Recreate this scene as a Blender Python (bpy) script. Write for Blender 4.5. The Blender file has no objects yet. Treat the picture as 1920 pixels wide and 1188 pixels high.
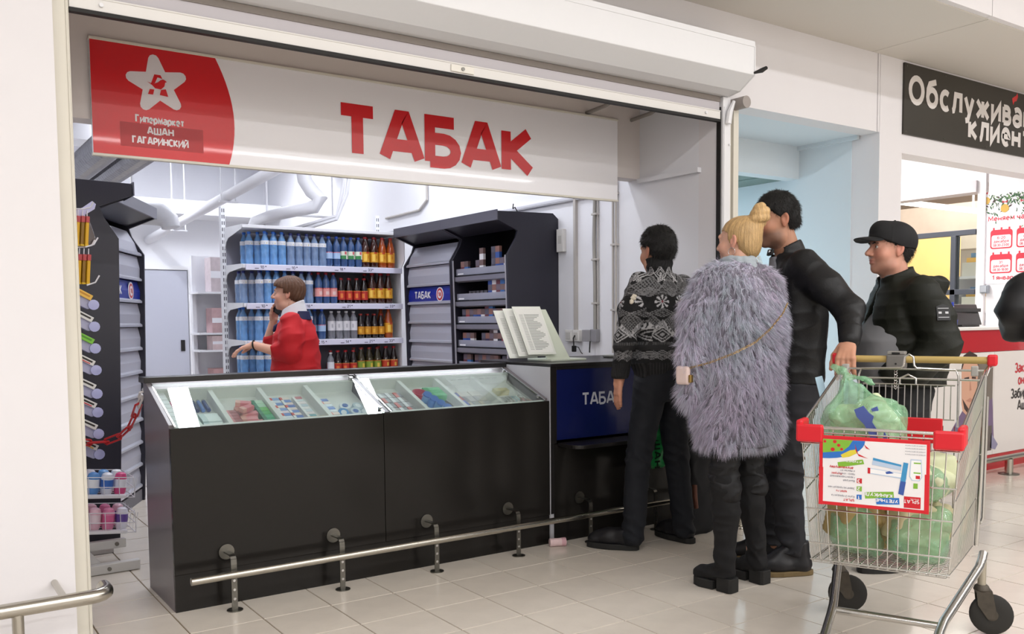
import bpy, math, random
import numpy as np
from mathutils import Vector, Matrix, Euler

S = bpy.context.scene
COL = S.collection
rnd = random.Random(7)

# ------------------------------------------------------------------ camera, world, lamps, exposure
F, YAW, PITCH, ROLL, SHY, CH = 1674.2, 0.603, -0.0638, 0.009, 112.47, 1.237
cy_, sy_, cp_, sp_ = math.cos(YAW), math.sin(YAW), math.cos(PITCH), math.sin(PITCH)
fw = Vector((sy_ * cp_, cy_ * cp_, sp_))
r_0 = Vector((cy_, -sy_, 0)); u_0 = r_0.cross(fw)
cam_r = r_0 * math.cos(ROLL) - u_0 * math.sin(ROLL)
cam_u = u_0 * math.cos(ROLL) + r_0 * math.sin(ROLL)
cd = bpy.data.cameras.new('camera')
cd.sensor_width = 36; cd.lens = F / 1920 * 36; cd.shift_y = SHY / 1920; cd.clip_end = 100; cd.clip_start = 0.05
camera = bpy.data.objects.new('camera', cd); COL.objects.link(camera)
camera.matrix_world = Matrix(((cam_r.x, cam_u.x, -fw.x, 0), (cam_r.y, cam_u.y, -fw.y, 0), (cam_r.z, cam_u.z, -fw.z, CH), (0, 0, 0, 1)))
S.camera = camera
S.view_settings.view_transform = 'Standard'; S.view_settings.look = 'None'
S.view_settings.exposure = 0.0; S.view_settings.gamma = 1; S.view_settings.use_curve_mapping = False
w = bpy.data.worlds.new('world'); S.world = w; w.use_nodes = True
w.node_tree.nodes['Background'].inputs[0].default_value = (0.9, 0.92, 1.0, 1); w.node_tree.nodes['Background'].inputs[1].default_value = 0.25


def area(name, loc, size, power, color=(1, 1, 1), rot=(0, 0, 0)):
    l = bpy.data.lights.new(name, 'AREA'); l.shape = 'RECTANGLE'; l.size, l.size_y = size
    l.energy = power; l.color = color
    o = bpy.data.objects.new(name, l); o.location = loc; o.rotation_euler = rot; COL.objects.link(o)
    return o


WARM, COOL = (0.985, 0.985, 1.0), (0.90, 0.93, 1.0)
# long fluorescent row of the hall, then two added fill rows (all along X)
area('hall_lamp_and_fill', (3.0, -0.45, 4.25), (16, 0.22), 365, WARM)
area('hall_lamp_and_fill', (3.0, -3.6, 4.25), (16, 0.22), 345, WARM)  # unseen row, added as fill light
area('hall_lamp_and_fill', (3.0, -6.3, 4.1), (16, 0.22), 440, WARM)  # unseen row, added to brighten the upper part of the shop sign
# battens of the shop (run along Y, above the counter staff)
for x_, y_, p_ in ((1.85, 6.6, 34), (3.45, 6.6, 34), (1.85, 9.8, 75), (3.45, 9.6, 60)):
    area('shop_lamp', (x_, y_, 3.24), (0.16, 1.5), p_, COOL)
area('shop_lamp', (2.3, 5.0, 3.05), (3.2, 0.12), 20, COOL)
# passage and service desk lamps
area('passage_lamp', (5.05, 6.6, 2.25), (0.5, 0.5), 75, (0.76, 0.92, 1.0))
area('desk_lamp', (7.2, 5.2, 2.95), (1.6, 0.3), 75, (1.0, 0.96, 0.93))
area('display_lamp', (1.93, 4.30, 0.945), (1.9, 0.012), 5.0, COOL, (math.radians(35), 0, 0))
area('hall_far_lamp', (12.5, 6.0, 3.6), (5, 5), 520, (1.0, 0.95, 0.9))


# ------------------------------------------------------------------ materials
def lin(h):
    h = h.lstrip('#')
    return tuple(((c / 255 / 12.92) if c / 255 <= 0.04045 else ((c / 255 + 0.055) / 1.055) ** 2.4) for c in (int(h[i:i + 2], 16) for i in (0, 2, 4)))


MATS = {}


def mat(name, col='808080', rough=0.5, metal=0.0, spec=0.5, noise=0.0, nscale=40, bump=0.0, bscale=200, coat=0.0, emit=0.0, attr=False, rand=0.0, trans=0.0, alpha=1.0, ior=1.45, sheen=0.0, sss=0.0, stretch=None):
    if name in MATS:
        return MATS[name]
    m = bpy.data.materials.new(name); m.use_nodes = True; MATS[name] = m
    nt = m.node_tree; b = nt.nodes['Principled BSDF']; L = nt.links
    c = lin(col) if isinstance(col, str) else col
    b.inputs['Base Color'].default_value = (*c, 1)
    b.inputs['Roughness'].default_value = rough; b.inputs['Metallic'].default_value = metal
    b.inputs['Specular IOR Level'].default_value = spec; b.inputs['Coat Weight'].default_value = coat
    b.inputs['Transmission Weight'].default_value = trans; b.inputs['Alpha'].default_value = alpha; b.inputs['IOR'].default_value = ior
    if sheen: b.inputs['Sheen Weight'].default_value = sheen
    if sss:
        b.inputs['Subsurface Weight'].default_value = sss; b.inputs['Subsurface Radius'].default_value = (0.01, 0.004, 0.002); b.inputs['Subsurface Scale'].default_value = 1
    src = None
    if attr:
        a = nt.nodes.new('ShaderNodeAttribute'); a.attribute_name = 'Col'; src = a.outputs['Color']
    co = nt.nodes.new('ShaderNodeTexCoord').outputs['Object']
    if stretch:
        mp = nt.nodes.new('ShaderNodeMapping'); mp.inputs['Scale'].default_value = stretch; L.new(co, mp.inputs[0]); co = mp.outputs[0]
    if noise:
        n = nt.nodes.new('ShaderNodeTexNoise'); n.inputs['Scale'].default_value = nscale; n.inputs['Detail'].default_value = 4; L.new(co, n.inputs['Vector'])
        mr = nt.nodes.new('ShaderNodeMapRange'); mr.inputs[3].default_value = 1 - noise; mr.inputs[4].default_value = 1 + noise; L.new(n.outputs['Fac'], mr.inputs[0])
        mx = nt.nodes.new('ShaderNodeMix'); mx.data_type = 'RGBA'; mx.blend_type = 'MULTIPLY'; mx.inputs[0].default_value = 1
        if src: L.new(src, mx.inputs[6])
        else: mx.inputs[6].default_value = (*c, 1)
        L.new(mr.outputs[0], mx.inputs[7]); src = mx.outputs[2]
    if rand:
        oi = nt.nodes.new('ShaderNodeObjectInfo')
        mr = nt.nodes.new('ShaderNodeMapRange'); mr.inputs[3].default_value = 1 - rand; mr.inputs[4].default_value = 1 + rand; L.new(oi.outputs['Random'], mr.inputs[0])
        mx = nt.nodes.new('ShaderNodeMix'); mx.data_type = 'RGBA'; mx.blend_type = 'MULTIPLY'; mx.inputs[0].default_value = 1
        if src: L.new(src, mx.inputs[6])
        else: mx.inputs[6].default_value = (*c, 1)
        L.new(mr.outputs[0], mx.inputs[7]); src = mx.outputs[2]
    if src: L.new(src, b.inputs['Base Color'])
    if bump:
        n = nt.nodes.new('ShaderNodeTexNoise'); n.inputs['Scale'].default_value = bscale; n.inputs['Detail'].default_value = 3; L.new(co, n.inputs['Vector'])
        bp = nt.nodes.new('ShaderNodeBump'); bp.inputs['Strength'].default_value = bump; bp.inputs['Distance'].default_value = 0.01
        L.new(n.outputs['Fac'], bp.inputs['Height']); L.new(bp.outputs[0], b.inputs['Normal'])
    if emit:
        b.inputs['Emission Strength'].default_value = emit
        if src: L.new(src, b.inputs['Emission Color'])
        else: b.inputs['Emission Color'].default_value = (*c, 1)
    return m


def glass_mat(name, tint=(1, 1, 1), refl=0.08, rough=0.0, clear=0.9):
    """thin sheet: mostly clear, with a mirror reflection that grows towards grazing angles"""
    if name in MATS: return MATS[name]
    m = bpy.data.materials.new(name); m.use_nodes = True; MATS[name] = m
    nt = m.node_tree; nt.nodes.clear(); L = nt.links
    o = nt.nodes.new('ShaderNodeOutputMaterial'); t = nt.nodes.new('ShaderNodeBsdfTransparent'); t.inputs[0].default_value = (*[c * clear for c in tint], 1)
    g = nt.nodes.new('ShaderNodeBsdfGlossy'); g.inputs['Roughness'].default_value = rough
    lw = nt.nodes.new('ShaderNodeLayerWeight'); lw.inputs[0].default_value = 0.35
    ma = nt.nodes.new('ShaderNodeMath'); ma.operation = 'MULTIPLY_ADD'; ma.inputs[1].default_value = 0.2; ma.inputs[2].default_value = refl
    mx = nt.nodes.new('ShaderNodeMixShader')
    L.new(lw.outputs['Fresnel'], ma.inputs[0]); L.new(ma.outputs[0], mx.inputs[0]); L.new(t.outputs[0], mx.inputs[1]); L.new(g.outputs[0], mx.inputs[2]); L.new(mx.outputs[0], o.inputs[0])
    return m


# ------------------------------------------------------------------ mesh builder
class MB:
    def __init__(s): s.v, s.f, s.m, s.c = [], [], [], None
    def add(s, vs, fs, mi=0):
        o = len(s.v); s.v.extend([tuple(p) for p in vs]); s.f.extend([tuple(i + o for i in f) for f in fs]); s.m.extend([mi] * len(fs)); return s
    def box(s, a, b, mi=0, rot=None, piv=None):
        x0, y0, z0 = a; x1, y1, z1 = b
        vs = [Vector(p) for p in ((x0, y0, z0), (x1, y0, z0), (x1, y1, z0), (x0, y1, z0), (x0, y0, z1), (x1, y0, z1), (x1, y1, z1), (x0, y1, z1))]
        if rot is not None:
            pv = Vector(piv) if piv is not None else Vector(((x0 + x1) / 2, (y0 + y1) / 2, (z0 + z1) / 2))
            R = rot if isinstance(rot, Matrix) else Euler(rot).to_matrix(); vs = [R @ (v - pv) + pv for v in vs]
        return s.add(vs, [(0, 3, 2, 1), (4, 5, 6, 7), (0, 1, 5, 4), (1, 2, 6, 5), (2, 3, 7, 6), (3, 0, 4, 7)], mi)
    def quad(s, *p, mi=0): return s.add(p, [tuple(range(len(p)))], mi)
    def prism(s, poly, ext, mi=0):
        """poly: list of 3D points, ext: 3D vector"""
        n = len(poly); P = [Vector(p) for p in poly]; E = Vector(ext)
        return s.add(P + [p + E for p in P], [tuple(range(n))[::-1], tuple(range(n, 2 * n))] + [(i, (i + 1) % n, n + (i + 1) % n, n + i) for i in range(n)], mi)
    def tube(s, pts, r, seg=8, caps=True, mi=0, closed=False):
        P = [Vector(p) for p in pts]; n = len(P); rs = r if isinstance(r, (list, tuple)) else [r] * n
        vs = []; up = None
        for i in range(n):
            if closed: t = P[(i + 1) % n] - P[i - 1]
            else: t = (P[min(i + 1, n - 1)] - P[max(i - 1, 0)])
            t.normalize()
            if up is None:
                up = Vector((0, 0, 1)) if abs(t.z) < 0.9 else Vector((1, 0, 0))
            a = t.cross(up); a.normalize(); b = a.cross(t); up = b
            for k in range(seg):
                an = 2 * math.pi * k / seg; vs.append(P[i] + (a * math.cos(an) + b * math.sin(an)) * rs[i])
        fs = []
        for i in range(n if closed else n - 1):
            j = (i + 1) % n
            for k in range(seg):
                l = (k + 1) % seg; fs.append((i * seg + k, i * seg + l, j * seg + l, j * seg + k))
        if caps and not closed: fs += [tuple(range(seg))[::-1], tuple((n - 1) * seg + k for k in range(seg))]
        return s.add(vs, fs, mi)
    def cyl(s, a, b, r, r2=None, seg=16, mi=0): return s.tube([a, b], [r, r if r2 is None else r2], seg, True, mi)
    def lathe(s, prof, c=(0, 0, 0), seg=16, mi=0, ax='z'):
        """prof: [(r, z)...] bottom to top"""
        vs = []; n = len(prof)
        for r, z in prof:
            for k in range(seg):
                a = 2 * math.pi * k / seg; p = (r * math.cos(a), r * math.sin(a), z)
                if ax == 'y': p = (p[0], p[2], p[1])
                if ax == 'x': p = (p[2], p[0], p[1])
                vs.append((c[0] + p[0], c[1] + p[1], c[2] + p[2]))
        fs = [(i * seg + k, i * seg + (k + 1) % seg, (i + 1) * seg + (k + 1) % seg, (i + 1) * seg + k) for i in range(n - 1) for k in range(seg)]
        fs += [tuple(range(seg))[::-1], tuple((n - 1) * seg + k for k in range(seg))]
        return s.add(vs, fs, mi)
    def mesh(s, name, smooth=False):
        me = bpy.data.meshes.new(name); me.from_pydata([tuple(p) for p in s.v], [], s.f)
        if any(s.m): me.polygons.foreach_set('material_index', s.m)
        if smooth:
            me.polygons.foreach_set('use_smooth', [True] * len(me.polygons))
            try: me.set_sharp_from_angle(angle=math.radians(40))
            except Exception: pass
        me.update(); return me
    def build(s, name, mats, parent=None, smooth=False, bevel=0.0, world=False, loc=None, rot=None):
        me = s.mesh(name, smooth)
        for m in (mats if isinstance(mats, (list, tuple)) else [mats]): me.materials.append(m)
        return put(name, me, parent, bevel, world, loc, rot)


def put(name, me, parent=None, bevel=0.0, world=False, loc=None, rot=None):
    o = bpy.data.objects.new(name, me); COL.objects.link(o)
    if parent is not None:
        o.parent = parent
        if world:
            q = parent; L = Vector((0, 0, 0))
            while q is not None: L += q.location; q = q.parent
            o.location = -L
    if loc is not None: o.location = loc
    if rot is not None: o.rotation_euler = rot
    if bevel:
        b = o.modifiers.new('bevel', 'BEVEL'); b.width = bevel; b.segments = 2; b.limit_method = 'ANGLE'
    return o


def tag(o, label=None, cat=None, group=None, kind=None):
    if label: o['label'] = label
    if cat: o['category'] = cat
    if group: o['group'] = group
    if kind: o['kind'] = kind
    return o


def thing(name, label, cat, loc=(0, 0, 0), rz=0, group=None, rot=None):
    o = bpy.data.objects.new(name, None); COL.objects.link(o); o.empty_display_size = 0.05
    o.location = loc; o.rotation_euler = rot if rot else (0, 0, rz)
    return tag(o, label, cat, group)


def struct(name, mb, m, **k):
    return tag(mb.build(name, m, **k), kind='structure')


def dup(root, loc=None, rot=None, label=None, group=None, mats=None, scale=None):
    r = root.copy(); COL.objects.link(r)
    if loc is not None: r.location = loc
    if rot is not None: r.rotation_euler = rot
    if scale is not None: r.scale = scale
    tag(r, label, None, group)
    for ch in list(root.children):
        c = ch.copy(); COL.objects.link(c); c.parent = r
        for g in list(ch.children):
            d = g.copy(); COL.objects.link(d); d.parent = c
    return r


ORD = 'first second third fourth fifth sixth seventh eighth ninth tenth eleventh twelfth thirteenth fourteenth fifteenth sixteenth seventeenth eighteenth nineteenth twentieth'.split()


# ------------------------------------------------------------------ stroke lettering
def A_(cx, cy, rx, ry, a0, a1, n=10):
    return [(cx + rx * math.cos(math.radians(a0 + (a1 - a0) * i / n)), cy + ry * math.sin(math.radians(a0 + (a1 - a0) * i / n))) for i in range(n + 1)]


def bowl(x, y0, y1, w):   # right-bulging bowl from (x,y1) to (x,y0)
    r = (y1 - y0) / 2; s = max(w - r, 0)
    return [(x, y1), (x + s, y1)] + A_(x + s, (y0 + y1) / 2, min(r, w), r, 90, -90, 8)[1:] + [(x, y0)]


O_ = [A_(.35, .5, .35, .5, 90, 450, 20)]
GL = {
    'А': (.76, [[(0, 0), (.31, 1), (.45, 1), (.76, 0)], [(.13, .30), (.63, .30)]]),
    'Б': (.6, [[(.56, 1), (0, 1), (0, 0)], bowl(0, 0, .57, .6)]),
    'В': (.6, [[(0, 0), (0, 1)], bowl(0, .53, 1, .52), bowl(0, 0, .53, .6)]),
    'Г': (.52, [[(0, 0), (0, 1), (.52, 1)]]),
    'Д': (.74, [[(.0, -.16), (.0, 0), (.74, 0), (.74, -.16)], [(.12, 0), (.2, 1), (.62, 1), (.62, 0)]]),
    'Е': (.54, [[(.54, 1), (0, 1), (0, 0), (.54, 0)], [(0, .52), (.48, .52)]]),
    'Ж': (1.0, [[(.5, 0), (.5, 1)], [(0, 1), (.4, .5), (0, 0)], [(1, 1), (.6, .5), (1, 0)], [(.4, .5), (.6, .5)]]),
    'З': (.55, [A_(.25, .74, .27, .26, 150, -90, 10), A_(.25, .24, .3, .24, 90, -150, 10)]),
    'И': (.68, [[(0, 1), (0, 0), (.68, 1), (.68, 0)]]),
    'Й': (.68, [[(0, 1), (0, 0), (.68, 1), (.68, 0)], A_(.34, 1.28, .16, .13, 190, 350, 6)]),
    'К': (.62, [[(0, 0), (0, 1)], [(.58, 1), (.08, .52), (.62, 0)]]),
    'Л': (.68, [[(-.04, 0), (.06, .03), (.14, .3), (.22, 1), (.68, 1), (.68, 0)]]),
    'М': (.84, [[(0, 0), (.05, 1), (.42, .25), (.79, 1), (.84, 0)]]),
    'Н': (.66, [[(0, 0), (0, 1)], [(.66, 0), (.66, 1)], [(0, .5), (.66, .5)]]),
    'О': (.74, [A_(.37, .5, .37, .5, 90, 450, 20)]),
    'П': (.66, [[(0, 0), (0, 1), (.66, 1), (.66, 0)]]),
    'Р': (.56, [[(0, 0), (0, 1)], bowl(0, .42, 1, .56)]),
    'С': (.6, [A_(.36, .5, .36, .5, 48, 312, 16)]),
    'Т': (.66, [[(0, 1), (.66, 1)], [(.33, 1), (.33, 0)]]),
    'У': (.66, [[(0, 1), (.34, .36)], [(.66, 1), (.28, .1), (.16, 0), (.04, 0)]]),
    'Ч': (.6, [[(0, 1), (0, .6), (.1, .42), (.6, .42)], [(.6, 1), (.6, 0)]]),
    'Ш': (.94, [[(0, 1), (0, 0), (.94, 0), (.94, 1)], [(.47, 0), (.47, 1)]]),
    'Ы': (.8, [[(0, 1), (0, 0)], bowl(0, 0, .56, .48), [(.8, 0), (.8, 1)]]),
    'Я': (.58, [[(.58, 0), (.58, 1), (.26, 1)] + A_(.26, .73, .24, .27, 90, 270, 8)[1:] + [(.58, .46)], [(.3, .46), (0, 0)]]),
    'а': (.5, [[(.06, .66)] + A_(.26, .5, .24, .24, 120, 0, 6) + [(.5, 0)], A_(.24, .2, .24, .2, 30, 330, 12)]),
    'б': (.54, [A_(.27, .34, .27, .34, 90, 450, 16), [(.0, .34), (.02, .66), (.12, .9), (.5, 1.04)]]),
    'д': (.56, [[(0, -.16), (0, 0), (.56, 0), (.56, -.16)], [(.08, 0), (.15, .72), (.47, .72), (.47, 0)]]),
    'е': (.52, [[(.02, .38), (.52, .38)] + A_(.27, .36, .25, .36, 5, 310, 14)]),
    'о': (.54, [A_(.27, .36, .27, .36, 90, 450, 16)]),
    'р': (.52, [[(0, -.3), (0, .72)], A_(.26, .36, .26, .36, 170, -170, 14)]),
    'с': (.44, [A_(.27, .36, .27, .36, 50, 310, 12)]),
    'у': (.5, [[(0, .72), (.26, .06)], [(.5, .72), (.18, -.26), (.02, -.3)]]),
    'S': (.54, [A_(.27, .75, .27, .25, 40, 270, 10) + A_(.27, .25, .27, .25, 90, -140, 10)]),
    'L': (.5, [[(0, 1), (0, 0), (.5, 0)]]),
    'I': (.0, [[(0, 0), (0, 1)]]),
    'd': (.52, [[(.52, 1), (.52, 0)], A_(.26, .36, .26, .36, 90, 450, 14)]),
    'l': (.0, [[(0, 0), (0, 1)]]),
    'n': (.46, [[(0, 0), (0, .72)], [(0, .5), (.12, .7), (.34, .7), (.46, .5), (.46, 0)]]),
    's': (.42, [A_(.21, .54, .2, .18, 40, 270, 8) + A_(.21, .18, .2, .18, 90, -140, 8)]),
    't': (.36, [[(.14, 1), (.14, .1), (.24, 0), (.36, 0)], [(0, .7), (.36, .7)]]),
    'u': (.46, [[(0, .72), (0, .2), (.1, .02), (.34, .02), (.46, .2)], [(.46, .72), (.46, 0)]]),
    'r': (.32, [[(0, 0), (0, .72)], [(0, .46), (.14, .7), (.32, .7)]]),
    'w': (.7, [[(0, .72), (.18, 0), (.35, .66), (.52, 0), (.7, .72)]]),
    '0': (.56, [A_(.28, .5, .28, .5, 90, 450, 18)]),
    '1': (.3, [[(0, .78), (.26, 1), (.26, 0)]]),
    '2': (.54, [A_(.26, .72, .26, .28, 160, -30, 9) + [(0, 0), (.54, 0)]]),
    '3': (.52, [A_(.24, .74, .26, .26, 150, -90, 10), A_(.24, .24, .28, .24, 90, -150, 10)]),
    '4': (.58, [[(.42, 0), (.42, 1), (0, .28), (.58, .28)]]),
    '5': (.52, [[(.48, 1), (.06, 1), (.03, .55)] + A_(.24, .31, .28, .31, 120, -140, 10)]),
    '6': (.54, [A_(.27, .31, .27, .31, 90, 450, 14), [(0, .31), (.04, .7), (.24, .98), (.46, 1)]]),
    '8': (.54, [A_(.27, .75, .22, .25, 90, 450, 14), A_(.27, .26, .27, .26, 90, 450, 14)]),
    '-': (.34, [[(0, .4), (.34, .4)]]), '.': (.04, [[(0, 0), (.0, .07)]]), ':': (.04, [[(0, 0), (0, .08)], [(0, .5), (0, .58)]]), '+': (.5, [[(0, .5), (.5, .5)], [(.25, .25), (.25, .75)]]),
    '/': (.4, [[(0, 0), (.4, 1)]]), ' ': (.22, []),
}
for a_, b_ in zip('PATEKHOCMB', 'РАТЕКНОСМВ'): GL[a_] = GL[b_]
for a_, b_ in zip('aeopcy', 'аеорсу'): GL[a_] = GL[b_]
for a_ in 'вгжзийклмнптчшыя':
    w_, st_ = GL[a_.upper()]; GL[a_] = (w_ * .76, [[(x * .76, y * .72) for x, y in s] for s in st_])


def strip_(pts, t):
    P = [Vector((x, y)) for x, y in pts]; n = len(P); out = []
    closed = (P[0] - P[-1]).length < 1e-4 and n > 3
    for i in range(n):
        d0 = (P[i] - P[i - 1]) if i else ((P[0] - P[-2]) if closed else P[1] - P[0])
        d1 = (P[i + 1] - P[i]) if i < n - 1 else ((P[1] - P[0]) if closed else P[-1] - P[-2])
        d0.normalize(); d1.normalize()
        m = Vector((-(d0.y + d1.y), d0.x + d1.x))
        if m.length < 1e-3: m = Vector((-d0.y, d0.x))
        m.normalize(); c = max(m.dot(Vector((-d0.y, d0.x))), 0.42); m *= t / 2 / c
        if not closed and i in (0, n - 1) and abs(d1.y) > .45 and (min(abs(P[i].y - q) for q in (0, 1, .72)) < .03): m = Vector((-t / 2 / d1.y, 0))
        out.append((P[i] + m, P[i] - m))
    return out


def text(mb, s, o, ux, uy, h, wt=0.16, sp=0.14, xs=1.0, align='l', mi=0):
    """flat lettering: o origin on the baseline, ux / uy unit vectors, h cap height, wt stroke weight (share of h); returns the width"""
    W = 0; adv = []
    for ch in s:
        wd = GL[ch][0]; adv.append(W); W += (wd + (wt + sp if ch != ' ' else sp)) * xs
    W = (W - sp * xs) * h
    ox = {'l': 0, 'c': -W / 2, 'r': -W}[align]
    o, ux, uy = Vector(o), Vector(ux), Vector(uy); kk = 1 - wt
    nn, lift = ux.cross(uy) * 0.00015, 0
    for ch, a in zip(s, adv):
        for st in GL[ch][1]:
            q = strip_([((x + wt / 2) * xs, wt / 2 + y * kk) for x, y in st], wt)
            lift = (lift + 1) % 4; vs = [o + nn * lift + ux * (ox + h * (a + p.x)) + uy * (h * p.y) for pr in q for p in pr]
            mb.add(vs, [(2 * i, 2 * i + 1, 2 * i + 3, 2 * i + 2) for i in range(len(q) - 1)], mi)
    return W


X_, Y_, Z_ = Vector((1, 0, 0)), Vector((0, 1, 0)), Vector((0, 0, 1))
# ------------------------------------------------------------------ setting: floor
M_tile = mat('tile_stone', 'd4cbbf', rough=0.16, spec=0.5, noise=0.09, nscale=9, rand=0.025, bump=0.02, bscale=60)
M_grout = mat('grout', '7d6c52', rough=0.9)
M_wall = mat('white_paint', 'e3e0e2', rough=0.65, noise=0.02, nscale=3)
M_wall_in = mat('white_paint_shop', 'e4e4e8', rough=0.6, noise=0.02, nscale=3)
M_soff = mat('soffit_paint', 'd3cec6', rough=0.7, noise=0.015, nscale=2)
M_cream = mat('cream_and_shaded_metal', 'd8d3c6', rough=0.4, noise=0.03, nscale=6)
M_metalw = mat('white_metal', 'e4e4e6', rough=0.3, noise=0.01)
M_black = mat('black_rubber', '161413', rough=0.6)
M_dark = mat('anthracite_board', '2c2928', rough=0.35, noise=0.06, nscale=120)
M_chrome = mat('steel_brushed', 'b9b5ab', rough=0.24, metal=1.0, noise=0.05, nscale=30, stretch=(1, 40, 40))
M_steel = mat('steel_dull', '77756f', rough=0.38, metal=1.0, noise=0.15, nscale=60)

floor = struct('floor', MB().box((-4, -5, -0.08), (18, 14, -0.004)), M_grout)
TS, TX, TY = 0.3005, 2.1167, 3.9086
tile_me = MB()
h_ = TS / 2 - 0.0027
tile_me.add([(-h_, -h_, -.004), (h_, -h_, -.004), (h_, h_, -.004), (-h_, h_, -.004), (-h_ + .0008, -h_ + .0008, 0), (h_ - .0008, -h_ + .0008, 0), (h_ - .0008, h_ - .0008, 0), (-h_ + .0008, h_ - .0008, 0)],
            [(4, 5, 6, 7), (0, 1, 5, 4), (1, 2, 6, 5), (2, 3, 7, 6), (3, 0, 4, 7)])
tme = tile_me.mesh('floor_tile'); tme.materials.append(M_tile)


def to_px(p):
    d = Vector(p) - Vector((0, 0, CH)); z = d.dot(fw)
    return (960 + F * d.dot(cam_r) / z, 594 + SHY - F * d.dot(cam_u) / z, z)


near, far = [], MB()
for i in range(-20, 50):
    for j in range(-33, 29):
        x, y = TX + (i + .5) * TS, TY - (j + .5) * TS
        if not (-4 < x < 17.8 and -4.8 < y < 13.8): continue
        q = to_px((x, y, 0)); ins = q[2] > 0.5 and -60 < q[0] < 1980 and q[1] < 1250
        vis = ins and (y < 3.97 or (0.45 < x < 1.45 and y < 7) or (4.1 < x < 6.0 and y < 8))
        if vis: near.append((q[2], x, y))
        else: far.add([(x + a, y + b, c) for a, b, c in tile_me.v], tile_me.f)
near.sort()
for k, (q, x, y) in enumerate(near):
    if k < 290:
        o = put('floor_tile', tme, floor, loc=(x, y, 0))
    else:
        far.add([(x + a, y + b, c) for a, b, c in tile_me.v], tile_me.f)
tag(far.build('floor_tile_field', M_tile, floor), kind='stuff')

# ------------------------------------------------------------------ setting: shop front
YF = 3.8
struct('wall_left', MB().box((-4, 3.70, 0), (0.522, 3.9, 3.08)), M_wall)
# front wall above the opening and to its right, corridor lintel, pier, service lintel (each slab meets the next)
struct('wall_front', MB().box((0.522, YF, 2.66), (4.137, 3.95, 3.08)), M_wall)
struct('wall_front_pier', MB().box((4.137, YF, 0), (4.302, 3.95, 3.08)), M_wall)
struct('wall_front_lintel', MB().box((4.302, YF, 2.54), (5.755, 3.95, 3.08)), M_wall)
struct('wall_front_column', MB().box((5.795, YF, 0), (6.07, 4.02, 3.08)), M_wall)
struct('wall_front_header', MB().box((6.07, YF, 2.42), (8.4, 3.95, 3.08)), M_wall)
struct('wall_front_end', MB().box((8.52, YF, 2.42), (14, 3.95, 3.08)), M_wall)
struct('trim_1', MB().box((5.755, YF + .006, 2.54), (5.795, 3.95, 3.08)).box((5.766, YF - .003, 2.54), (5.784, YF + .006, 3.08)), M_wall)
# soffit in front of the shops: two slabs with an open seam, and the bright fascia above its front edge
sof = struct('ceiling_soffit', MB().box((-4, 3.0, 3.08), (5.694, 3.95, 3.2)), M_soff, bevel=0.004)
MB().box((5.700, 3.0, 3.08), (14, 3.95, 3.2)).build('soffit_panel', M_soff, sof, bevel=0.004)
struct('wall_fascia', MB().box((-4, 2.96, 3.085), (5.665, 3.0, 4.4)), M_wall)
struct('wall_fascia_end', MB().box((5.672, 2.96, 3.085), (14, 3.0, 4.4)), M_wall)
struct('ceiling_hall', MB().box((-8, -7, 4.4), (18, 3.0, 4.5)), mat('hall_ceiling', 'dedbd6', rough=0.8))
struct('wall_hall', MB().box((-8, -7.2, 0), (18, -7, 4.4)), mat('hall_wall', 'e4e0da', rough=0.8))
struct('wall_hall_end', MB().box((-8.2, -7, 0), (-8, 3.7, 4.4)), mat('hall_wall', 'e4e0da'))

# ------------------------------------------------------------------ setting: shop interior
XR = 4.137
struct('wall_right', MB().box((XR, 3.95, 0), (XR + .12, 11.8, 3.5)), M_wall_in)
struct('trim_2', MB().box((XR - .03, 3.93, 2.135), (XR, 4.478, 2.165)), M_wall_in)
struct('wall_shop_left', MB().box((0.28, 3.9, 0), (0.4, 11.8, 3.5)), M_wall_in)
struct('wall_back', MB().box((0.4, 11.8, 0), (XR, 11.95, 3.5)), M_wall_in)
struct('ceiling_shop', MB().box((0.28, 4.6, 3.5), (XR + .12, 11.95, 3.6)), M_wall_in)
struct('wall_bulkhead', MB().box((0.4, 4.482, 2.165), (XR, 4.6, 3.5)), mat('bulkhead_paint', 'd8d0cc', rough=0.7, noise=0.02, nscale=2))
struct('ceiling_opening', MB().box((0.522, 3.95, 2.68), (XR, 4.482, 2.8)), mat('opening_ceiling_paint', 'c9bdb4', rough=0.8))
struct('wall_back_beam', MB().box((0.4, 11.2, 2.55), (XR, 11.8, 2.72)), M_wall_in)
struct('ceiling_beam', MB().box((0.4, 9.2, 2.95), (XR, 9.6, 3.5)), M_wall_in)
# back door: grey leaf in a white frame, dark latch plate
dr = tag(thing('door_1', None, None, (2.9, 11.79, 0)), kind='structure')
MB().box((2.33, 11.75, 0.01), (3.085, 11.785, 1.9)).build('door_leaf', mat('door_grey', 'b4b6c2', rough=0.35), dr, world=True, bevel=0.003)
fr = MB(); fr.box((2.27, 11.73, 0), (2.325, 11.8, 1.955)).box((3.09, 11.73, 0), (3.17, 11.8, 1.955)).box((2.325, 11.73, 1.905), (3.09, 11.8, 1.955))
fr.build('door_frame', M_metalw, dr, world=True, bevel=0.003)
MB().box((2.98, 11.735, 0.88), (3.03, 11.75, 1.02)).build('latch_plate', M_black, dr, world=True, bevel=0.003)

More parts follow.
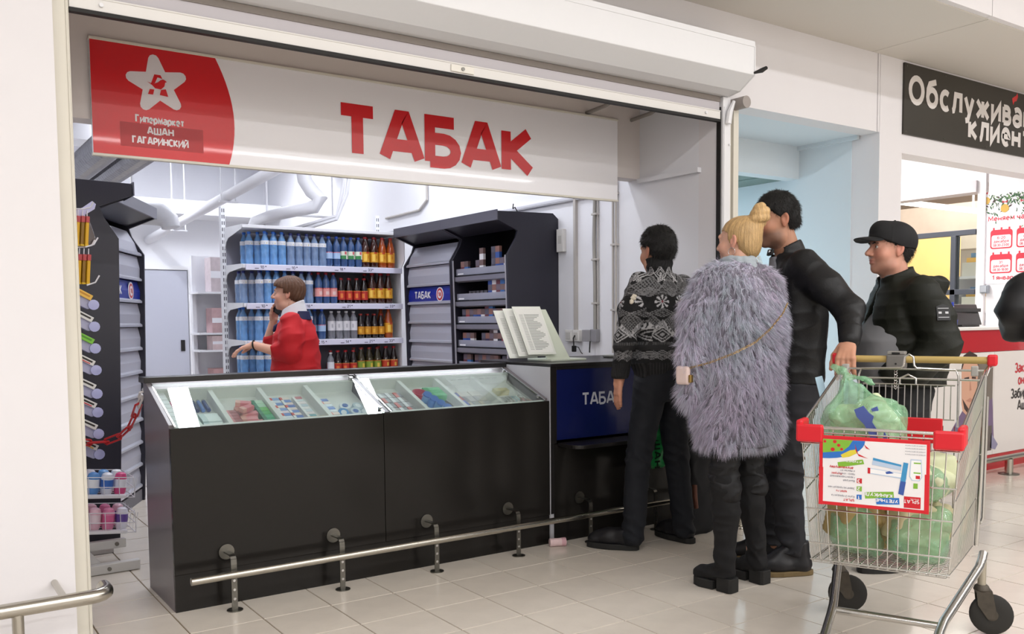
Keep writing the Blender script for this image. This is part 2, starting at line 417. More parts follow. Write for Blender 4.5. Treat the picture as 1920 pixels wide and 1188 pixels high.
# ------------------------------------------------------------------ setting: passage beside the shop
M_pass = mat('passage_paint', 'd9e2e8', rough=0.7)
struct('wall_passage_left', MB().box((XR + .12, 3.95, 0), (4.302, 10, 2.54)), M_pass)
struct('wall_passage_right', MB().box((5.79, 4.02, 0), (5.91, 10, 2.7)), M_pass)
struct('wall_passage_back', MB().box((4.302, 10, 0), (5.79, 10.1, 2.7)), M_pass)
struct('ceiling_passage', MB().box((4.302, 3.95, 2.545), (5.79, 4.48, 2.65)), M_pass)
struct('trim_3', MB().box((5.765, 3.96, 2.515), (5.79, 4.48, 2.545)), M_pass)
struct('wall_passage_lintel', MB().box((4.302, 4.48, 2.30), (5.79, 4.6, 2.65)), M_pass)
pc = struct('ceiling_tiled', MB().box((4.302, 4.6, 2.32), (5.79, 10, 2.36)), mat('ceiling_grid_white', 'cfd6d8', rough=0.6))
M_ct = mat('ceiling_tile_grey', '7c8f8b', rough=0.8, noise=0.15, nscale=90)
for a in range(3):
    for b in range(9):
        x0, y0 = 4.302 + a * .6, 4.62 + b * .6
        if x0 + .58 > 5.79: x1 = 5.78
        else: x1 = x0 + .575
        MB().box((x0 + .012, y0 + .012, 2.308), (x1, y0 + .588, 2.32)).build('ceiling_tile', M_ct, pc)

# ------------------------------------------------------------------ roller shutter over the opening
rs = thing('roller_shutter', 'white roller shutter rolled up into its long box above the shop opening', 'shutter', (2.4, 3.7, 2.41))
prof = [(3.55, 2.805), (3.55, 2.645), (3.66, 2.575), (3.735, 2.562), (3.80, 2.562), (3.80, 2.83), (3.56, 2.83)]
MB().prism([(-0.3, y, z) for y, z in prof], (4.475, 0, 0)).build('shutter_box', M_metalw, rs, world=True, bevel=0.003)
MB().box((-0.3, 3.547, 2.803), (4.175, 3.56, 2.834)).build('box_lip', M_metalw, rs, world=True)
MB().prism([(4.176, y, z) for y, z in prof], (0.008, 0, 0)).build('end_cap', M_metalw, rs, world=True)
sl = MB(); sl.box((0.588, 3.775, 2.468), (4.128, 3.79, 2.56))
sl.build('slat_curtain', mat('slat_grey', 'b9b4b8', rough=0.4), rs, world=True)
MB().box((0.588, 3.768, 2.53), (4.128, 3.776, 2.56)).build('curtain_roll', mat('slat_dark', '8a827c', rough=0.5), rs, world=True)
bb = MB(); bb.box((0.588, 3.765, 2.425), (4.128, 3.785, 2.472)); bb.box((0.588, 3.762, 2.470), (4.128, 3.768, 2.478))
bb.build('bottom_bar', mat('bottom_bar_white', 'dedbd7', rough=0.35), rs, world=True, bevel=0.003)
MB().box((0.588, 3.76, 2.410), (4.128, 3.79, 2.425)).build('rubber_seal', M_black, rs, world=True)
for x in (0.70, 4.0):
    MB().cyl((x, 3.755, 2.45), (x, 3.768, 2.45), 0.008, seg=12).build('stop_bolt', M_metalw, rs, world=True, smooth=True)
lk = MB().box((2.25, 3.757, 2.432), (2.38, 3.766, 2.466)).build('lock_plate', mat('lock_plate_cream', 'e4e0d6', rough=0.35), rs, world=True, bevel=0.003)
MB().cyl((2.315, 3.752, 2.449), (2.315, 3.758, 2.449), 0.009, seg=12).build('lock_cylinder', M_steel, lk, world=True, smooth=True)
# guide rails
for (a, b) in ((0.525, 0.585), (4.14, 4.205)):
    g = MB(); g.box((a, 3.755, 0), (b, 3.80, 2.56)); g.box((a + .005 if a > 1 else b - .012, 3.75, 0), (a + .012 if a > 1 else b - .005, 3.756, 2.5))
    g.build('guide_rail', M_cream if a < 1 else M_metalw, rs, world=True, bevel=0.003)  # left rail: cream stands in for the shade on it
MB().box((4.131, 3.77, 0), (4.139, 3.80, 2.5)).build('guide_brush', M_black, rs, world=True)
MB().box((4.218, 3.775, 0), (4.232, 3.80, 2.47)).box((4.25, 3.77, 0), (4.295, 3.80, 2.5)).build('cable_cover', M_cream, rs, world=True, bevel=0.002)
for z in (1.1, 1.72, 2.28):
    MB().cyl((4.19, 3.745, z), (4.19, 3.756, z), 0.006, seg=10).build('rail_screw', M_metalw, rs, world=True)
MB().cyl((4.262, 3.68, 2.53), (4.262, 3.80, 2.53), 0.036, seg=20).build('guide_roller', mat('roller_grey', '9c948f', rough=0.5), rs, world=True, smooth=True)
MB().tube([(4.165, 3.74, 2.40), (4.175, 3.735, 2.47), (4.205, 3.73, 2.535)], [.02, .018, .01], 8).build('guide_flare', M_metalw, rs, world=True, smooth=True)
MB().tube([(4.17, 3.55, 2.655), (4.215, 3.53, 2.672), (4.245, 3.52, 2.69)], [.006, .014, .010], 8).build('crank_hook', M_black, rs, world=True, smooth=True)

# ------------------------------------------------------------------ shop sign
sg = thing('shop_sign', 'long white sign panel with red tobacco lettering and red store badge above the counter', 'sign', (2.35, 4.47, 2.0))
SW = mat('sign_white', 'f0eef1', rough=0.22, coat=0.3); SR = mat('sign_red', 'd01a20', rough=0.25, coat=0.3)
MB().box((0.774, 4.455, 2.012), (3.917, 4.481, 2.517)).build('sign_panel', SW, sg, world=True)
MB().box((0.770, 4.450, 2.0), (3.920, 4.481, 2.012)).box((0.770, 4.450, 2.517), (3.920, 4.481, 2.53)).build('sign_frame', M_cream, sg, world=True, bevel=0.002)
y = 4.4535
zs_ = [2.012 + .505 * i / 14 for i in range(15)]
arc = [(1.212 + .207 * math.cos((z - 2.20) / .33 * 1.02) ** .9, z) for z in zs_]
MB().prism([(0.774, y, 2.012)] + [(x, y, z) for x, z in arc] + [(0.774, y, 2.517)], (0, .0012, 0)).build('red_field', SR, sg, world=True)
MB().box((0.89, y - .0006, 2.055), (1.265, y, 2.165)).build('red_patch', mat('sign_red_patch', 'ac1418', rough=0.3), sg, world=True)
tx = MB(); text(tx, 'ТАБАК', (1.952, 4.452, 2.099), X_, Z_, 0.292, wt=.23, sp=.01, xs=.965); tx.build('tobacco_lettering', SR, sg, world=True)
# star with rounded points
cx, cz = 1.062, 2.352
st = []
for k in range(5):
    a = math.radians(97 + 72 * k); b = math.radians(97 + 36 + 72 * k)
    tipx, tipz = cx + .142 * math.cos(a), cz + .138 * math.sin(a)
    for e in (-50, -25, 0, 25, 50): st.append((tipx - .024 * math.cos(a) + .024 * math.cos(a + math.radians(e * 1.4)), 4.452, tipz - .024 * math.sin(a) + .024 * math.sin(a + math.radians(e * 1.4))))
    st.append((cx + .074 * math.cos(b), 4.452, cz + .072 * math.sin(b)))
MB().prism(st, (0, .001, 0)).build('white_star', mat('badge_white', 'ddd6d8', rough=0.3), sg, world=True)
em = MB(); em.prism([(cx - .045, 4.4508, cz - .048), (cx - .022, 4.4508, cz - .048), (cx - .016, 4.4508, cz - .024), (cx - .036, 4.4508, cz - .024)], (0, .0008, 0))
em.prism([(cx - .032, 4.4508, cz - .004), (cx - .014, 4.4508, cz + .046), (cx + .014, 4.4508, cz + .046), (cx + .022, 4.4508, cz + .030), (cx, 4.4508, cz + .034), (cx - .012, 4.4508, cz + .006)], (0, .0008, 0))
em.prism([(cx + .008, 4.4508, cz - .046), (cx + .046, 4.4508, cz - .050), (cx + .036, 4.4508, cz - .016), (cx + .014, 4.4508, cz - .022)], (0, .0008, 0))
bird = [(-.048, .008), (-.03, .0), (-.012, -.018), (.014, -.02), (.030, -.004), (.034, .014), (.042, .018), (.034, .024), (.024, .028), (.012, .022), (.002, .012), (-.014, .004), (-.03, .004)]
em.prism([(cx + a, 4.4502, cz + b) for a, b in bird], (0, .0006, 0))
em.build('red_emblem', SR, sg, world=True)
gp = MB()
text(gp, 'Гипермаркет', (1.068, 4.4520, 2.168), X_, Z_, .037, wt=.2, sp=.08, xs=.68, align='c'); text(gp, 'АШАН', (1.068, 4.4520, 2.118), X_, Z_, .036, wt=.2, sp=.08, xs=.8, align='c')
text(gp, 'ГАГАРИНСКИЙ', (1.068, 4.4520, 2.070), X_, Z_, .036, wt=.2, sp=.08, xs=.7, align='c'); gp.build('store_lettering', mat('badge_white', 'ddd6d8'), sg, world=True)

# dark sign over the service desk
s2 = thing('service_sign', 'dark grey sign board with white customer service lettering over the service desk', 'sign', (7.0, 3.79, 2.55))
DS = mat('sign_charcoal', '35312a', rough=0.4, noise=0.12, nscale=6)
MB().box((6.065, 3.785, 2.555), (8.395, 3.80, 3.062)).build('sign_board', DS, s2, world=True)
LW = mat('sign_letter_white', 'dcd6d2', rough=0.4)
t2 = MB(); text(t2, 'Обслуживание', (6.115, 3.7835, 2.775), X_, Z_, .215, wt=.2, sp=.09, xs=1.02)
text(t2, 'клиентов', (6.93, 3.7835, 2.605), X_, Z_, .205, wt=.2, sp=.09, xs=1.02); t2.build('service_lettering', LW, s2, world=True)
bd = [(0, 0), (.02, .03), (.05, .035), (.075, .075), (.06, .105), (.045, .08), (.02, .07), (-.02, .05)]
MB().prism([(7.61 + a, 3.7835, 2.975 + b - .02) for a, b in bd], (0, .001, 0)).build('red_bird', SR, s2, world=True)
for x, z in ((6.09, 3.04), (6.09, 2.575), (6.6, 3.04), (6.6, 2.575), (7.2, 2.575)):
    MB().cyl((x, 3.782, z), (x, 3.786, z), .005, seg=8).build('sign_screw', M_steel, s2, world=True)
# ------------------------------------------------------------------ display counter
M_front = mat('counter_laminate', '211f1d', rough=0.16, spec=0.25, noise=0.04, nscale=60)
M_side = mat('counter_laminate_reflection', '6a6466', rough=0.3, noise=0.03, nscale=80)  # dark laminate lightened: the end panel's reflection is put into the colour
M_trim = mat('counter_edge', '1c1a1a', rough=0.3)
M_in = mat('counter_inner_white', 'e6e8e6', rough=0.4)
M_glass = glass_mat('clear_glass', (0.94, 0.98, 0.96), 0.02, 0.0, 0.95)
M_alu = mat('aluminium_trim', 'c9c9c9', rough=0.25, metal=1.0)
CY0, CY1, CZ0, CZ1 = 3.897, 4.367, 0.797, 0.972
ct = thing('display_counter', 'dark laminate shop counter with a sloping glass display top', 'counter', (1.93, 4.13, 0))
for a, b in ((0.932, 1.926), (1.929, 2.93)):
    MB().box((a, CY0, 0.162), (b, CY0 + .02, CZ0 - .004)).build('front_panel', M_front, ct, world=True, bevel=0.0015)
MB().box((0.934, CY0 + .006, 0.0), (2.93, CY0 + .0205, 0.160)).build('plinth', M_front, ct, world=True)
endp = [(CY0 + .021, 0), (CY0 + .021, CZ0 + .008), (CY1 - .01, CZ1 + .008), (CY1, CZ1 + .008), (CY1, 0)]
MB().prism([(0.932, y, z) for y, z in endp], (0.022, 0, 0)).build('end_panel', M_side, ct, world=True, bevel=0.0015)
MB().prism([(2.908, y, z) for y, z in endp], (0.022, 0, 0)).build('end_panel', M_side, ct, world=True)
MB().box((0.925, CY1 - .055, CZ1 - .010), (2.93, CY1 + .06, CZ1 + .016)).build('back_rail', M_trim, ct, world=True, bevel=0.002)
MB().box((0.955, CY1 - .02, 0), (2.93, CY1, CZ1 - .011)).build('back_panel', M_side, ct, world=True)
sl_ = math.atan2(CZ1 - CZ0 - .012, CY1 - .05 - CY0)
SD, SN = Vector((0, math.cos(sl_), math.sin(sl_))), Vector((0, -math.sin(sl_), math.cos(sl_)))
SL = (CY1 - .055 - CY0) / math.cos(sl_)
P0 = Vector((0, CY0 + .002, CZ0 - .004))


def slope(x, s, n): return Vector((x, 0, 0)) + P0 + SD * s + SN * n


def sbox(mb, x0, x1, s0, s1, n0, n1, mi=0):
    vs = [slope(x, s, n) for n in (n0, n1) for x, s in ((x0, s0), (x1, s0), (x1, s1), (x0, s1))]
    return mb.add(vs, [(0, 3, 2, 1), (4, 5, 6, 7), (0, 1, 5, 4), (1, 2, 6, 5), (2, 3, 7, 6), (3, 0, 4, 7)], mi)


TR = -0.062   # tray depth under the glass
sbox(MB(), 0.955, 2.905, 0.02, SL, TR - .01, TR).build('display_tray', M_in, ct, world=True)
sbox(MB(), 0.955, 2.905, 0.006, 0.022, TR, -.003).build('front_ledge', M_in, ct, world=True)
sbox(MB(), 0.955, 2.905, SL - .06, SL - .045, TR, -.003).build('rear_ledge', mat('rear_ledge_white', 'd5d8d2', rough=0.5), ct, world=True)
for x in (1.205, 1.438, 1.675, 2.195, 2.425, 2.66):
    sbox(MB(), x - .011, x + .011, 0.022, SL - .06, TR, -.012).build('tray_divider', M_in, ct, world=True, bevel=0.001)
sbox(MB(), 1.935, 1.962, 0.0, SL, TR, .004).build('middle_bar', M_trim, ct, world=True, bevel=0.001)
for a, b in ((0.95, 1.934), (1.963, 2.905)):
    g = sbox(MB(), a, b, 0.0, SL, .0, .004).build('glass_pane', M_glass, ct, world=True)
    for q in (a, b - .007): sbox(MB(), q, q + .007, 0, SL, .004, .008).build('pane_edge_trim', M_alu, g, world=True)
for x, s in ((2.88, .04), (2.88, SL - .05), (1.925, .04), (1.925, SL - .05)):
    p = slope(x, s, .004); q = slope(x, s, .016)
    MB().cyl(p, q, 0.009, seg=12).build('glass_screw', M_alu, ct, world=True, smooth=True)
# wavy film strip light along the first pane's edge is only a reflection of the batten: not built

# cash desk at the wall end
cdk = thing('cash_desk', 'taller end of the counter with dark blue front panel and bag shelf', 'counter', (3.5, 4.2, 0))
MB().box((2.932, CY0 - .004, 0.0), (2.955, 4.42, 0.978)).build('side_panel', mat('desk_side_white', 'b9b9bf', rough=0.35), cdk, world=True, bevel=0.0015)
MB().box((2.955, CY0 + .004, 0.0), (4.125, CY0 + .03, 0.55)).build('lower_panel', M_front, cdk, world=True)
MB().box((2.975, CY0 - .003, 0.572), (4.125, CY0 + .03, 0.962)).build('blue_panel', mat('panel_blue', '121a4c', rough=0.22, noise=0.03), cdk, world=True, bevel=0.001)
fr = MB(); fr.box((2.934, CY0 - .008, 0.556), (2.975, CY0 + .02, 0.978)).box((2.975, CY0 - .008, 0.962), (4.125, CY0 + .02, 0.978)).box((2.934, CY0 - .006, 0.165), (2.958, CY0 + .02, 0.556))
fr.build('panel_frame', M_trim, cdk, world=True, bevel=0.0015)
MB().box((2.932, CY0 - .012, 0.978), (4.125, 4.60, 0.996)).build('desk_top', M_trim, cdk, world=True, bevel=0.003)
MB().box((2.955, 4.40, 0), (4.125, 4.42, 0.977)).build('back_panel', M_trim, cdk, world=True)
sh = [(2.985 + .06, 3.72), (4.125, 3.72), (4.125, 3.895), (2.985, 3.895), (2.985, 3.78)] + [(2.985 + .06 - .06 * math.cos(math.radians(a)), 3.78 - .06 * math.sin(math.radians(a))) for a in (15, 30, 45, 60, 75)]
MB().prism([(x, y, 0.538) for x, y in sh], (0, 0, .02)).build('bag_shelf', M_trim, cdk, world=True, bevel=0.002)
t = MB(); text(t, 'ТАБАК', (3.155, CY0 - .0045, 0.752), X_, Z_, .074, wt=.17, sp=.06, xs=.9); t.build('tobacco_lettering', mat('letters_grey', 'b8bac4', rough=0.4), cdk, world=True)

# foot rail
ft = thing('foot_rail', 'polished steel foot rail on five brackets along the counter base', 'rail', (2.2, 3.79, 0))
RZ, RY = 0.163, 3.765
MB().tube([(0.965, RY, RZ), (2.2, RY, RZ), (4.05, RY, RZ)], .0165, 16).build('rail_tube', M_chrome, ft, world=True, smooth=True)
for x in (1.152, 1.652, 2.152, 2.645, 3.135, 3.63):
    b = MB(); yb = 3.80
    path = [(3.893, .235), (yb + .02, .237), (yb + .004, .232), (yb - .004, .222), (yb - .006, .2), (yb - .006, .004)]
    for (y0, z0), (y1, z1) in zip(path, path[1:]):
        d = Vector((0, y1 - y0, z1 - z0)).normalized(); n = Vector((0, -d.z, d.y)) * .0025
        p, q = Vector((x - .0125, y0, z0)), Vector((x - .0125, y1, z1))
        b.prism([p - n, q - n, q + n, p + n], (.025, 0, 0))
    bo = b.build('bracket', M_steel, ft, world=True)
    MB().lathe([(.034, 0), (.034, .004), (.02, .006)], (x, 3.8895, .235), 20, ax='y').build('wall_flange', M_steel, bo, world=True, smooth=True)
    MB().lathe([(.034, 0), (.034, .004), (.02, .006)], (x, yb - .006, 0), 20).build('floor_flange', M_steel, bo, world=True, smooth=True)
    h = MB()
    for z in (.05, .09, .13): h.cyl((x, yb - .0095, z), (x, yb - .0088, z), .006, seg=10)
    h.build('bracket_hole', M_alu, bo, world=True)

# ------------------------------------------------------------------ goods in the sloping display
CN = ['first', 'second', 'third', 'fourth', 'fifth', 'sixth', 'seventh', 'eighth']
CX = [(0.958, 1.192), (1.218, 1.425), (1.451, 1.662), (1.688, 1.932), (1.965, 2.182), (2.208, 2.412), (2.438, 2.647), (2.673, 2.9)]
SA = sl_


def gmat(c): return mat('pack_' + c, c, rough=0.35)


def put_box(name, label, cat, group, x, s, size, col, band=None, rz=0.0, n0=0.0, bandw=.3):
    """a small carton lying on the display tray: size along x, along the slope, and thick"""
    a, b, c = size
    o = thing(name, label, cat, slope(x, s, TR + n0 + .0005), group=group)
    o.rotation_euler = (Matrix.Rotation(SA, 3, 'X') @ Matrix.Rotation(rz, 3, 'Z')).to_euler()
    MB().box((-a / 2, -b / 2, 0), (a / 2, b / 2, c)).build('carton', gmat(col), o, bevel=0.0012)
    if band:
        MB().box((-a / 2 - .0004, -b / 2 - .0004, c * .15), (-a / 2 + a * bandw, b / 2 + .0004, c + .0004)).build('printed_band', gmat(band), o)
    return o


def lab(fmt, i): return fmt.format(ORD[i])


# 1: lighter tubes behind, white cartons in front
for i in range(8):
    x = CX[0][0] + .035 + i * .025; col = ['d8527e', 'e06a92', 'd0406c', 'e58aa8', '3f6fc0', '2d3f6a', '5f84c8', '39508c'][i]
    o = thing('lighter', f"slim {'pink' if i < 4 else 'blue'} lighter, {ORD[i]} of the row behind the white cartons", 'lighter', slope(x, .30, TR + .011), group='slim lighters in the display')
    o.rotation_euler = (SA, 0, 0)
    MB().cyl((0, -.05, 0), (0, .042, 0), .0095, seg=10).build('barrel', gmat(col), o, smooth=True); MB().cyl((0, .042, 0), (0, .056, 0), .008, seg=10).build('metal_cap', M_alu, o, smooth=True)
for i in range(5):
    put_box('white_carton', lab('white and mint carton, {} from the glass front in the near pile of the display', i), 'carton', 'white cartons in the display', CX[0][0] + .085, .035 + i * .042, (.10, .038, .024 + .004 * (i % 2)), 'e4efe9', 'c2dccf')
for i in range(4):
    put_box('white_carton', lab('white carton with silver edge, {} from the glass front beside the first divider', i), 'carton', 'white cartons in the display', CX[0][0] + .185, .035 + i * .044, (.085, .040, .03 - .004 * (i % 2)), 'dfe9ea', 'b9cdd0')
# tall white carton column at the outer end
for i in range(9):
    put_box('white_carton', lab('plain white carton, {} from the front in the column at the counter end', i), 'carton', 'white cartons in the display', CX[0][0] + .022, .04 + i * .042, (.04, .038, .045), 'eeeef2', None)
# 2: pink packs heap and green packs
for i in range(6):
    put_box('pink_pack', lab('dark pink pack, {} from the front in the row along the first divider', i), 'pack', 'pink packs in the display', CX[1][0] + .03, .035 + i * .030, (.05, .027, .03), 'a85a5e', 'd98a8c')
for i in range(7):
    put_box('pink_pack', lab('salmon pink pack, {} in the loose heap before the green packs', i), 'pack', 'pink packs in the display', CX[1][0] + .10 + .012 * math.sin(i * 2.1), .04 + i * .032, (.075, .03, .022), ['e48a90', 'dc7880', 'ea9aa0', 'e07c84', 'e89298', 'd96e78', 'e58c92'][i], 'e9b0a4', rz=.15 * math.sin(i * 1.7), n0=.006 * (i % 3))
for i in range(2):
    put_box('pink_pack', lab('salmon pink pack lying on top of the heap, {} from the front', i), 'pack', 'pink packs in the display', CX[1][0] + .095, .17 + i * .05, (.07, .03, .022), 'e27f87', 'e9b0a4', rz=.5 - i * .8, n0=.036)
for i in range(7):
    put_box('green_pack', lab('green gum pack, {} from the front in the column by the second divider', i), 'pack', 'green packs in the display', CX[1][1] - .03, .035 + i * .038, (.055, .035, .032), ['2f9a6c', '3aa878', '46b27e', '4cae5a', '5fb84f', 'a9d6b4', 'bfe0c6'][i], '1f7f58')
# 3: striped packs in three columns, yellow box in front
for cx_, cols, nm in ((.035, ['e8eef6', '7aa2dc', 'dfe6f2', '4f7fcb', 'e8d7e4', '6f97d6', 'f0e6d8', '5a86cc', 'd9e3f2', '8fb1e2'], 'blue and white'), (.085, ['4672c4', 'eadfe0', '3f6cc0', 'f2e4dc', '4f7fcb', 'ead8d2', '3c66b8', 'e8cfc8', '5a86cc', 'f0e0d8'], 'blue and cream'), (.15, ['3f8f9a', 'dfe6e8', '4b9aa6', 'e6d9dc', 'c8d2dc', 'e9e4e6', 'b6c4d2', 'ecdfe2', 'd9e0e6', 'c96f78'], 'teal and silver')):
    for i in range(10):
        if cx_ > .14 and i < 2: continue
        put_box('gum_pack', f"{nm} striped gum pack, {ORD[i]} from the front in its column of the display", 'gum', 'striped gum packs in the display', CX[2][0] + cx_, .035 + i * .028, (.046, .025, .030), cols[i], 'd6402f' if (i % 3 == 0 and cx_ < .1) else 'f2f2f2', bandw=.25)
put_box('yellow_box', 'bright yellow box at the glass front below the striped gum', 'box', None, CX[2][1] - .045, .045, (.08, .05, .035), 'e5b93a', 'd49a2a')
# 4: packs by the divider, round tins
for i in range(8):
    put_box('gum_pack', lab('blue and white slim gum pack, {} from the front left of the round tins', i), 'gum', 'slim gum packs by the tins', CX[3][0] + .03, .035 + i * .030, (.05, .026, .03), ['e9eef4', '3f72c8', 'f0d9cf', 'e6ecf4', '4a7cd0', 'dfe8f2', 'f0e2da', '3d6cc2'][i], 'e9573a' if i % 4 == 2 else 'cfd8e6')
tins = [(.10, .06, '2f78c0'), (.165, .05, '3a84c8'), (.085, .12, '4f95d2'), (.145, .115, 'cfdbe4'), (.20, .10, 'd8e2ea'), (.12, .18, 'e2e9ee'), (.18, .17, 'bfd0dc'), (.215, .05, '7aa9d2')]
for i, (dx, s, c) in enumerate(tins):
    o = thing('round_tin', lab('round blue and white tin of mints, {} counted from the glass front', i), 'tin', slope(CX[3][0] + dx, s, TR + .001), group='round tins in the display'); o.rotation_euler = (SA + (.5 if i < 3 else .2), .12 * math.sin(i * 2.3), 0)
    MB().lathe([(.026, 0), (.029, .003), (.029, .024), (.026, .028)], seg=20).build('tin_body', gmat(c), o, smooth=True)
    MB().lathe([(.0145, .0282), (.0145, .0292)], seg=16).build('tin_lid_print', gmat('2a5fae' if i % 2 else 'e8eef4'), o)
# 5: grey lighter trays
for r in range(5):
    for k in range(4):
        i = r * 4 + k
        put_box('lighter_pack', f"grey blister of lighters, {ORD[k]} from the middle bar in the {ORD[r]} row from the front", 'lighters', 'grey lighter blisters', CX[4][0] + .045 + k * .046, .045 + r * .058, (.042, .052, .018), ['8f8f93', 'b4b4ba', 'a09a98', '86868c'][(k + r) % 4], 'd65a50' if (k + r) % 3 == 1 else 'e4e4ea', bandw=.45)
# 6: red bowl, blue jars, green boxes, pens
o = thing('red_bowl', 'red plastic bowl at the rear of the display beside the blue jars', 'bowl', slope(CX[5][0] + .048, .24, TR + .002)); o.rotation_euler = (SA, 0, 0)
MB().lathe([(.03, 0), (.04, .03), (.042, .042), (.037, .042), (.035, .03), (.025, .006)], seg=20).build('bowl', gmat('c8344c'), o, smooth=True)
for i in range(4):
    o = thing('blue_jar', lab('small clear blue jar, {} from the front in the sloping row', i), 'jar', slope(CX[5][0] + .085 - .012 * i + .02, .055 + .052 * i, TR + .001), group='blue jars in the display'); o.rotation_euler = (SA + .3, 0, 0)
    MB().lathe([(.024, 0), (.027, .004), (.027, .04), (.022, .046)], seg=18).build('jar_body', gmat(['b9d2ea', '6fa2dc', '4f8fdc', '7fb0e4'][i]), o, smooth=True)
    MB().lathe([(.0235, .0462), (.0235, .054)], seg=18).build('jar_lid', gmat('3f78cc'), o, smooth=True)
for i in range(3):
    put_box('green_box', lab('bright green flat box, {} from the rear of the display', i), 'box', 'green boxes behind the jars', CX[5][1] - .065, .28 - i * .035, (.10, .033, .04), ['7fd09a', '5fbf80', '6cc88c'][i], '3fa868')
for i in range(5):
    o = thing('pen', lab('dark metal pen with silver clip, {} from the blue jars', i), 'pen', slope(CX[5][1] - .09 + i * .019, .14, TR + .006), group='metal pens in the display'); o.rotation_euler = (SA, 0, .12)
    MB().tube([(0, -.06, 0), (0, .05, 0), (0, .062, 0)], [.0045, .005, .002], 8).build('pen_barrel', gmat('4c5058'), o, smooth=True); MB().box((-.001, .0, .005), (.001, .05, .007)).build('pen_clip', M_alu, o)
put_box('green_box', 'pale green flat box lying at the glass front below the pens', 'box', 'green boxes behind the jars', CX[5][0] + .095, .035, (.13, .045, .018), '7fd0a0', '9fe0b8')
o = thing('round_container', 'round dark red container lying by the pens', 'container', slope(CX[5][1] - .03, .05, TR + .001)); o.rotation_euler = (SA, 0, 0); MB().lathe([(.02, 0), (.024, .004), (.024, .012), (.02, .015)], seg=18).build('container_body', gmat('a8403c'), o, smooth=True)
# 7: blue packs and flat dark boxes
for i in range(5):
    put_box('blue_blister', lab('blue plastic blister, {} from the front in the narrow row', i), 'blister', 'blue blisters in the display', CX[6][0] + .03, .04 + i * .048, (.045, .044, .02), ['3f4f9c', '4a62c0', '5068c8', 'b8443c', '3c52a8'][i], 'e4e6f0', rz=.2 * math.sin(i))
for r in range(4):
    for k in range(2):
        put_box('flat_pack', f"flat {'pale' if r == 3 else 'grey'} pack, {ORD[r]} from the front in the {'inner' if k else 'outer'} column beside the blue blisters", 'pack', 'flat packs in the display', CX[6][0] + .092 + k * .072, .05 + r * .064, (.066, .058, .016), ['8f949c', '9aa0a8', 'a8a49e', 'd8d2c8'][r], ['6d7078', 'c4b8a4', '8a8a90', 'e8e0d4'][r])
# 8: stand with coloured lighters and a key ring
cols = ['e0685a', 'd88a4a', 'c8587a', '8f8f96', 'a04a5a', '9098a2']
for i in range(6):
    put_box('pocket_lighter', lab('coloured pocket lighter, {} from the glass front row edge', i), 'lighter', 'coloured pocket lighters', CX[7][0] + .04 + i * .023, .055 + .004 * i, (.019, .06, .02), cols[i], 'd9d9dd', bandw=.99 if i > 4 else .4)
for i in range(6):
    put_box('pocket_lighter', lab('grey pocket lighter of the second row, {} from the seventh divider', i), 'lighter', 'coloured pocket lighters', CX[7][0] + .03 + i * .023, .14, (.019, .06, .02), ['6c6f76', '7a7d84', '70747a', '62666c', '4fa0b8', '5ab0c4'][i], 'b9bcc2')
put_box('yellow_box', 'pale yellow card box at the rear of the last display compartment', 'box', None, CX[7][0] + .10, .24, (.09, .04, .03), 'd8c46a', 'e8dca0')
kr = thing('key_ring', 'bunch of brown and red key fobs in the last display compartment', 'fob', slope(CX[7][0] + .180, .13, TR + .013)); kr.rotation_euler = (SA, 0, 0)
MB().tube([(.016 * math.cos(a * .5236), .03 + .016 * math.sin(a * .5236), .006) for a in range(12)], .002, 6, closed=True).build('ring', M_alu, kr, smooth=True)
for i in range(4):
    a = -.6 + .4 * i; MB().box((-.007, -.07, 0), (.007, .015, .008), rot=(0, 0, a), piv=(0, .02, 0)).build('fob', gmat(['7a4a34', 'b8404a', '5a3a2e', '96563c'][i]), kr, bevel=.002)
# paper sheet lying under the glass of the second pane
pp = thing('price_sheet', 'white paper price sheet taped under the second glass pane', 'paper', slope(2.66, .2, -.010))
sbox(MB(), 2.475, 2.845, .03, SL - .075, -.0085, -.008).build('sheet', mat('paper_translucent', 'f2f2ee', rough=0.7, alpha=0.16), pp, world=True)
tl = MB()
for k in range(7):
    sbox(tl, 2.50 + k * .045, 2.53 + k * .045, SL - .105, SL - .098, -.0079, -.0078)
tl.build('printed_line', gmat('8a8a88'), pp, world=True)

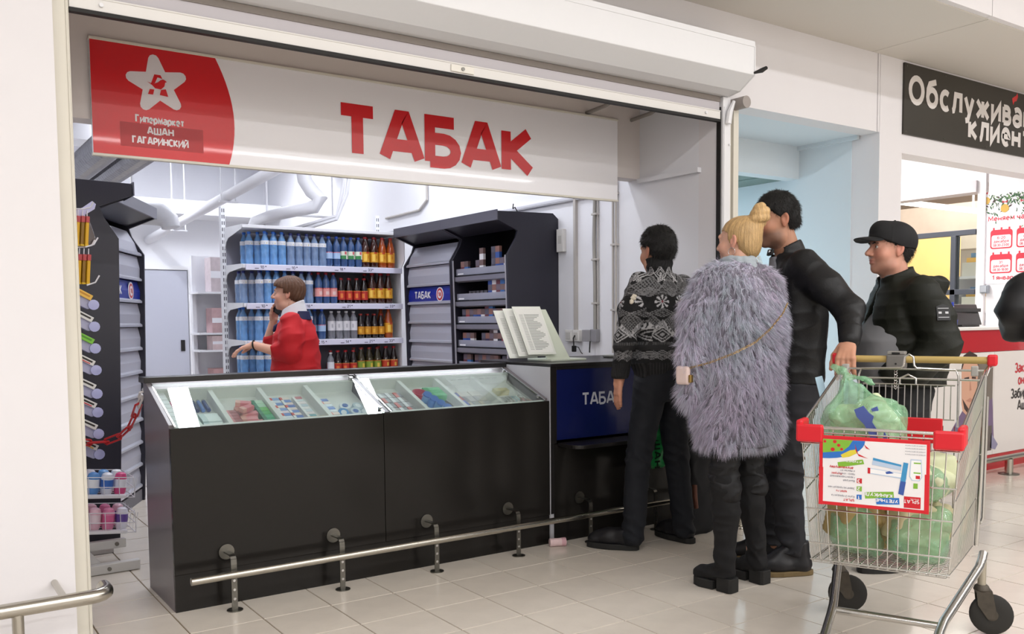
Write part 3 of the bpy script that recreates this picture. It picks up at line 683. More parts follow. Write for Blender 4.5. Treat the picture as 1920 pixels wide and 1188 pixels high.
# ------------------------------------------------------------------ price list flip stand on the desk
fp = thing('flip_stand', 'pale green flip stand with plastic price list pages on the cash desk', 'stand', (3.2, 4.2, 0.996))
M_pale = mat('pale_green_plastic', 'cfd6c6', rough=0.35)
M_page = mat('page_plastic', 'e3e6de', rough=0.25)
MB().box((3.10, 4.10, 0.996), (3.36, 4.34, 1.008)).build('stand_foot', M_pale, fp, world=True, bevel=.003)
bx = Vector((.8235, -.567, 0)) * .95 + Vector((.567, .8235, 0)) * .25; bx.normalize()
by = Vector((-.2, .25, .9)); by.normalize(); bn = bx.cross(by); bn.normalize()
for j in (2, 1, 0):
    o0 = Vector((3.0, 4.19, 1.035)) + Vector((-.8235, .567, -.2)) * .054 * j + Vector((.567, .8235, 0)) * .02 * j
    hh, wd = .295, .17
    page = MB().prism([o0, o0 + bx * wd, o0 + bx * wd + by * hh, o0 + by * hh], bn * .006).build('page', M_page, fp, world=True, bevel=.001)
    q = o0 + bn * .0062
    MB().prism([q + bx * .012 + by * .012, q + bx * (wd - .012) + by * .012, q + bx * (wd - .012) + by * (hh - .012), q + bx * .012 + by * (hh - .012)], bn * .0005).build('paper', mat('paper_white', 'e9eae6', rough=.6), page, world=True)
    pr = MB(); n = 26
    for i in range(n):
        u0 = .055; wdt = .04 + .05 * abs(math.sin(i * 2.7 + j)); q = o0 + by * (.03 + (hh - .075) * i / n) + bn * .0070
        pr.quad(q + bx * u0, q + bx * (u0 + wdt), q + bx * (u0 + wdt) + by * .0045, q + bx * u0 + by * .0045); pr.quad(q + bx * .025, q + bx * .048, q + bx * .048 + by * .003, q + bx * .025 + by * .003)
    pr.build('printed_line', mat('print_grey', 'a3a6a2', rough=.7), page, world=True)
q0 = Vector((3.0, 4.19, 1.0)) + Vector((.567, .8235, 0)) * .03
MB().prism([q0 + bx * .12, q0 + bx * .26, q0 + bx * .215 + by * .315, q0 + bx * .13 + by * .315], bn * -.02).build('stand_arm', M_pale, fp, world=True)
ctray = thing('coin_tray', 'small grey change tray on the cash desk near the wall sockets', 'tray', (3.72, 4.25, .996))
MB().lathe([(.075, 0), (.085, .008), (.088, .016), (.08, .016), (.07, .008), (.0, .006)], seg=24).build('tray', mat('tray_grey', 'a8a8a4', rough=.4), ctray, smooth=True)
MB().box((-.05, -.03, .009), (.05, .03, .0105), rot=(0, 0, .3)).build('receipt', mat('paper_white', 'e9eae6'), ctray)
# ------------------------------------------------------------------ tobacco cabinets
M_cab = mat('cabinet_black', '262530', rough=0.4, noise=0.05, nscale=90)
M_cab2 = mat('cabinet_inner', '121116', rough=0.5)
M_shut = mat('shutter_silver', 'b9bbc8', rough=0.4, metal=0.2)
M_lip = mat('shutter_lip', 'c2c4cf', rough=0.3, metal=0.4)
M_blue = mat('tobacco_blue', '1d2d94', rough=0.3)
M_grey = mat('shelf_grey', '8d8c98', rough=0.3, metal=0.3)
M_lw = mat('badge_letter_white', 'e6e6ec', rough=0.4)


def end_profile():   # distance from the wall, height: tall side with a canopy and a kinked front edge
    return [(0, 0), (.415, 0), (.440, .56), (.466, 1.71), (.39, 1.83), (.372, 1.885), (.545, 1.955), (.545, 2.02), (.05, 2.03), (.0, 1.99)]


def tobacco_cabinet(name, label, loc, rz, width, shuts, badge, group=None, badge_at=4):
    """local frame: x along the front, +y out of the wall towards the room; the front edge leans with the height"""
    t = thing(name, label, 'cabinet', loc, rz, group)
    P = end_profile()
    for x in (0, width - .022):
        MB().prism([(x, y, z) for y, z in P], (.022, 0, 0)).build('side_panel', M_cab, t, bevel=.002)
    MB().box((.022, 0, .0), (width - .022, .02, 2.0)).build('back_panel', M_cab2, t)
    MB().prism([(.022, y, z) for y, z in ((.02, 2.0), (.36, 1.90), (.54, 1.965), (.54, 2.0))], (width - .044, 0, 0)).build('canopy', M_cab, t)
    MB().prism([(-.004, .548, 1.952), (-.004, .556, 1.955), (-.004, .556, 2.03), (-.004, .548, 2.03)], (width + .008, 0, 0)).build('canopy_edge', mat('canopy_grey', '5b5a66', rough=.35), t, bevel=.001)
    MB().box((.022, .02, 0), (width - .022, .40, .08)).build('base_board', mat('cabinet_base_grey', '6d6b72', rough=.5), t)
    return t


def front_y(z): return .415 + .025 * min(z / .56, 1) + (.026 * max(0, z - .56) / 1.15)


def shuttered(t, width, tops, badge):
    for k, (z0, z1) in enumerate(tops):
        y0, y1 = front_y(z0) - .03, front_y(min(z1, 1.72)) - .045
        if z1 > 1.75: y1 = .36
        s = MB().prism([(.024, y0 - .004, z0), (.024, y0, z0), (.024, (y0 + y1) / 2 + .010, (z0 + z1) / 2), (.024, y1, z1 - .006), (.024, y1 - .004, z1 - .006)], (width - .048, 0, 0))
        sh = s.build('shutter', M_blue if k == badge else M_shut, t)
        MB().prism([(.024, y0 - .006, z0 - .002), (.024, y0 + .016, z0 - .002), (.024, y0 + .016, z0 + .012), (.024, y0, z0 + .024)], (width - .048, 0, 0)).build('shutter_lip', M_lip, sh)
        if k == badge:
            zc = (z0 + z1) / 2; nrm = Vector((0, .99, .1)); yy = (y0 + y1) / 2 + .012
            up = Vector((0, (y1 - y0) / (z1 - z0) * .2, 1)).normalized(); ux = Vector((-1, 0, 0))
            w_ = MB(); text(w_, 'ТАБАК', (width * .83, yy, zc - .033), ux, up, .066, wt=.19, sp=.04, xs=.95); w_.build('tobacco_lettering', M_lw, sh)
            c = Vector((width * .285, yy - .002, zc))
            d1 = MB(); d1.lathe([(.058, -.001), (.058, .0035)], c, 28, ax='y'); d1.build('age_badge', M_lw, sh)
            d2 = MB(); d2.lathe([(.049, .0035), (.049, .0042)], c, 28, ax='y'); d2.build('age_ring', gmat('c03038'), sh)
            d3 = MB(); d3.lathe([(.034, .0042), (.034, .0048)], c, 28, ax='y'); d3.build('age_disc', M_lw, sh)
            w2 = MB(); text(w2, '18', c + Vector((.0, .0056, -.017)), ux, Z_, .034, wt=.24, sp=.08, align='c'); w2.build('age_number', gmat('c03038'), sh)


ZS = [(.10, .25), (.25, .405), (.405, .565), (.565, .735), (.735, .895), (.895, 1.055), (1.055, 1.215), (1.215, 1.378), (1.378, 1.528), (1.528, 1.70), (1.70, 1.875)]
# wall side: the open one nearest the customers, the shuttered one beyond (x local runs towards -Y of the room when rz = 90 deg)
cab_o = tobacco_cabinet('tobacco_cabinet', 'black tobacco cabinet with open shelves of cigarettes, nearest the cash desk', (XR - .002, 5.374, 0), math.pi / 2, .80, None, None, 'tobacco cabinets')
cab_s = tobacco_cabinet('tobacco_cabinet', 'black tobacco cabinet with closed silver shutters between drinks rack and open cabinet', (XR - .002, 6.182, 0), math.pi / 2, .80, None, None, 'tobacco cabinets')
shuttered(cab_s, .80, ZS, 8)
cab_l = tobacco_cabinet('tobacco_cabinet', 'angled black tobacco cabinet with silver shutters opposite, behind the wire stand', (1.375 + .444 * .02 - .40 * .896, 6.51 + .896 * .10 + .40 * .444, 0), math.radians(-116.4), .90, None, None, 'tobacco cabinets')
shuttered(cab_l, .90, ZS, 8)
cab_e = tobacco_cabinet('tobacco_cabinet', 'tall plain black cabinet side panel behind the wire stand by the entrance', (.585, 5.394 + .25, 0), -math.pi / 2, .25, None, None, 'tobacco cabinets')
shuttered(cab_e, .25, ZS, -1)

# open cabinet: trays, price lips and cigarette packs (local x from 0 at the near end)
SHV = [1.590, 1.395, 1.215, 1.030, .860, .690]
PACK = ['6d3a44', 'e6e6ea', '2a4a94', '3b3355', '4c4a5a', '3d6fb0', '2c3040', 'd9d8dc', '5e4a4c', '3458a0', '4a4654', '9a3a44']
LID = ['8a6a64', '6b5654', '5c5a68', '8e665c', '6f6470', '77605c']
pack_me = {}


def cig(col, lidc):
    key = (col, lidc)
    if key not in pack_me:
        a = MB().box((-.027, -.011, 0), (.027, .011, .044)).mesh('pack_front'); a.materials.append(gmat(col))
        b = MB().box((-.027, -.0112, .044), (.027, .0112, .088)).mesh('pack_warning'); b.materials.append(gmat(lidc))
        pack_me[key] = (a, b)
    return pack_me[key]


SKIP = {0: (2, 3, 6, 7), 1: (0, 1, 2, 3, 4, 5, 6), 2: (), 3: (3, 4), 4: (2, 9), 5: (3, 4)}
TWO = {0: (5, 8, 9), 1: (7, 8, 9, 10), 2: (6, 7), 3: (7, 8, 9), 4: (), 5: ()}
cig_root = {}
for si, z in enumerate(SHV):
    yF = front_y(z) - .02
    MB().box((.022, .03, z - .014), (.778, yF, z)).build('pack_shelf', M_cab2, cab_o)
    MB().prism([(.022, yF - .03, z - .055), (.022, yF + .004, z - .045), (.022, yF + .010, z - .012), (.022, yF - .01, z - .008)], (.756, 0, 0)).build('shelf_lip', M_grey, cab_o)
    pl = MB().box((.03, yF - .012, z + .002), (.77, yF - .008, z + .052)).build('price_rail', mat('rail_clear', 'b4b6c6', rough=.15, alpha=.55), cab_o)
    pc_ = MB(); pc_.box((.66, yF - .0075, z + .006), (.745, yF - .0068, z + .018)); pc_.build('price_card', M_lw, pl)
    MB().prism([(.765, yF - .20, z), (.765, yF - .02, z), (.765, yF - .16, z + .11), (.765, yF - .2, z + .11)], (.004, 0, 0)).build('side_bracket', M_cab, cab_o)
    for k in range(12):
        x = .70 - k * .0555   # from the far end towards the near one
        if k in SKIP[si]:
            MB().box((x - .02, yF - .10, z), (x + .02, yF - .09, z + .075)).build('pack_pusher', mat('pusher_grey', '8c8b94', rough=.3, alpha=.8), cab_o)
            continue
        col = PACK[(k * 5 + si * 3) % 12]; ld = LID[(k + si) % 6]
        n = 2 if k in TWO[si] else 1
        for lv in range(n):
            o = thing('cigarette_pack', f"{'upper ' if lv else ''}cigarette pack with warning picture, {ORD[k]} from the far end of the {ORD[si]} cabinet shelf", 'cigarettes', group='cigarette packs in the open cabinet')
            a, b = cig(col, ld)
            put('pack_front', a, o); put('pack_warning', b, o)
            # cabinet frame to the room: local (x, y) -> room (XR - y, 5.374 + x)
            o.location = (XR - .002 - (yF - .035), 5.374 + x, z + .022 + lv * .0885); o.rotation_euler = (0, 0, math.pi / 2)
for x in (.022, .762):
    MB().prism([(x, front_y(z) - .004, z) for z in (.1, .56, 1.71)] + [(x, front_y(z) + .0012, z) for z in (1.71, .56, .1)], (.016, 0, 0)).build('edge_strip', mat('edge_strip_grey', '9b9aa2', rough=.3), cab_o)
MB().tube([(.1, .30, 2.03), (.05, .36, 2.06), (.02, .40, 2.045), (-.03, .43, 2.07)], .004, 6).build('loose_cable', M_black, cab_o)

# ------------------------------------------------------------------ drinks rack
M_rack = mat('rack_white', 'e2e3e8', rough=0.4)
M_slot = mat('slot_dark', '4a4a52', rough=0.7)
M_backp = mat('rack_back', '8e8d98', rough=0.6)
rk = thing('drinks_rack', 'white metal shelf rack full of bottled drinks at the back of the shop', 'rack', (2.95, 7.3, 0))
RX0, RX1, RF, RB = 2.285, 3.67, 7.05, 7.50
for x in (RX0 - .03, RX1 - .005):
    u = MB().box((x, RB, 0), (x + .035, RB + .06, 2.20)).build('upright', M_rack, rk, world=True, bevel=.002)
    sl2 = MB()
    for k in range(40): sl2.box((x + .006, RB - .0008, .12 + k * .052), (x + .013, RB + .0002, .15 + k * .052)); sl2.box((x + .022, RB - .0008, .12 + k * .052), (x + .029, RB + .0002, .15 + k * .052))
    sl2.build('slot_hole', M_slot, u, world=True)
MB().box((RX0, RB + .01, .1), (RX1, RB + .025, 1.99)).build('back_panel', M_backp, rk, world=True)
for k, z in enumerate((.775, 1.09, 1.39, 1.70)):
    MB().box((RX0, RF + .012, z - .03), (RX1, RB, z)).build('shelf', M_rack, rk, world=True, bevel=.002)
    s = MB().box((RX0 + .02, RF - .004, z - .048), (RX1 + .02, RF + .010, z - .002)).build('price_strip', mat('strip_white', 'dcdcf0', rough=.3), rk, world=True, bevel=.002)
    tx = MB()
    for x, p in {3: ((2.42, '10'), (2.68, '10'), (3.10, '18'), (3.36, '33')), 2: ((2.42, '10'), (2.80, '18'), (3.16, '21'), (3.56, '33')), 1: ((2.42, '10'), (2.92, '15'), (3.14, '14'), (3.36, '21'), (3.55, '33')), 0: ((2.5, '10'), (3.1, '15'), (3.4, '33'))}[k]:
        text(tx, p, (x, RF - .0046, z - .036), X_, Z_, .024, wt=.16, sp=.1); tx.box((x - .045, RF - .005, z - .036), (x - .012, RF - .0046, z - .031)); tx.box((x + .040, RF - .005, z - .022), (x + .05, RF - .0046, z - .014))
    tx.build('price_lettering', gmat('4a4a62'), s, world=True)
    for x in (RX0 - .006, RX1 + .004):
        MB().prism([(x, RB, z - .13), (x, RB, z + .01), (x, RF + .02, z + .002), (x, RF + .02, z - .03), (x, RB - .10, z - .05), (x, RB - .04, z - .07)], (.005, 0, 0)).build('shelf_bracket', M_rack, rk, world=True)
MB().box((RX0, RF, 1.985), (RX1, RB, 2.01)).build('top_board', M_rack, rk, world=True, bevel=.002)
for x in (RX0 - .006, RX1 + .004):
    MB().prism([(x, RB, 1.84), (x, RB, 2.02), (x, RF + .02, 2.012), (x, RF + .02, 1.975), (x, RB - .10, 1.93), (x, RB - .04, 1.90)], (.005, 0, 0)).build('shelf_bracket', M_rack, rk, world=True)
MB().prism([(RX1 + .012, RF + .02, .1), (RX1 + .012, RF + .02, 1.68), (RX1 + .012, RF - .06, 1.76), (RX1 + .012, RF - .06, 1.93), (RX1 + .012, RF + .06, 1.975), (RX1 + .012, RB, 1.98), (RX1 + .012, RB, .1)], (.006, 0, 0)).build('side_panel', M_rack, rk, world=True)

# bottles
def pet(tint, name, alpha=.62, rough=.12):
    return mat(name, tint, rough=rough, alpha=alpha, coat=0.6, spec=.7, noise=.45, nscale=38, stretch=(1, 1, .5))  # noise streaks paint refraction and highlights into the bottle colour


WATER = pet('7db4ee', 'water_bottle_plastic', .62); WATER2 = pet('8eaad2', 'water_bottle_plastic_clear', .58); DEEP = pet('3f5f92', 'deep_blue_bottle', .8)
COLA = pet('1c0f0c', 'cola_bottle', .95, .08); TEA = pet('a84a10', 'tea_bottle', .9, .08); BROWN = pet('3c1a10', 'dark_tea_bottle', .93, .08); CLR = pet('9c9ea8', 'clear_bottle', .55); GRN = pet('39321a', 'green_tea_bottle', .92, .08)


def waisted(h, r): return [(r * .86, 0), (r, .006), (r, h * .18), (r * .9, h * .27), (r, h * .36), (r, h * .62), (r * .96, h * .70), (r * .72, h * .80), (r * .40, h * .88), (r * .36, h * .93)]
def cone_b(h, r): return [(r * .86, 0), (r, .008), (r, h * .52), (r * .92, h * .60), (r * .60, h * .80), (r * .40, h * .90), (r * .38, h * .93)]
def round_b(h, r): return [(r * .8, 0), (r, .014), (r, h * .66), (r * .92, h * .74), (r * .6, h * .84), (r * .38, h * .89), (r * .36, h * .93)]


BT = {}


def bottle(kind, loc, label, group, rz=0.0):
    if kind not in BT:
        prof, h, r, bm, capc, lz0, lz1, lc, deco = KINDS_[kind]
        t = thing('drink_bottle', label, 'bottle', loc, rz, group)
        P = prof(h, r)
        b = MB().lathe(P, seg=14).build('bottle_body', bm, t, smooth=True)
        MB().lathe([(r * .40, h * .93), (r * .44, h * .935), (r * .44, h * .99), (r * .40, h)], seg=12).build('screw_cap', gmat(capc), t, smooth=True)
        l = MB().lathe([(r * 1.015, h * lz0), (r * 1.015, h * lz1)], seg=14).build('paper_label', gmat(lc), t, smooth=True)
        if deco:
            for (dc, a0, a1, u0, u1) in deco:
                m_ = MB(); n = 6
                for i in range(n):
                    aa = [math.radians(a0 + (a1 - a0) * (i + e) / n) for e in (0, 1)]
                    p = [(r * 1.03 * math.cos(a), r * 1.03 * math.sin(a)) for a in aa]
                    z0, z1 = h * (lz0 + (lz1 - lz0) * u0), h * (lz0 + (lz1 - lz0) * u1)
                    m_.quad((*p[0], z0), (*p[1], z0), (*p[1], z1), (*p[0], z1))
                m_.build('label_print', gmat(dc), l)
        BT[kind] = t
        return t
    return dup(BT[kind], loc, (0, 0, rz), label, group)


fr_ = (-125, -55)   # the label print faces the shop front
KINDS_ = {
    'water': (waisted, .268, .0333, WATER, '2f6fd0', .60, .72, 'e3e6ee', [('c9cfda', *(-110, -95), .2, .5), ('d9c84a', -75, -66, .2, .5)]),
    'water_dark': (waisted, .262, .0333, WATER2, '27307a', .60, .72, 'e1e3ea', [('c9cfda', -110, -95, .2, .5), ('d9c84a', -75, -66, .2, .5)]),
    'blue_red': (round_b, .252, .0325, DEEP, '2a56c8', .26, .48, 'a9c4e6', [('d8606a', -180, 0, .88, 1.0)]),
    'blue_green': (round_b, .252, .0325, DEEP, '2a56c8', .26, .52, 'dfe6d6', [('3f8a52', -150, -60, .0, .45), ('d8606a', -80, -50, .6, .95)]),
    'blue_pink': (round_b, .258, .0325, DEEP, 'a82430', .22, .50, 'e3a09c', [('d24a48', -180, 0, .9, 1.0), ('e8c8c4', -110, -60, .2, .6)]),
    'tea_big': (cone_b, .262, .0385, TEA, 'b02a30', .17, .50, 'd99a2c', [('f0c65a', -140, -100, .1, .8), ('c87a28', -85, -70, .35, .65), ('b8402a', -110, -70, .85, 1.0)]),
    'brown_big': (cone_b, .262, .0385, BROWN, '9c2228', .17, .50, 'd9a030', [('f0c65a', -140, -100, .1, .8), ('c87a28', -85, -70, .35, .65), ('b8402a', -110, -70, .85, 1.0)]),
    'cola_small': (cone_b, .215, .034, COLA, 'a81c26', .14, .50, 'b8342c', [('d9783a', -130, -90, .2, .7), ('e0a050', -180, 0, .94, 1.0)]),
    'cola_yellow': (cone_b, .212, .032, COLA, 'a03028', .16, .48, 'c98a28', [('e0a83a', -130, -90, .2, .7)]),
    'clear': (round_b, .235, .0325, CLR, 'd8d8dc', .30, .64, 'dcdce2', [('b9b9c2', -120, -95, .3, .7)]),
    'green_tea': (cone_b, .235, .036, GRN, '8a2c28', .14, .52, '7f9a3a', [('e0c050', -105, -70, .3, .75), ('c8502c', -180, 0, .92, 1.0)]),
    'cola_red': (cone_b, .24, .036, COLA, 'a02028', .14, .52, 'c0442c', [('e0b050', -90, -60, .4, .75), ('e8c070', -180, 0, .92, 1.0)]),
    'white_label': (round_b, .2, .03, CLR, 'd8d8dc', .1, .6, 'e0e2ea', None),
}
NM = {'water': 'light blue water bottle with pale cap and white label', 'water_dark': 'grey blue water bottle with navy cap and white label', 'blue_red': 'dark blue bottle with light blue label', 'blue_green': 'dark blue bottle with green meadow label', 'blue_pink': 'dark blue bottle with red cap and pink label',
      'tea_big': 'amber iced tea bottle with golden label', 'brown_big': 'dark brown iced tea bottle with golden label', 'cola_small': 'small cola bottle with red label', 'cola_yellow': 'small cola bottle with orange label', 'clear': 'clear bottle with white label', 'green_tea': 'olive iced tea bottle with green label', 'cola_red': 'dark cola bottle with bright red label', 'white_label': 'short bottle with white label'}
ROWS = {
    1.70: ([('water', 2.485 + .071 * i) for i in range(3)] + [('water_dark', 2.70 + .069 * i) for i in range(5)] + [('blue_red', 3.035), ('blue_red', 3.104), ('blue_green', 3.170), ('blue_green', 3.237), ('blue_green', 3.304), ('brown_big', 3.368), ('brown_big', 3.449), ('tea_big', 3.531), ('tea_big', 3.612)], 'top', 4),
    1.39: ([('water_dark', 2.43), ('water', 2.50), ('water', 2.572), ('water', 2.644), ('water_dark', 2.714), ('water_dark', 2.784), ('water_dark', 2.854), ('blue_pink', 2.935), ('blue_pink', 3.003), ('blue_pink', 3.07), ('cola_small', 3.14), ('cola_small', 3.21), ('cola_small', 3.282), ('cola_small', 3.352), ('brown_big', 3.428), ('brown_big', 3.506), ('brown_big', 3.586)], 'second', 3),
    1.09: ([('water', 2.42 + .071 * i) for i in range(7)] + [('blue_red', 2.96), ('clear', 3.045), ('clear', 3.112), ('clear', 3.178), ('clear', 3.246), ('cola_yellow', 3.314), ('cola_yellow', 3.378), ('cola_yellow', 3.442), ('cola_yellow', 3.505), ('tea_big', 3.578)], 'third', 5),
    .775: ([('water', 2.42 + .071 * i) for i in range(7)] + [('white_label', 3.03), ('cola_small', 3.095), ('cola_small', 3.166), ('cola_small', 3.237), ('green_tea', 3.312), ('green_tea', 3.389), ('green_tea', 3.466), ('cola_red', 3.546), ('cola_red', 3.625)], 'lowest', 5),
}
for z, (lst, nm, _n) in ROWS.items():
    y0 = RF + .06
    for k, (kind, x) in enumerate(lst):
        bottle(kind, (x, y0 + rnd.uniform(0, .008), z + .0005), f"{NM[kind]}, {ORD[k]} in {nm}-shelf front row", 'drink bottles on the rack', rnd.uniform(-.3, .3))
    # second row, seen between the necks and beside the first bottle
    lst2 = [(kind, x - .03) for kind, x in lst if kind not in ('clear', 'white_label')]
    for k, (kind, x) in enumerate(lst2):
        bottle(kind, (x, y0 + .088, z + .0005), f"{NM[kind]}, {ORD[k]} in {nm}-shelf back row", 'drink bottles on the rack', rnd.uniform(-.3, .3))
    for k in range(2):
        bottle('water' if z != 1.39 else 'water_dark', (max(lst[0][1] - .10 - .012 * k, 2.322), y0 + .09 + .088 * k, z + .0005), f"light blue water bottle, {ORD[k]} deep bottle at the open end of the {nm} shelf", 'drink bottles on the rack')
cb = thing('carton_box', 'brown cardboard box on the lowest rack shelf behind the cola', 'box', (3.60, 7.40, .7755))
MB().box((-.055, -.08, 0), (.05, .08, .13)).build('carton', mat('cardboard', '8a6a48', rough=.8), cb)
# ------------------------------------------------------------------ pipes and ducts under the shop ceiling
M_pipe = mat('pipe_white', 'dcdce0', rough=.45); M_foil = mat('duct_foil', '8f8f94', rough=.3, metal=.85, noise=.35, nscale=30); M_cond = mat('conduit_grey', 'b7b2ad', rough=.5)
o = thing('ceiling_pipe', 'long straight white pipe running along the shop ceiling towards the back wall', 'pipe', (2.72, 8.5, 2.45))
MB().tube([(2.64, 11.79, 2.27), (2.775, 6.0, 2.64)], .052, 16).build('pipe_run', M_pipe, o, world=True, smooth=True)
for y, zb in ((8.75, 2.395), (10.6, 2.28)):
    MB().box((2.62, y - .02, zb), (2.80, y + .02, zb + .015)).box((2.635, y - .01, zb + .015), (2.645, y + .01, 3.5)).box((2.775, y - .01, zb + .015), (2.785, y + .01, 3.5)).build('pipe_hanger', M_pipe, o, world=True)
for k, (x, z, lb) in enumerate(((1.22, 2.43, 'silver ribbed air duct above the entrance end cabinet, nearer the outer wall'), (1.47, 2.44, 'silver ribbed air duct above the angled cabinet, nearer the pipes'))):
    o = thing('air_duct', lb, 'duct', (x, 7.4, z), group='ribbed ducts')
    n = 90; pts = [(x, 9.0 - 2.9 * i / n, z) for i in range(n + 1)]
    MB().tube(pts, [.098 + (.006 if i % 2 else 0) for i in range(n + 1)], 16).build('duct_hose', M_foil, o, world=True)
    for y in (6.9, 8.3): MB().box((x - .008, y, z + .09), (x + .008, y + .02, 3.5)).build('duct_hanger', M_pipe, o, world=True)
o = thing('vent_elbow', 'grey sheet metal duct elbow hanging below the ceiling behind the cabinets', 'duct', (2.2, 9.5, 2.36))
MB().tube([(1.5, 9.75, 2.34), (2.1, 9.6, 2.35), (2.26, 9.52, 2.33), (2.33, 9.48, 2.27), (2.34, 9.47, 2.2)], [.12, .12, .115, .10, .09], 14).build('duct_elbow', mat('duct_grey', 'b4b4b8', rough=.45), o, world=True, smooth=True)
MB().box((2.0, 9.6, 2.46), (2.02, 9.62, 3.5)).build('duct_hanger', M_pipe, o, world=True)
o = thing('drain_pipe', 'thick white bent drain pipe with elbow above the drinks rack', 'pipe', (3.3, 8.2, 2.4))
MB().tube([(3.24, 8.2, 3.4), (3.25, 8.2, 2.72), (3.27, 8.2, 2.58), (3.33, 8.18, 2.48), (3.38, 8.1, 2.40), (3.34, 8.14, 2.33), (3.2, 8.25, 2.30), (3.0, 8.42, 2.25), (2.88, 8.52, 2.2), (2.84, 8.55, 2.08), (2.84, 8.55, 1.0)], [.07, .07, .07, .072, .072, .066, .06, .055, .05, .05, .05], 14).build('pipe_run', M_pipe, o, world=True, smooth=True)
MB().lathe([(.08, -.02), (.085, 0), (.08, .05)], (3.24, 8.2, 2.75), 16).build('pipe_collar', M_pipe, o, world=True, smooth=True)
o = thing('water_pipes', 'pair of thin white water pipes looping beside the bent drain pipe', 'pipe', (3.5, 8.0, 2.4))
for k in range(2):
    MB().tube([(3.36 + .07 * k, 8.05, 3.5), (3.36 + .07 * k, 8.05, 2.75), (3.5 + .07 * k, 7.95, 2.68), (3.56 + .05 * k, 7.95, 2.6), (3.55 + .05 * k, 7.98, 2.45), (3.5, 8.0, 2.24 - .03 * k), (3.1, 8.4, 2.10 - .04 * k), (3.0, 8.6, 2.0 - .04 * k), (3.0, 8.62, 1.0)], .018, 8).build('thin_pipe', M_pipe, o, world=True, smooth=True)
o = thing('cable_tray', 'slim white perforated cable tray hanging over the drinks rack', 'tray', (3.2, 8.6, 2.3))
MB().box((3.0, 8.55, 2.285), (3.75, 8.62, 2.30)).build('tray_channel', M_pipe, o, world=True); MB().box((3.02, 8.57, 2.30), (3.035, 8.585, 3.5)).box((3.7, 8.57, 2.30), (3.715, 8.585, 3.5)).build('tray_hanger', M_pipe, o, world=True)
o = thing('wall_conduit', 'thin grey conduit curving down the wall above the drinks rack', 'conduit', (3.7, 7.3, 2.3))
MB().tube([(4.12, 7.35, 3.3), (4.12, 7.35, 2.5), (4.12, 7.35, 2.36), (4.12, 7.5, 2.28), (4.12, 8.2, 2.27)], .012, 8).build('conduit_run', M_cond, o, world=True, smooth=True)
o = thing('wall_trunking', 'long white cable trunking along the wall above the tobacco cabinets', 'trunking', (4.12, 5.9, 2.12))
MB().box((4.115, 4.75, 2.105), (4.137, 8.5, 2.135)).build('trunk_channel', mat('trunk_white', 'cfcfd4', rough=.5), o, world=True); MB().box((4.112, 4.75, 2.112), (4.1155, 8.5, 2.128)).build('trunk_lid', mat('trunk_lid', 'c4c4ca', rough=.5), o, world=True)
# sockets with their conduits
M_sock = mat('socket_white', 'dcdad6', rough=.4); M_sgrey = mat('socket_grey', '8d8c90', rough=.45)
o = thing('wall_socket', 'double white wall socket with black plug beside the tobacco cabinet', 'socket', (4.13, 5.16, 1.12))
for k in range(2):
    b = MB().box((4.105, 5.095 + k * .085, 1.075), (4.137, 5.175 + k * .085, 1.16)).build('socket_box', M_sock, o, world=True, bevel=.004)
    MB().box((4.100, 5.112 + k * .085, 1.092), (4.106, 5.158 + k * .085, 1.142)).build('socket_face', mat('socket_face', 'c4c2bd', rough=.4), b, world=True, bevel=.002)
MB().box((4.112, 5.142, 1.16), (4.137, 5.166, 3.0)).build('conduit_duct', M_cond, o, world=True)
MB().tube([(4.098, 5.135, 1.12), (4.085, 5.135, 1.10), (4.085, 5.13, 1.04), (4.08, 5.12, 1.0)], .005, 6).build('plug_cable', M_black, o, world=True)
MB().box((4.07, 5.11, 1.0), (4.095, 5.14, 1.045)).build('black_plug', M_black, o, world=True, bevel=.004)
MB().tube([(4.08, 5.12, 1.04), (4.08, 5.07, 1.035), (4.07, 5.03, 1.0), (4.06, 5.0, .99)], .003, 6).build('plug_cable', M_black, o, world=True)
o = thing('grey_socket', 'grey flap socket box with conduit and black cable near the man in the patterned sweater', 'socket', (4.13, 4.93, 1.12))
MB().box((4.10, 4.895, 1.075), (4.137, 4.965, 1.165)).build('socket_box', M_sgrey, o, world=True, bevel=.004)
MB().box((4.078, 4.955, 1.078), (4.098, 5.02, 1.162), rot=(0, 0, .5)).build('socket_flap', M_sgrey, o, world=True, bevel=.004)
MB().tube([(4.12, 4.93, 1.16), (4.12, 4.93, 1.5), (4.118, 4.937, 1.8), (4.12, 4.93, 2.05), (4.12, 4.93, 3.0)], .0135, 10).build('conduit_run', mat('conduit_dark', '9a9792', rough=.5), o, world=True, smooth=True)
MB().tube([(4.125, 4.905, 1.16), (4.125, 4.905, 3.0)], .005, 8).build('thin_cable', M_cond, o, world=True)
for z in (1.35, 1.66, 1.98): MB().box((4.105, 4.90, z - .007), (4.137, 4.955, z + .007)).build('conduit_clip', M_cond, o, world=True, bevel=.002)
MB().tube([(4.09, 4.95, 1.08), (4.085, 4.95, 1.02), (4.08, 4.945, 1.0)], .005, 6).build('black_cable', M_black, o, world=True)
o = thing('corner_conduit', 'pair of thin pale conduits down the wall under the sign end', 'conduit', (4.12, 4.72, 1.5))
for y in (4.705, 4.735): MB().cyl((4.12, y, 1.0), (4.12, y, 3.0), .0085, seg=10).build('conduit_run', M_cond, o, world=True, smooth=True)
for z in (1.3, 1.75, 2.1): MB().box((4.108, 4.69, z - .007), (4.137, 4.75, z + .007)).build('conduit_clip', M_cond, o, world=True)
o = thing('alarm_box', 'small white box high on the wall just behind the tobacco cabinet', 'box', (4.12, 5.33, 1.87)); MB().box((4.105, 5.28, 1.74), (4.137, 5.36, 1.91)).build('box_body', M_sock, o, world=True, bevel=.004)
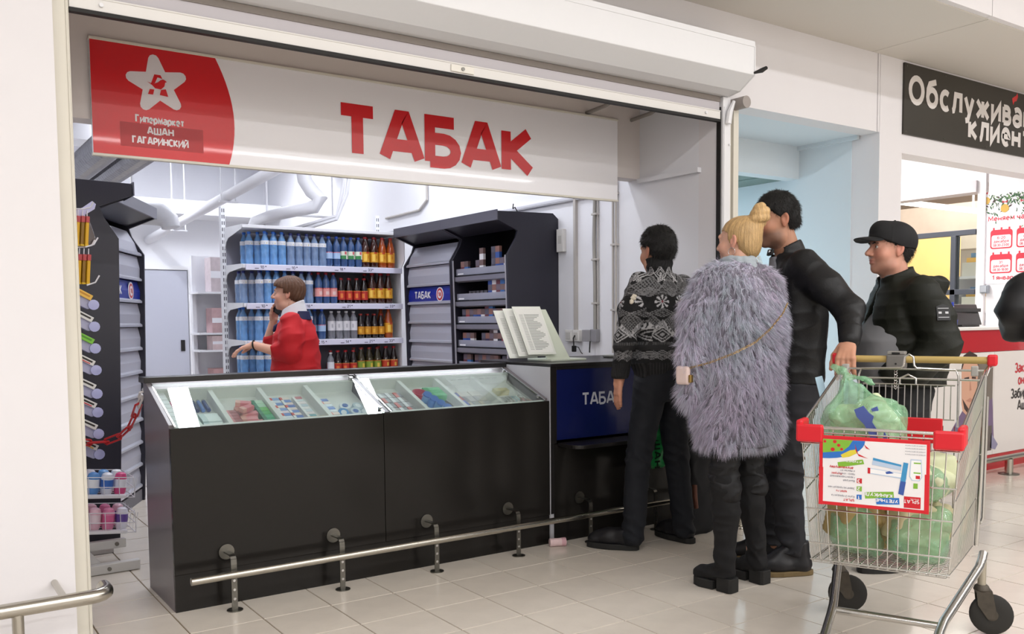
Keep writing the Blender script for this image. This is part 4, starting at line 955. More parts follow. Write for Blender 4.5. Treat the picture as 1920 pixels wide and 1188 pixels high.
MB().box((4.1045, 5.30, 1.80), (4.106, 5.34, 1.86)).build('box_cover', mat('socket_face', 'c4c2bd'), o, world=True)
o = thing('hanging_cable', 'two grey cable stubs over the sign under the opening ceiling', 'cable', (3.9, 4.3, 2.6))
for x, ya in ((3.68, 4.1), (4.06, 4.0)): MB().tube([(x, 4.48, 2.545), (x, 4.30, 2.555), (x, 4.22, 2.575), (x, ya, 2.58), (x, 3.95, 2.62)], .013, 8).build('cable_stub', mat('cable_grey', '8f8983', rough=.6), o, world=True, smooth=True)

# far white shelf with boxes beside the back door
o = thing('stock_shelf', 'white wall shelf unit with small cartons between back door and drinks rack', 'shelf', (2.95, 9.6, 0))
MB().box((2.62, 9.85, .3), (3.3, 9.87, 1.95)).build('back_panel', M_rack, o, world=True)
for z in (.55, .95, 1.13, 1.56): MB().box((2.60, 9.5, z - .02), (3.3, 9.85, z)).build('shelf_board', M_rack, o, world=True)
MB().box((3.26, 9.5, 0), (3.3, 9.85, 1.95)).box((2.62, 9.8, 0), (2.66, 9.85, 1.95)).build('shelf_side', M_rack, o, world=True)
for k, (z, h, c) in enumerate(((.9505, .30, 'c9b4b4'), (1.1305, .26, 'b99a9c'), (1.5605, .36, 'c4b8bc'), (.5505, .2, 'b08c8c'))):
    if k == 0: h = .15
    b = thing('stock_carton', f'pinkish carton on the far stock shelf, {ORD[k]} of four', 'carton', (2.86, 9.62, z), group='cartons on the stock shelf')
    MB().box((-.12, -.1, 0), (.16, .12, h)).build('carton', mat('carton_' + c, c, rough=.7, noise=.2, nscale=20), b); MB().box((-.12, -.1005, h * .4), (.16, -.1, h * .6)).build('carton_tape', M_lw, b)

# ------------------------------------------------------------------ wire display stand by the entrance
ws = thing('wire_stand', 'white wire display stand with sloping trays, half hidden behind the entrance wall', 'stand', (.75, 4.95, 0))
for y in (4.80, 5.10):
    pass
f = MB(); f.box((.45, 4.84, .095), (.925, 4.875, .14)).build('foot_bar', mat('stand_grey', 'c9c6c2', rough=.45), ws, world=True, bevel=.004)
MB().box((.45, 4.72, .002), (.965, 4.765, .05)).build('foot_bar', MATS['stand_grey'], ws, world=True, bevel=.004)
MB().prism([(.74, 4.77, .03), (.79, 4.77, .03), (.72, 4.85, .12), (.68, 4.85, .12)], (0, 0, .02)).build('foot_link', MATS['stand_grey'], ws, world=True)
MB().box((.45, 5.15, .002), (.92, 5.19, .04)).build('foot_bar', MATS['stand_grey'], ws, world=True)
MB().box((.50, 4.90, .05), (.54, 5.02, 1.95)).build('stand_post', MATS['stand_grey'], ws, world=True)
for p_ in ((.62, 4.74), (.82, 4.74), (.88, 4.858)): MB().cyl((p_[0], p_[1] - .026, .025 if p_[1] < 4.8 else .118), (p_[0], p_[1] - .015, .025 if p_[1] < 4.8 else .118), .01, seg=10).build('foot_bolt', M_steel, ws, world=True)
wire = mat('wire_white', 'dfdde2', rough=.35)
for k, (z, zz) in enumerate(((.50, .36), (.32, .175))):
    b = MB(); x0, x1, dz = .54, .965, -.045
    for y in (4.80, 5.10):
        for fz in (0, .05, .10): b.tube([(x0, y, z - .10 + fz), (x1, y, z - .10 + fz + dz)], .0025, 5)
        for i in range(7): x = x0 + (x1 - x0) * i / 6; b.tube([(x, y, z - .10 + dz * i / 6), (x, y, z + dz * i / 6)], .002, 5)
    for i in range(5): y = 4.80 + .075 * i; b.tube([(x0, y, z - .10), (x1, y, z - .10 + dz), (x1 + .012, y, z + dz)], .002, 5)
    for fz in (0, .05, .10): b.tube([(x1, 4.80, z - .1 + fz + dz), (x1, 5.10, z - .1 + fz + dz)], .0025, 5)
    b.build('wire_basket_mesh', wire, ws, world=True)
    MB().box((.52, 4.79, z - .125), (.925, 4.83, z - .108), rot=(0, .1, 0)).build('basket_arm', wire, ws, world=True, bevel=.004)
    cols = (['4f86c8', 'dfe4ee', 'e9ecf2', '5f94d2', 'e2e6f0', 'd94f86', 'e6ebf4', '3f74c0', 'dfe6f0', 'e8e4ee', '6aa0d8', 'eef0f4'] if k == 0 else ['e86a9c', 'f0b4c8', 'dd4488', 'f2c6d4', 'e78ab0', 'e4e2ee', 'ec9cbc', '5f84d0', 'e05a94', 'f0bccc', 'e87aa8', 'eec0d0'])
    for i in range(12):
        cx2, cy2 = .585 + .064 * (i % 6) + .0 * k, 4.86 + .11 * (i // 6)
        o = thing('tissue_pack', f"{'white and blue' if k == 0 else 'pink'} pack, {ORD[i % 6]} in the {'near' if i < 6 else 'rear'} row of the {'upper' if k == 0 else 'lower'} basket", 'pack', (cx2, cy2, z - .094 + dz * (cx2 - x0) / (x1 - x0)), group='packs in the wire baskets', rot=(.06 * math.sin(i * 2), .11, .2 * math.sin(i * 1.3)))
        MB().lathe([(.022, 0), (.029, .012), (.030, .085), (.024, .105), (.012, .112)], seg=10).build('pack_body', gmat(cols[i]), o, smooth=True)
        MB().lathe([(.0305, .035), (.0312, .06), (.0305, .078)], seg=10).build('pack_label', gmat(['eef0f4', '3f6fc0', 'e9e9f2'][i % 3] if k == 0 else ['f4dfe6', 'e06a9a', '6a4f9c'][i % 3]), o, smooth=True)
# hooks with hanging goods above
hz = [(1.80, 'pens'), (1.61, 'pens'), (1.35, 'yellow'), (1.24, 'white'), (1.13, 'green'), (1.02, 'white'), (.90, 'white'), (.805, 'white'), (.695, 'white'), (.59, 'white')]
for k, (z, kind) in enumerate(hz):
    if kind == 'pens':
        b = MB(); b.tube([(.54, 4.95, z), (.80, 4.95, z + .012), (.835, 4.95, z + .022), (.85, 4.95, z + .05)], .004, 6); b.build('display_hook', wire, ws, world=True, smooth=True)
        MB().tube([(.80, 4.92, z - .18), (.84, 4.92, z - .165), (.86, 4.92, z - .13)], .004, 6).build('display_hook', wire, ws, world=True, smooth=True)
        if k == 0: MB().prism([(.70, 4.95, z - .03), (.80, 4.95, z + .02), (.845, 4.95, z + .055), (.862, 4.95, z + .04), (.855, 4.95, z + .015), (.79, 4.95, z - .03)], (0, .003, 0)).build('price_tag', mat('tag_lilac', 'c9c8ea', rough=.3), ws, world=True)
        for i in range(6):
            o = thing('pen_pack', f"hanging pack of yellow pens, {ORD[i]} from the entrance wall on the {'upper' if k == 0 else 'lower'} hook", 'pens', (.70 + .021 * i, 4.935, z - .17), group='yellow pen packs on hooks', rot=(0, .08, .3))
            MB().box((-.008, -.012, 0), (.008, .012, .115)).build('pen_bundle', gmat('d8a416' if i % 2 else '8a6414'), o, bevel=.003); MB().box((-.0085, -.0125, .115), (.0085, .0125, .145)).build('pack_header', gmat('b8484a'), o); MB().box((-.0088, -.0128, -.004), (.0088, .0128, .004)).build('pen_caps', gmat('d9b020'), o)
            MB().cyl((0, 0, .144), (0, 0, .175), .0025, seg=6).build('hang_loop', wire, o)
    else:
        c = {'yellow': 'e8b84a', 'green': '7cc23c', 'white': 'dcdad6'}[kind]
        a = MB().prism([(.56, 4.93, z + .12), (.57, 4.93, z + .15), (.83, 4.93, z + .0), (.825, 4.93, z - .035), (.80, 4.93, z - .04), (.56, 4.93, z + .09)], (0, .07, 0)).build('sloping_tray', mat('tray_milky', 'b9b8d2', rough=.25, alpha=.85), ws, world=True, bevel=.003)
        MB().lathe([(.012, -.01), (.026, -.008), (.026, .008), (.012, .01)], (.828, 4.925, z - .018), 14, ax='y').build('tray_tip', mat('tray_tip_lilac', 'aeb0d8', rough=.25), a, world=True, smooth=True)
        o = thing('small_goods_pack', f"{kind} pack with dark stripe on the {ORD[k - 2]} sloping tray of the wire stand", 'pack', (.765, 4.925, z + .035), group='packs on the sloping trays', rot=(0, .52, 0))
        MB().box((-.06, -.012, -.004), (.058, .0, .024)).build('pack_body', gmat(c), o, bevel=.002); MB().box((-.05, -.0126, .008), (.046, -.012, .017)).build('pack_stripe', gmat('2a2622' if kind == 'white' else ('4f9020' if kind == 'green' else 'c88a20')), o)
        if k in (5, 7, 9): MB().box((-.05, -.0126, -.002), (.04, -.012, .004)).build('pack_stripe', gmat(['c8404e', 'd8a03a', 'cf5a5a'][(k // 2) % 3]), o)
tb = thing('clear_blister', 'clear blister bag of dark sweets behind the hanging pens', 'bag', (.83, 5.0, 1.65))
MB().prism([(.80, 4.985, 1.78), (.83, 4.985, 1.78), (.865, 4.985, 1.66), (.845, 4.985, 1.63), (.77, 4.985, 1.64)], (0, .03, 0)).build('bag', mat('bag_dark_clear', '5a4a48', rough=.1, alpha=.6, coat=.8), tb, world=True, bevel=.006); MB().box((.80, 4.984, 1.70), (.83, 5.016, 1.75)).build('bag_label', gmat('2a3470'), tb, world=True)
MB().cyl((.815, 5.0, 1.78), (.815, 5.0, 1.80), .003, seg=6).build('hang_loop', wire, tb, world=True)
# plastic chain across the gap
ch = thing('plastic_chain', 'red plastic barrier chain with white end links between stand and counter', 'chain', (.9, 4.6, .66))
pts = [(.60, 4.90, .69), (.70, 4.90, .655), (.78, 4.88, .640), (.85, 4.85, .643), (.905, 4.80, .67), (.935, 4.72, .72), (.945, 4.63, .785), (.945, 4.54, .845), (.942, 4.45, .89), (.938, 4.40, .915)]
PP = [Vector(p) for p in pts]
for i in range(len(PP) - 1):
    a, b = PP[i], PP[i + 1]; d = (b - a).normalized(); L_ = (b - a).length * .5 + .014; m = (a + b) / 2
    up = Vector((0, 0, 1)) if i % 2 else d.cross(Vector((0, 0, 1))).normalized()
    sd = (up - d * up.dot(d)).normalized() * .014
    loop = [m + d * (L_ - .012) * sx * (1 if True else 1) + sd * sy for sx, sy in ((1, -1), (1.25, 0), (1, 1), (-1, 1), (-1.25, 0), (-1, -1))]
    MB().tube(loop, .0055, 6, closed=True).build('chain_link', gmat('b81f22') if i < 7 else gmat('e4dcd8'), ch, world=True, smooth=True)
MB().tube([(.938, 4.40, .915), (.936, 4.385, .935), (.93, 4.372, .93)], .004, 6).build('chain_hook', wire, ch, world=True)

# ------------------------------------------------------------------ handrail at the entrance wall
hr = thing('wall_handrail', 'brushed steel handrail with bent end in front of the white entrance wall', 'rail', (.3, 3.45, 0))
pts = [(-1.2, 3.42, .268)] + [(.53, 3.42, .268)] + [(.53 + .06 * math.sin(a), 3.48 - .06 * math.cos(a), .268) for a in (.4, .8, 1.2, 1.57)] + [(.59, 3.53, .268)]
MB().tube(pts, .0255, 18).build('rail_tube', M_chrome, hr, world=True, smooth=True)
for x in (.30, -.7):
    MB().cyl((x, 3.42, 0), (x, 3.42, .25), .019, seg=14).build('rail_post', M_chrome, hr, world=True, smooth=True)
MB().cyl((.59, 3.53, .268), (.59, 3.536, .268), .0245, seg=18).build('end_plug', mat('plug_grey', '8e8b86', rough=.5), hr, world=True, smooth=True)
MB().cyl((.45, 3.44, .268), (.45, 3.70, .268), .012, seg=10).build('wall_arm', M_chrome, hr, world=True)

# ------------------------------------------------------------------ service desk area
M_red = mat('desk_red', 'b0141c', rough=.18, coat=.4)
sd_ = thing('service_desk', 'long red and white service desk with printed front panels', 'desk', (8.0, 3.9, 0))
MB().box((6.20, 3.66, 1.125), (8.385, 4.25, 1.145)).build('desk_top', mat('desk_top_white', 'dcd8d4', rough=.35), sd_, world=True, bevel=.002)
for a, b in ((6.22, 6.683), (6.689, 8.38)):
    MB().box((a, 3.683, .952), (b, 3.70, 1.124)).build('red_panel', M_red, sd_, world=True, bevel=.001)
for a, b in ((6.22, 7.215), (7.219, 8.38)):
    MB().box((a, 3.683, .125), (b, 3.70, .949)).build('white_panel', mat('desk_panel_white', 'd6d0cc', rough=.3), sd_, world=True)
MB().box((6.22, 3.69, 0), (8.38, 3.71, .122)).build('red_plinth', M_red, sd_, world=True)
MB().box((6.20, 3.70, 0), (6.22, 4.2, 1.124)).box((6.22, 4.18, 0), (8.38, 4.2, 1.12)).build('desk_carcass', mat('desk_panel_white', 'd6d0cc'), sd_, world=True)
# printed picture of a smiling man with purple shirt on the desk panel (flat print)
y = 3.6822
pic = MB()
col_pic = ['6e655c', 'c89a82', '3a2a24', '6d5a78', '5c5450', 'd9d4d0', 'b27f6a', '8a86a0']
pm = [mat('print_' + c, c, rough=.35) for c in col_pic]
def pq(pts, mi, l=0): pic.prism([(a, y - .0003 * l, b) for a, b in pts], (0, .0002, 0), mi)
pq([(6.70, .2), (7.213, .2), (7.213, .94), (6.70, .94)], 5, 0)
pq([(6.95, .45), (7.2, .45), (7.2, .90), (6.95, .90)], 0, 1)
pq([(6.45, .22), (6.75, .5), (6.86, .56), (7.02, .52), (7.2, .58), (7.24, .2), (6.45, .2)], 3, 2)
pq([(6.74, .56), (6.76, .50), (6.86, .44), (6.94, .50), (6.96, .62), (6.97, .86), (6.92, .93), (6.80, .93), (6.73, .85)], 1, 3)
pq([(6.72, .80), (6.75, .93), (6.84, .965), (6.95, .93), (6.98, .84), (6.93, .88), (6.84, .90), (6.76, .87)], 2, 4)
pq([(6.77, .76), (6.84, .765), (6.84, .75), (6.77, .745)], 2, 5); pq([(6.88, .765), (6.94, .76), (6.94, .745), (6.88, .75)], 2, 5)
pq([(6.80, .58), (6.86, .565), (6.92, .58), (6.86, .60)], 6, 5); pq([(6.855, .74), (6.88, .66), (6.85, .655)], 6, 5)
pq([(6.75, .60), (6.86, .50), (6.95, .58), (6.92, .53), (6.86, .46), (6.78, .52)], 2, 4)
pq([(7.05, .16), (7.2, .16), (7.2, .36), (7.06, .36)], 4, 4); pq([(7.19, .3), (7.30, .2), (7.26, .16), (7.18, .18)], 7, 4)
pic.build('printed_portrait', pm, sd_, world=True)
t = MB(); rt = mat('print_red', 'b8323a', rough=.4); bk = mat('print_black', '3a3634', rough=.4)
text(t, 'Заказывай', (7.545, y - .0008, .765), X_, Z_, .085, wt=.18, sp=.06, xs=.8); text(t, 'онлайн', (7.60, y - .0008, .665), X_, Z_, .085, wt=.18, sp=.06, xs=.8); t.build('red_lettering', rt, sd_, world=True)
t = MB(); text(t, 'Забирай', (7.49, y - .0008, .555), X_, Z_, .085, wt=.18, sp=.06, xs=.8); text(t, 'Ашан', (7.60, y - .0008, .455), X_, Z_, .085, wt=.18, sp=.06, xs=.8); t.build('black_lettering', bk, sd_, world=True)
dr_ = thing('desk_rail', 'steel foot rail on round based posts before the service desk', 'rail', (8, 3.5, 0))
MB().tube([(6.2, 3.5, .135), (8.35, 3.5, .135)], .02, 12).build('rail_tube', M_chrome, dr_, world=True, smooth=True)
for x in (7.12, 8.2):
    MB().cyl((x, 3.5, 0), (x, 3.5, .12), .03, seg=14).build('rail_post', M_chrome, dr_, world=True, smooth=True); MB().lathe([(.075, 0), (.075, .006), (.03, .012)], (x, 3.5, 0), 20).build('post_base', M_steel, dr_, world=True, smooth=True)
mo = thing('desk_monitor', 'black monitor seen from behind on the service desk', 'monitor', (7.45, 4.05, 1.1455))
MB().prism([(7.19, 4.0, 1.16), (7.66, 4.02, 1.16), (7.71, 4.10, 1.335), (7.25, 4.08, 1.335)], (0, .03, 0)).build('screen_back', mat('monitor_black', '191817', rough=.35), mo, world=True, bevel=.006)
MB().box((7.30, 4.0, 1.146), (7.58, 4.18, 1.162)).build('monitor_foot', MATS['monitor_black'], mo, world=True, bevel=.003); MB().box((7.24, 4.05, 1.27), (7.69, 4.075, 1.30)).build('back_ridge', MATS['monitor_black'], mo, world=True)
pc2 = thing('pen_cup', 'blue pen holder with white marker beside the monitor', 'pen cup', (7.165, 4.0, 1.1455))
MB().lathe([(.03, 0), (.034, .01), (.036, .06), (.032, .06), (.028, .012)], seg=14).build('cup', gmat('2338a0'), pc2, smooth=True)
MB().cyl((.0, 0, .01), (-.01, 0, .17), .009, seg=8).build('marker', gmat('e4e6f2'), pc2); MB().cyl((-.01, 0, .17), (-.0125, 0, .205), .0095, seg=8).build('marker_cap', gmat('2338a0'), pc2); MB().cyl((.015, 0, .02), (.03, .01, .12), .006, seg=8).build('pen', gmat('2338a0'), pc2)
# side wall of the desk area with the poster, glazing beyond it
XS = 8.4
struct('wall_side', MB().box((XS, 3.30, 0), (XS + .12, 4.38, 3.08)), mat('side_wall_paint', 'e6e4e8', rough=.6))
struct('trim_4', MB().box((XS - .02, 4.395, 0), (XS + .02, 4.47, 3.0)), M_wall)
struct('ceiling_desk', MB().box((5.91, 3.95, 3.0), (XS + .2, 14, 3.1)), M_wall)
struct('ceiling_desk_beam', MB().box((XS - .05, 4.47, 2.39), (XS + .15, 9.5, 2.497)), mat('beam_grey', 'c4bec2', rough=.7))
struct('wall_desk_upper', MB().box((XS + .15, 4.47, 2.5), (XS + .2, 9.5, 3.0)), M_wall)
gz = tag(thing('window_1', None, None, (XS, 6, 0)), kind='structure')
M_alug = mat('frame_graphite', '50535c', rough=.4, metal=.3)
for nm, a, b in (('top_rail', (XS - .03, 4.475, 2.0), (XS + .03, 9.5, 2.05)), ('mid_rail', (XS - .03, 4.475, 1.44), (XS + .03, 9.5, 1.49)), ('bottom_rail', (XS - .03, 4.475, .0), (XS + .03, 9.5, .08)), ('mullion', (XS - .03, 4.665, .08), (XS + .05, 4.715, 2.0)), ('mullion', (XS - .03, 5.75, .08), (XS + .03, 5.80, 2.0)), ('mullion', (XS - .03, 6.9, .08), (XS + .03, 6.95, 2.0))):
    MB().box(a, b).build(nm, M_alug, gz, world=True, bevel=.002)
for a, b in ((4.475, 4.665), (4.715, 5.75), (5.80, 6.9), (6.95, 9.5)):
    MB().box((XS - .004, a, .08), (XS + .004, b, 1.44)).build('window_pane', M_glass, gz, world=True); MB().box((XS - .004, a, 1.49), (XS + .004, b, 2.0)).build('window_pane', M_glass, gz, world=True)
po = thing('opening_hours_poster', 'white poster with fir garland and red calendar sheets on the side wall', 'poster', (XS, 4.0, 1.53))
PX = XS - .0035; UY = Vector((0, -1, 0))
def pbox(mb, u0, u1, z0, z1, l, mi=0): mb.box((PX - l, 4.425 - u1, z0), (PX - l + .0006, 4.425 - u0, z1), mi)
m0 = MB(); m0.box((PX, 3.4, 1.53), (PX + .003, 4.425, 2.38)); m0.build('poster_sheet', mat('poster_white', 'e8e4ea', rough=.35), po, world=True)
gm = MB(); rg = random.Random(3)
for i in range(420):
    u = rg.uniform(.0, 1.0); zc = 2.38 - abs(rg.gauss(0, .09)) - .02; a = rg.uniform(-1.2, 1.2); ln = rg.uniform(.02, .05)
    p = Vector((PX - .0006 - 0.000004 * i, 4.425 - u, zc)); d = Vector((0, math.sin(a), -math.cos(a))) * ln; n = Vector((0, d.z, -d.y)) * .16
    q = [p, p + d * .5 + n, p + d, p + d * .5 - n]
    if all(3.41 < v.y < 4.42 and 1.9 < v.z < 2.378 for v in q): gm.quad(*q, mi=rg.choice((0, 0, 0, 1, 2)))
gm.build('fir_garland_print', [mat('print_fir', '2f5a34', rough=.5), mat('print_fir_dark', '3c2a24', rough=.5), mat('print_fir_light', '7a9c6a', rough=.5)], po, world=True)
bl = MB()
for u, z, r_ in ((.03, 2.30, .035), (.20, 2.215, .038), (.5, 2.25, .035)):
    bl.prism([(PX - .0028, 4.425 - u + r_ * math.cos(a * .5236), z + r_ * math.sin(a * .5236)) for a in range(12)], (.0005, 0, 0))
bl.build('bauble_print', mat('print_gold', 'c9a24a', rough=.4), po, world=True)
rb = MB()
for u, z in ((.20, 2.275), (.02, 2.37), (.36, 2.27)): rb.prism([(PX - .0032, 4.425 - u - .025, z + .012), (PX - .0032, 4.425 - u, z), (PX - .0032, 4.425 - u + .025, z + .012), (PX - .0032, 4.425 - u + .02, z - .012), (PX - .0032, 4.425 - u, z - .004), (PX - .0032, 4.425 - u - .02, z - .012)], (.0005, 0, 0))
rb.build('red_bow_print', mat('print_bow_red', 'b8303c', rough=.4), po, world=True)
pr = mat('print_poster_red', 'd03848', rough=.4); 

def plet(s, u, z, h, l=.001, **k):
    m_ = MB(); text(m_, s, (PX - l, 4.425 - u, z), UY, Z_, h, **k); m_.build('poster_lettering', pr, po, world=True)


plet('Меняем часы работы', .05, 2.105, .048, wt=.17, sp=.1); plet('1 января 31 декабря', .10, 1.565, .042, wt=.17, sp=.1)
for c in range(3):
    for r_ in range(2):
        u0, z0 = .075 + c * .235, 1.85 - r_ * .225
        if u0 + .2 > 1.0: continue
        cm = MB(); R1 = .02
        def rr(a, b, c_, d_, rad, l):
            P_ = []
            for (cx3, cz3, s) in ((b - rad, d_ - rad, 0), (a + rad, d_ - rad, 90), (a + rad, c_ + rad, 180), (b - rad, c_ + rad, 270)):
                P_ += [(PX - l, 4.425 - (cx3 + rad * math.cos(math.radians(s + e))), cz3 + rad * math.sin(math.radians(s + e))) for e in (0, 30, 60, 90)]
            return P_
        cm.prism(rr(u0, u0 + .20, z0, z0 + .175, .025, .001), (.0005, 0, 0))
        for e in (.03, .10, .17): cm.box((PX - .0012, 4.425 - u0 - e - .008, z0 + .165), (PX - .0006, 4.425 - u0 - e + .008, z0 + .195))
        cm.build('calendar_print', pr, po, world=True)
        ci = MB(); ci.prism(rr(u0 + .012, u0 + .188, z0 + .012, z0 + .125, .018, .0018), (.0005, 0, 0)); ci.build('calendar_sheet_print', MATS['poster_white'], po, world=True)
        a1, a2, a3 = (('6-20', 'декабря', '08:30-23:00') if r_ == 0 else ('31', 'декабря', '08:30-18:00'))
        plet(a1, u0 + .10, z0 + .088, .026, .0024, wt=.15, sp=.1, align='c'); plet(a2, u0 + .10, z0 + .055, .026, .0024, wt=.15, sp=.1, align='c'); plet(a3, u0 + .10, z0 + .022, .024, .0024, wt=.15, sp=.1, xs=.8, align='c')
o = thing('switch_box', 'grey surface switch box on the side wall under the poster', 'switch', (XS, 4.38, 1.48)); MB().box((XS - .04, 4.345, 1.445), (XS - .001, 4.42, 1.52)).build('switch_body', mat('switch_grey', '8f949c', rough=.5), o, world=True, bevel=.004); MB().box((XS - .046, 4.355, 1.455), (XS - .04, 4.41, 1.51)).build('switch_key', mat('switch_light', 'a6aab2', rough=.4), o, world=True, bevel=.002)
# the hall beyond the glazing
struct('wall_hall_far', MB().box((17.5, 3.95, 0), (17.6, 14, 4.4)), mat('far_wall_paint', 'd9ccc0', rough=.8))
struct('wall_hall_far_left', MB().box((5.91, 13.9, 0), (17.6, 14, 4.4)), mat('far_wall_paint', 'd9ccc0'))
struct('ceiling_hall_far', MB().box((8.6, 3.95, 4.2), (17.6, 14, 4.3)), mat('far_ceiling_paint', 'c9bfb6', rough=.8))
struct('wall_rough_beam', MB().box((13.4, 4.6, 2.25), (13.8, 14, 2.95)), mat('concrete_rough', 'b3a698', rough=.9, noise=.28, nscale=2.2, bump=.4, bscale=3))
lm = thing('tube_lamp', 'long white fluorescent tube lamp in the hall beyond the glazing', 'lamp', (12.0, 7, 2.75)); MB().box((9.3, 6.96, 2.77), (13.3, 7.04, 2.80)).build('lamp_body', M_metalw, lm, world=True); MB().cyl((9.3, 7, 2.752), (13.3, 7, 2.745), .018, seg=10).build('lamp_tube', mat('tube_emit', 'fff6ee', emit=6), lm, world=True); MB().box((10, 6.99, 2.8), (10.02, 7.01, 4.2)).box((13, 6.99, 2.8), (13.02, 7.01, 4.2)).build('lamp_rod', M_metalw, lm, world=True)
bn = thing('yellow_banner', 'large yellow advertising banner beyond the glazing', 'banner', (11.2, 6.6, 1.0)); MB().box((10.6, 6.59, .75), (11.95, 6.61, 2.3)).build('banner_sheet', mat('banner_yellow', 'efc67c', rough=.5, noise=.15, nscale=2), bn, world=True); tx = MB(); text(tx, 'скидки', (10.75, 6.588, 1.25), X_, Z_, .16, wt=.18); tx.build('banner_lettering', gmat('f4e6c0'), bn, world=True); MB().box((10.6, 6.57, .70), (11.95, 6.63, .75)).build('banner_bar', M_metalw, bn, world=True); MB().box((10.65, 6.59, 0), (10.69, 6.61, .7)).box((11.85, 6.59, 0), (11.89, 6.61, .7)).build('banner_leg', M_metalw, bn, world=True)
bn = thing('red_sign', 'small red sign panel beyond the glazing beside the yellow banner', 'sign', (10.2, 6.7, 1.5)); MB().box((9.95, 6.69, 1.60), (10.4, 6.71, 1.82)).build('sign_panel', M_red, bn, world=True); MB().box((10.1, 6.695, 0), (10.13, 6.715, 1.6)).build('sign_post', M_metalw, bn, world=True)
for k in range(3):
    x = 10.9 + 1.3 * k; y0 = 5.5 + .55 * k
    sh = thing('goods_shelf', f'tall shelf of coloured goods beyond the glazing, {ORD[k]} from the poster wall', 'shelf', (x, y0, 0), group='goods shelves in the hall')
    MB().box((-.55, .3, 0), (.55, .33, 1.7)).build('back_panel', M_rack, sh)
    for z in (.1, .5, .9, 1.3, 1.7):
        MB().box((-.55, -.1, z - .03), (.55, .3, z)).build('shelf_board', M_rack, sh)
        g = MB()
        for i in range(11): g.box((-.52 + i * .095, -.05, z), (-.44 + i * .095, .2, z + .16 + .12 * ((i * 7 + k) % 3) / 2), mi=(i * 5 + int(z * 10)) % 4)
        tag(g.build('shelf_goods', [gmat('c8453c'), gmat('e0dcd2'), gmat('d8a84a'), gmat('5a86b8')], sh), kind='stuff')
# barrier post in the passage mouth
bo = thing('barrier_post', 'short round steel barrier post with small knob in the passage mouth', 'post', (4.066, 3.54, 0))
MB().lathe([(.06, 0), (.06, .01), (.055, .016), (.035, .02)], seg=20).build('post_base', M_chrome, bo, smooth=True); MB().cyl((0, 0, .016), (0, 0, .255), .022, seg=16).build('post_tube', M_chrome, bo, smooth=True); MB().box((-.055, -.04, .250), (.055, .04, .27)).build('post_plate', mat('plate_cream', 'c9c0ae', rough=.4), bo, bevel=.003); MB().lathe([(.012, .27), (.012, .29), (.018, .295), (.012, .315)], seg=12).build('post_knob', M_steel, bo, smooth=True)
# paper cup on the floor
pc3 = thing('paper_cup', 'crumpled pinkish paper tube lying on the floor by the foot rail', 'litter', (2.93, 3.83, .023), rot=(0, math.radians(90), math.radians(-22)))
MB().lathe([(.021, -.045), (.023, -.04), (.022, 0), (.0235, .045), (.0215, .045), (.020, 0), (.02, -.043)], seg=16).build('paper_tube', mat('paper_pink', 'd8bcbc', rough=.7, noise=.12, nscale=60), pc3, smooth=True); MB().lathe([(.0238, .02), (.0242, .044)], seg=16).build('torn_rim', mat('paper_pink_dark', 'c49aa0', rough=.7), pc3, smooth=True)
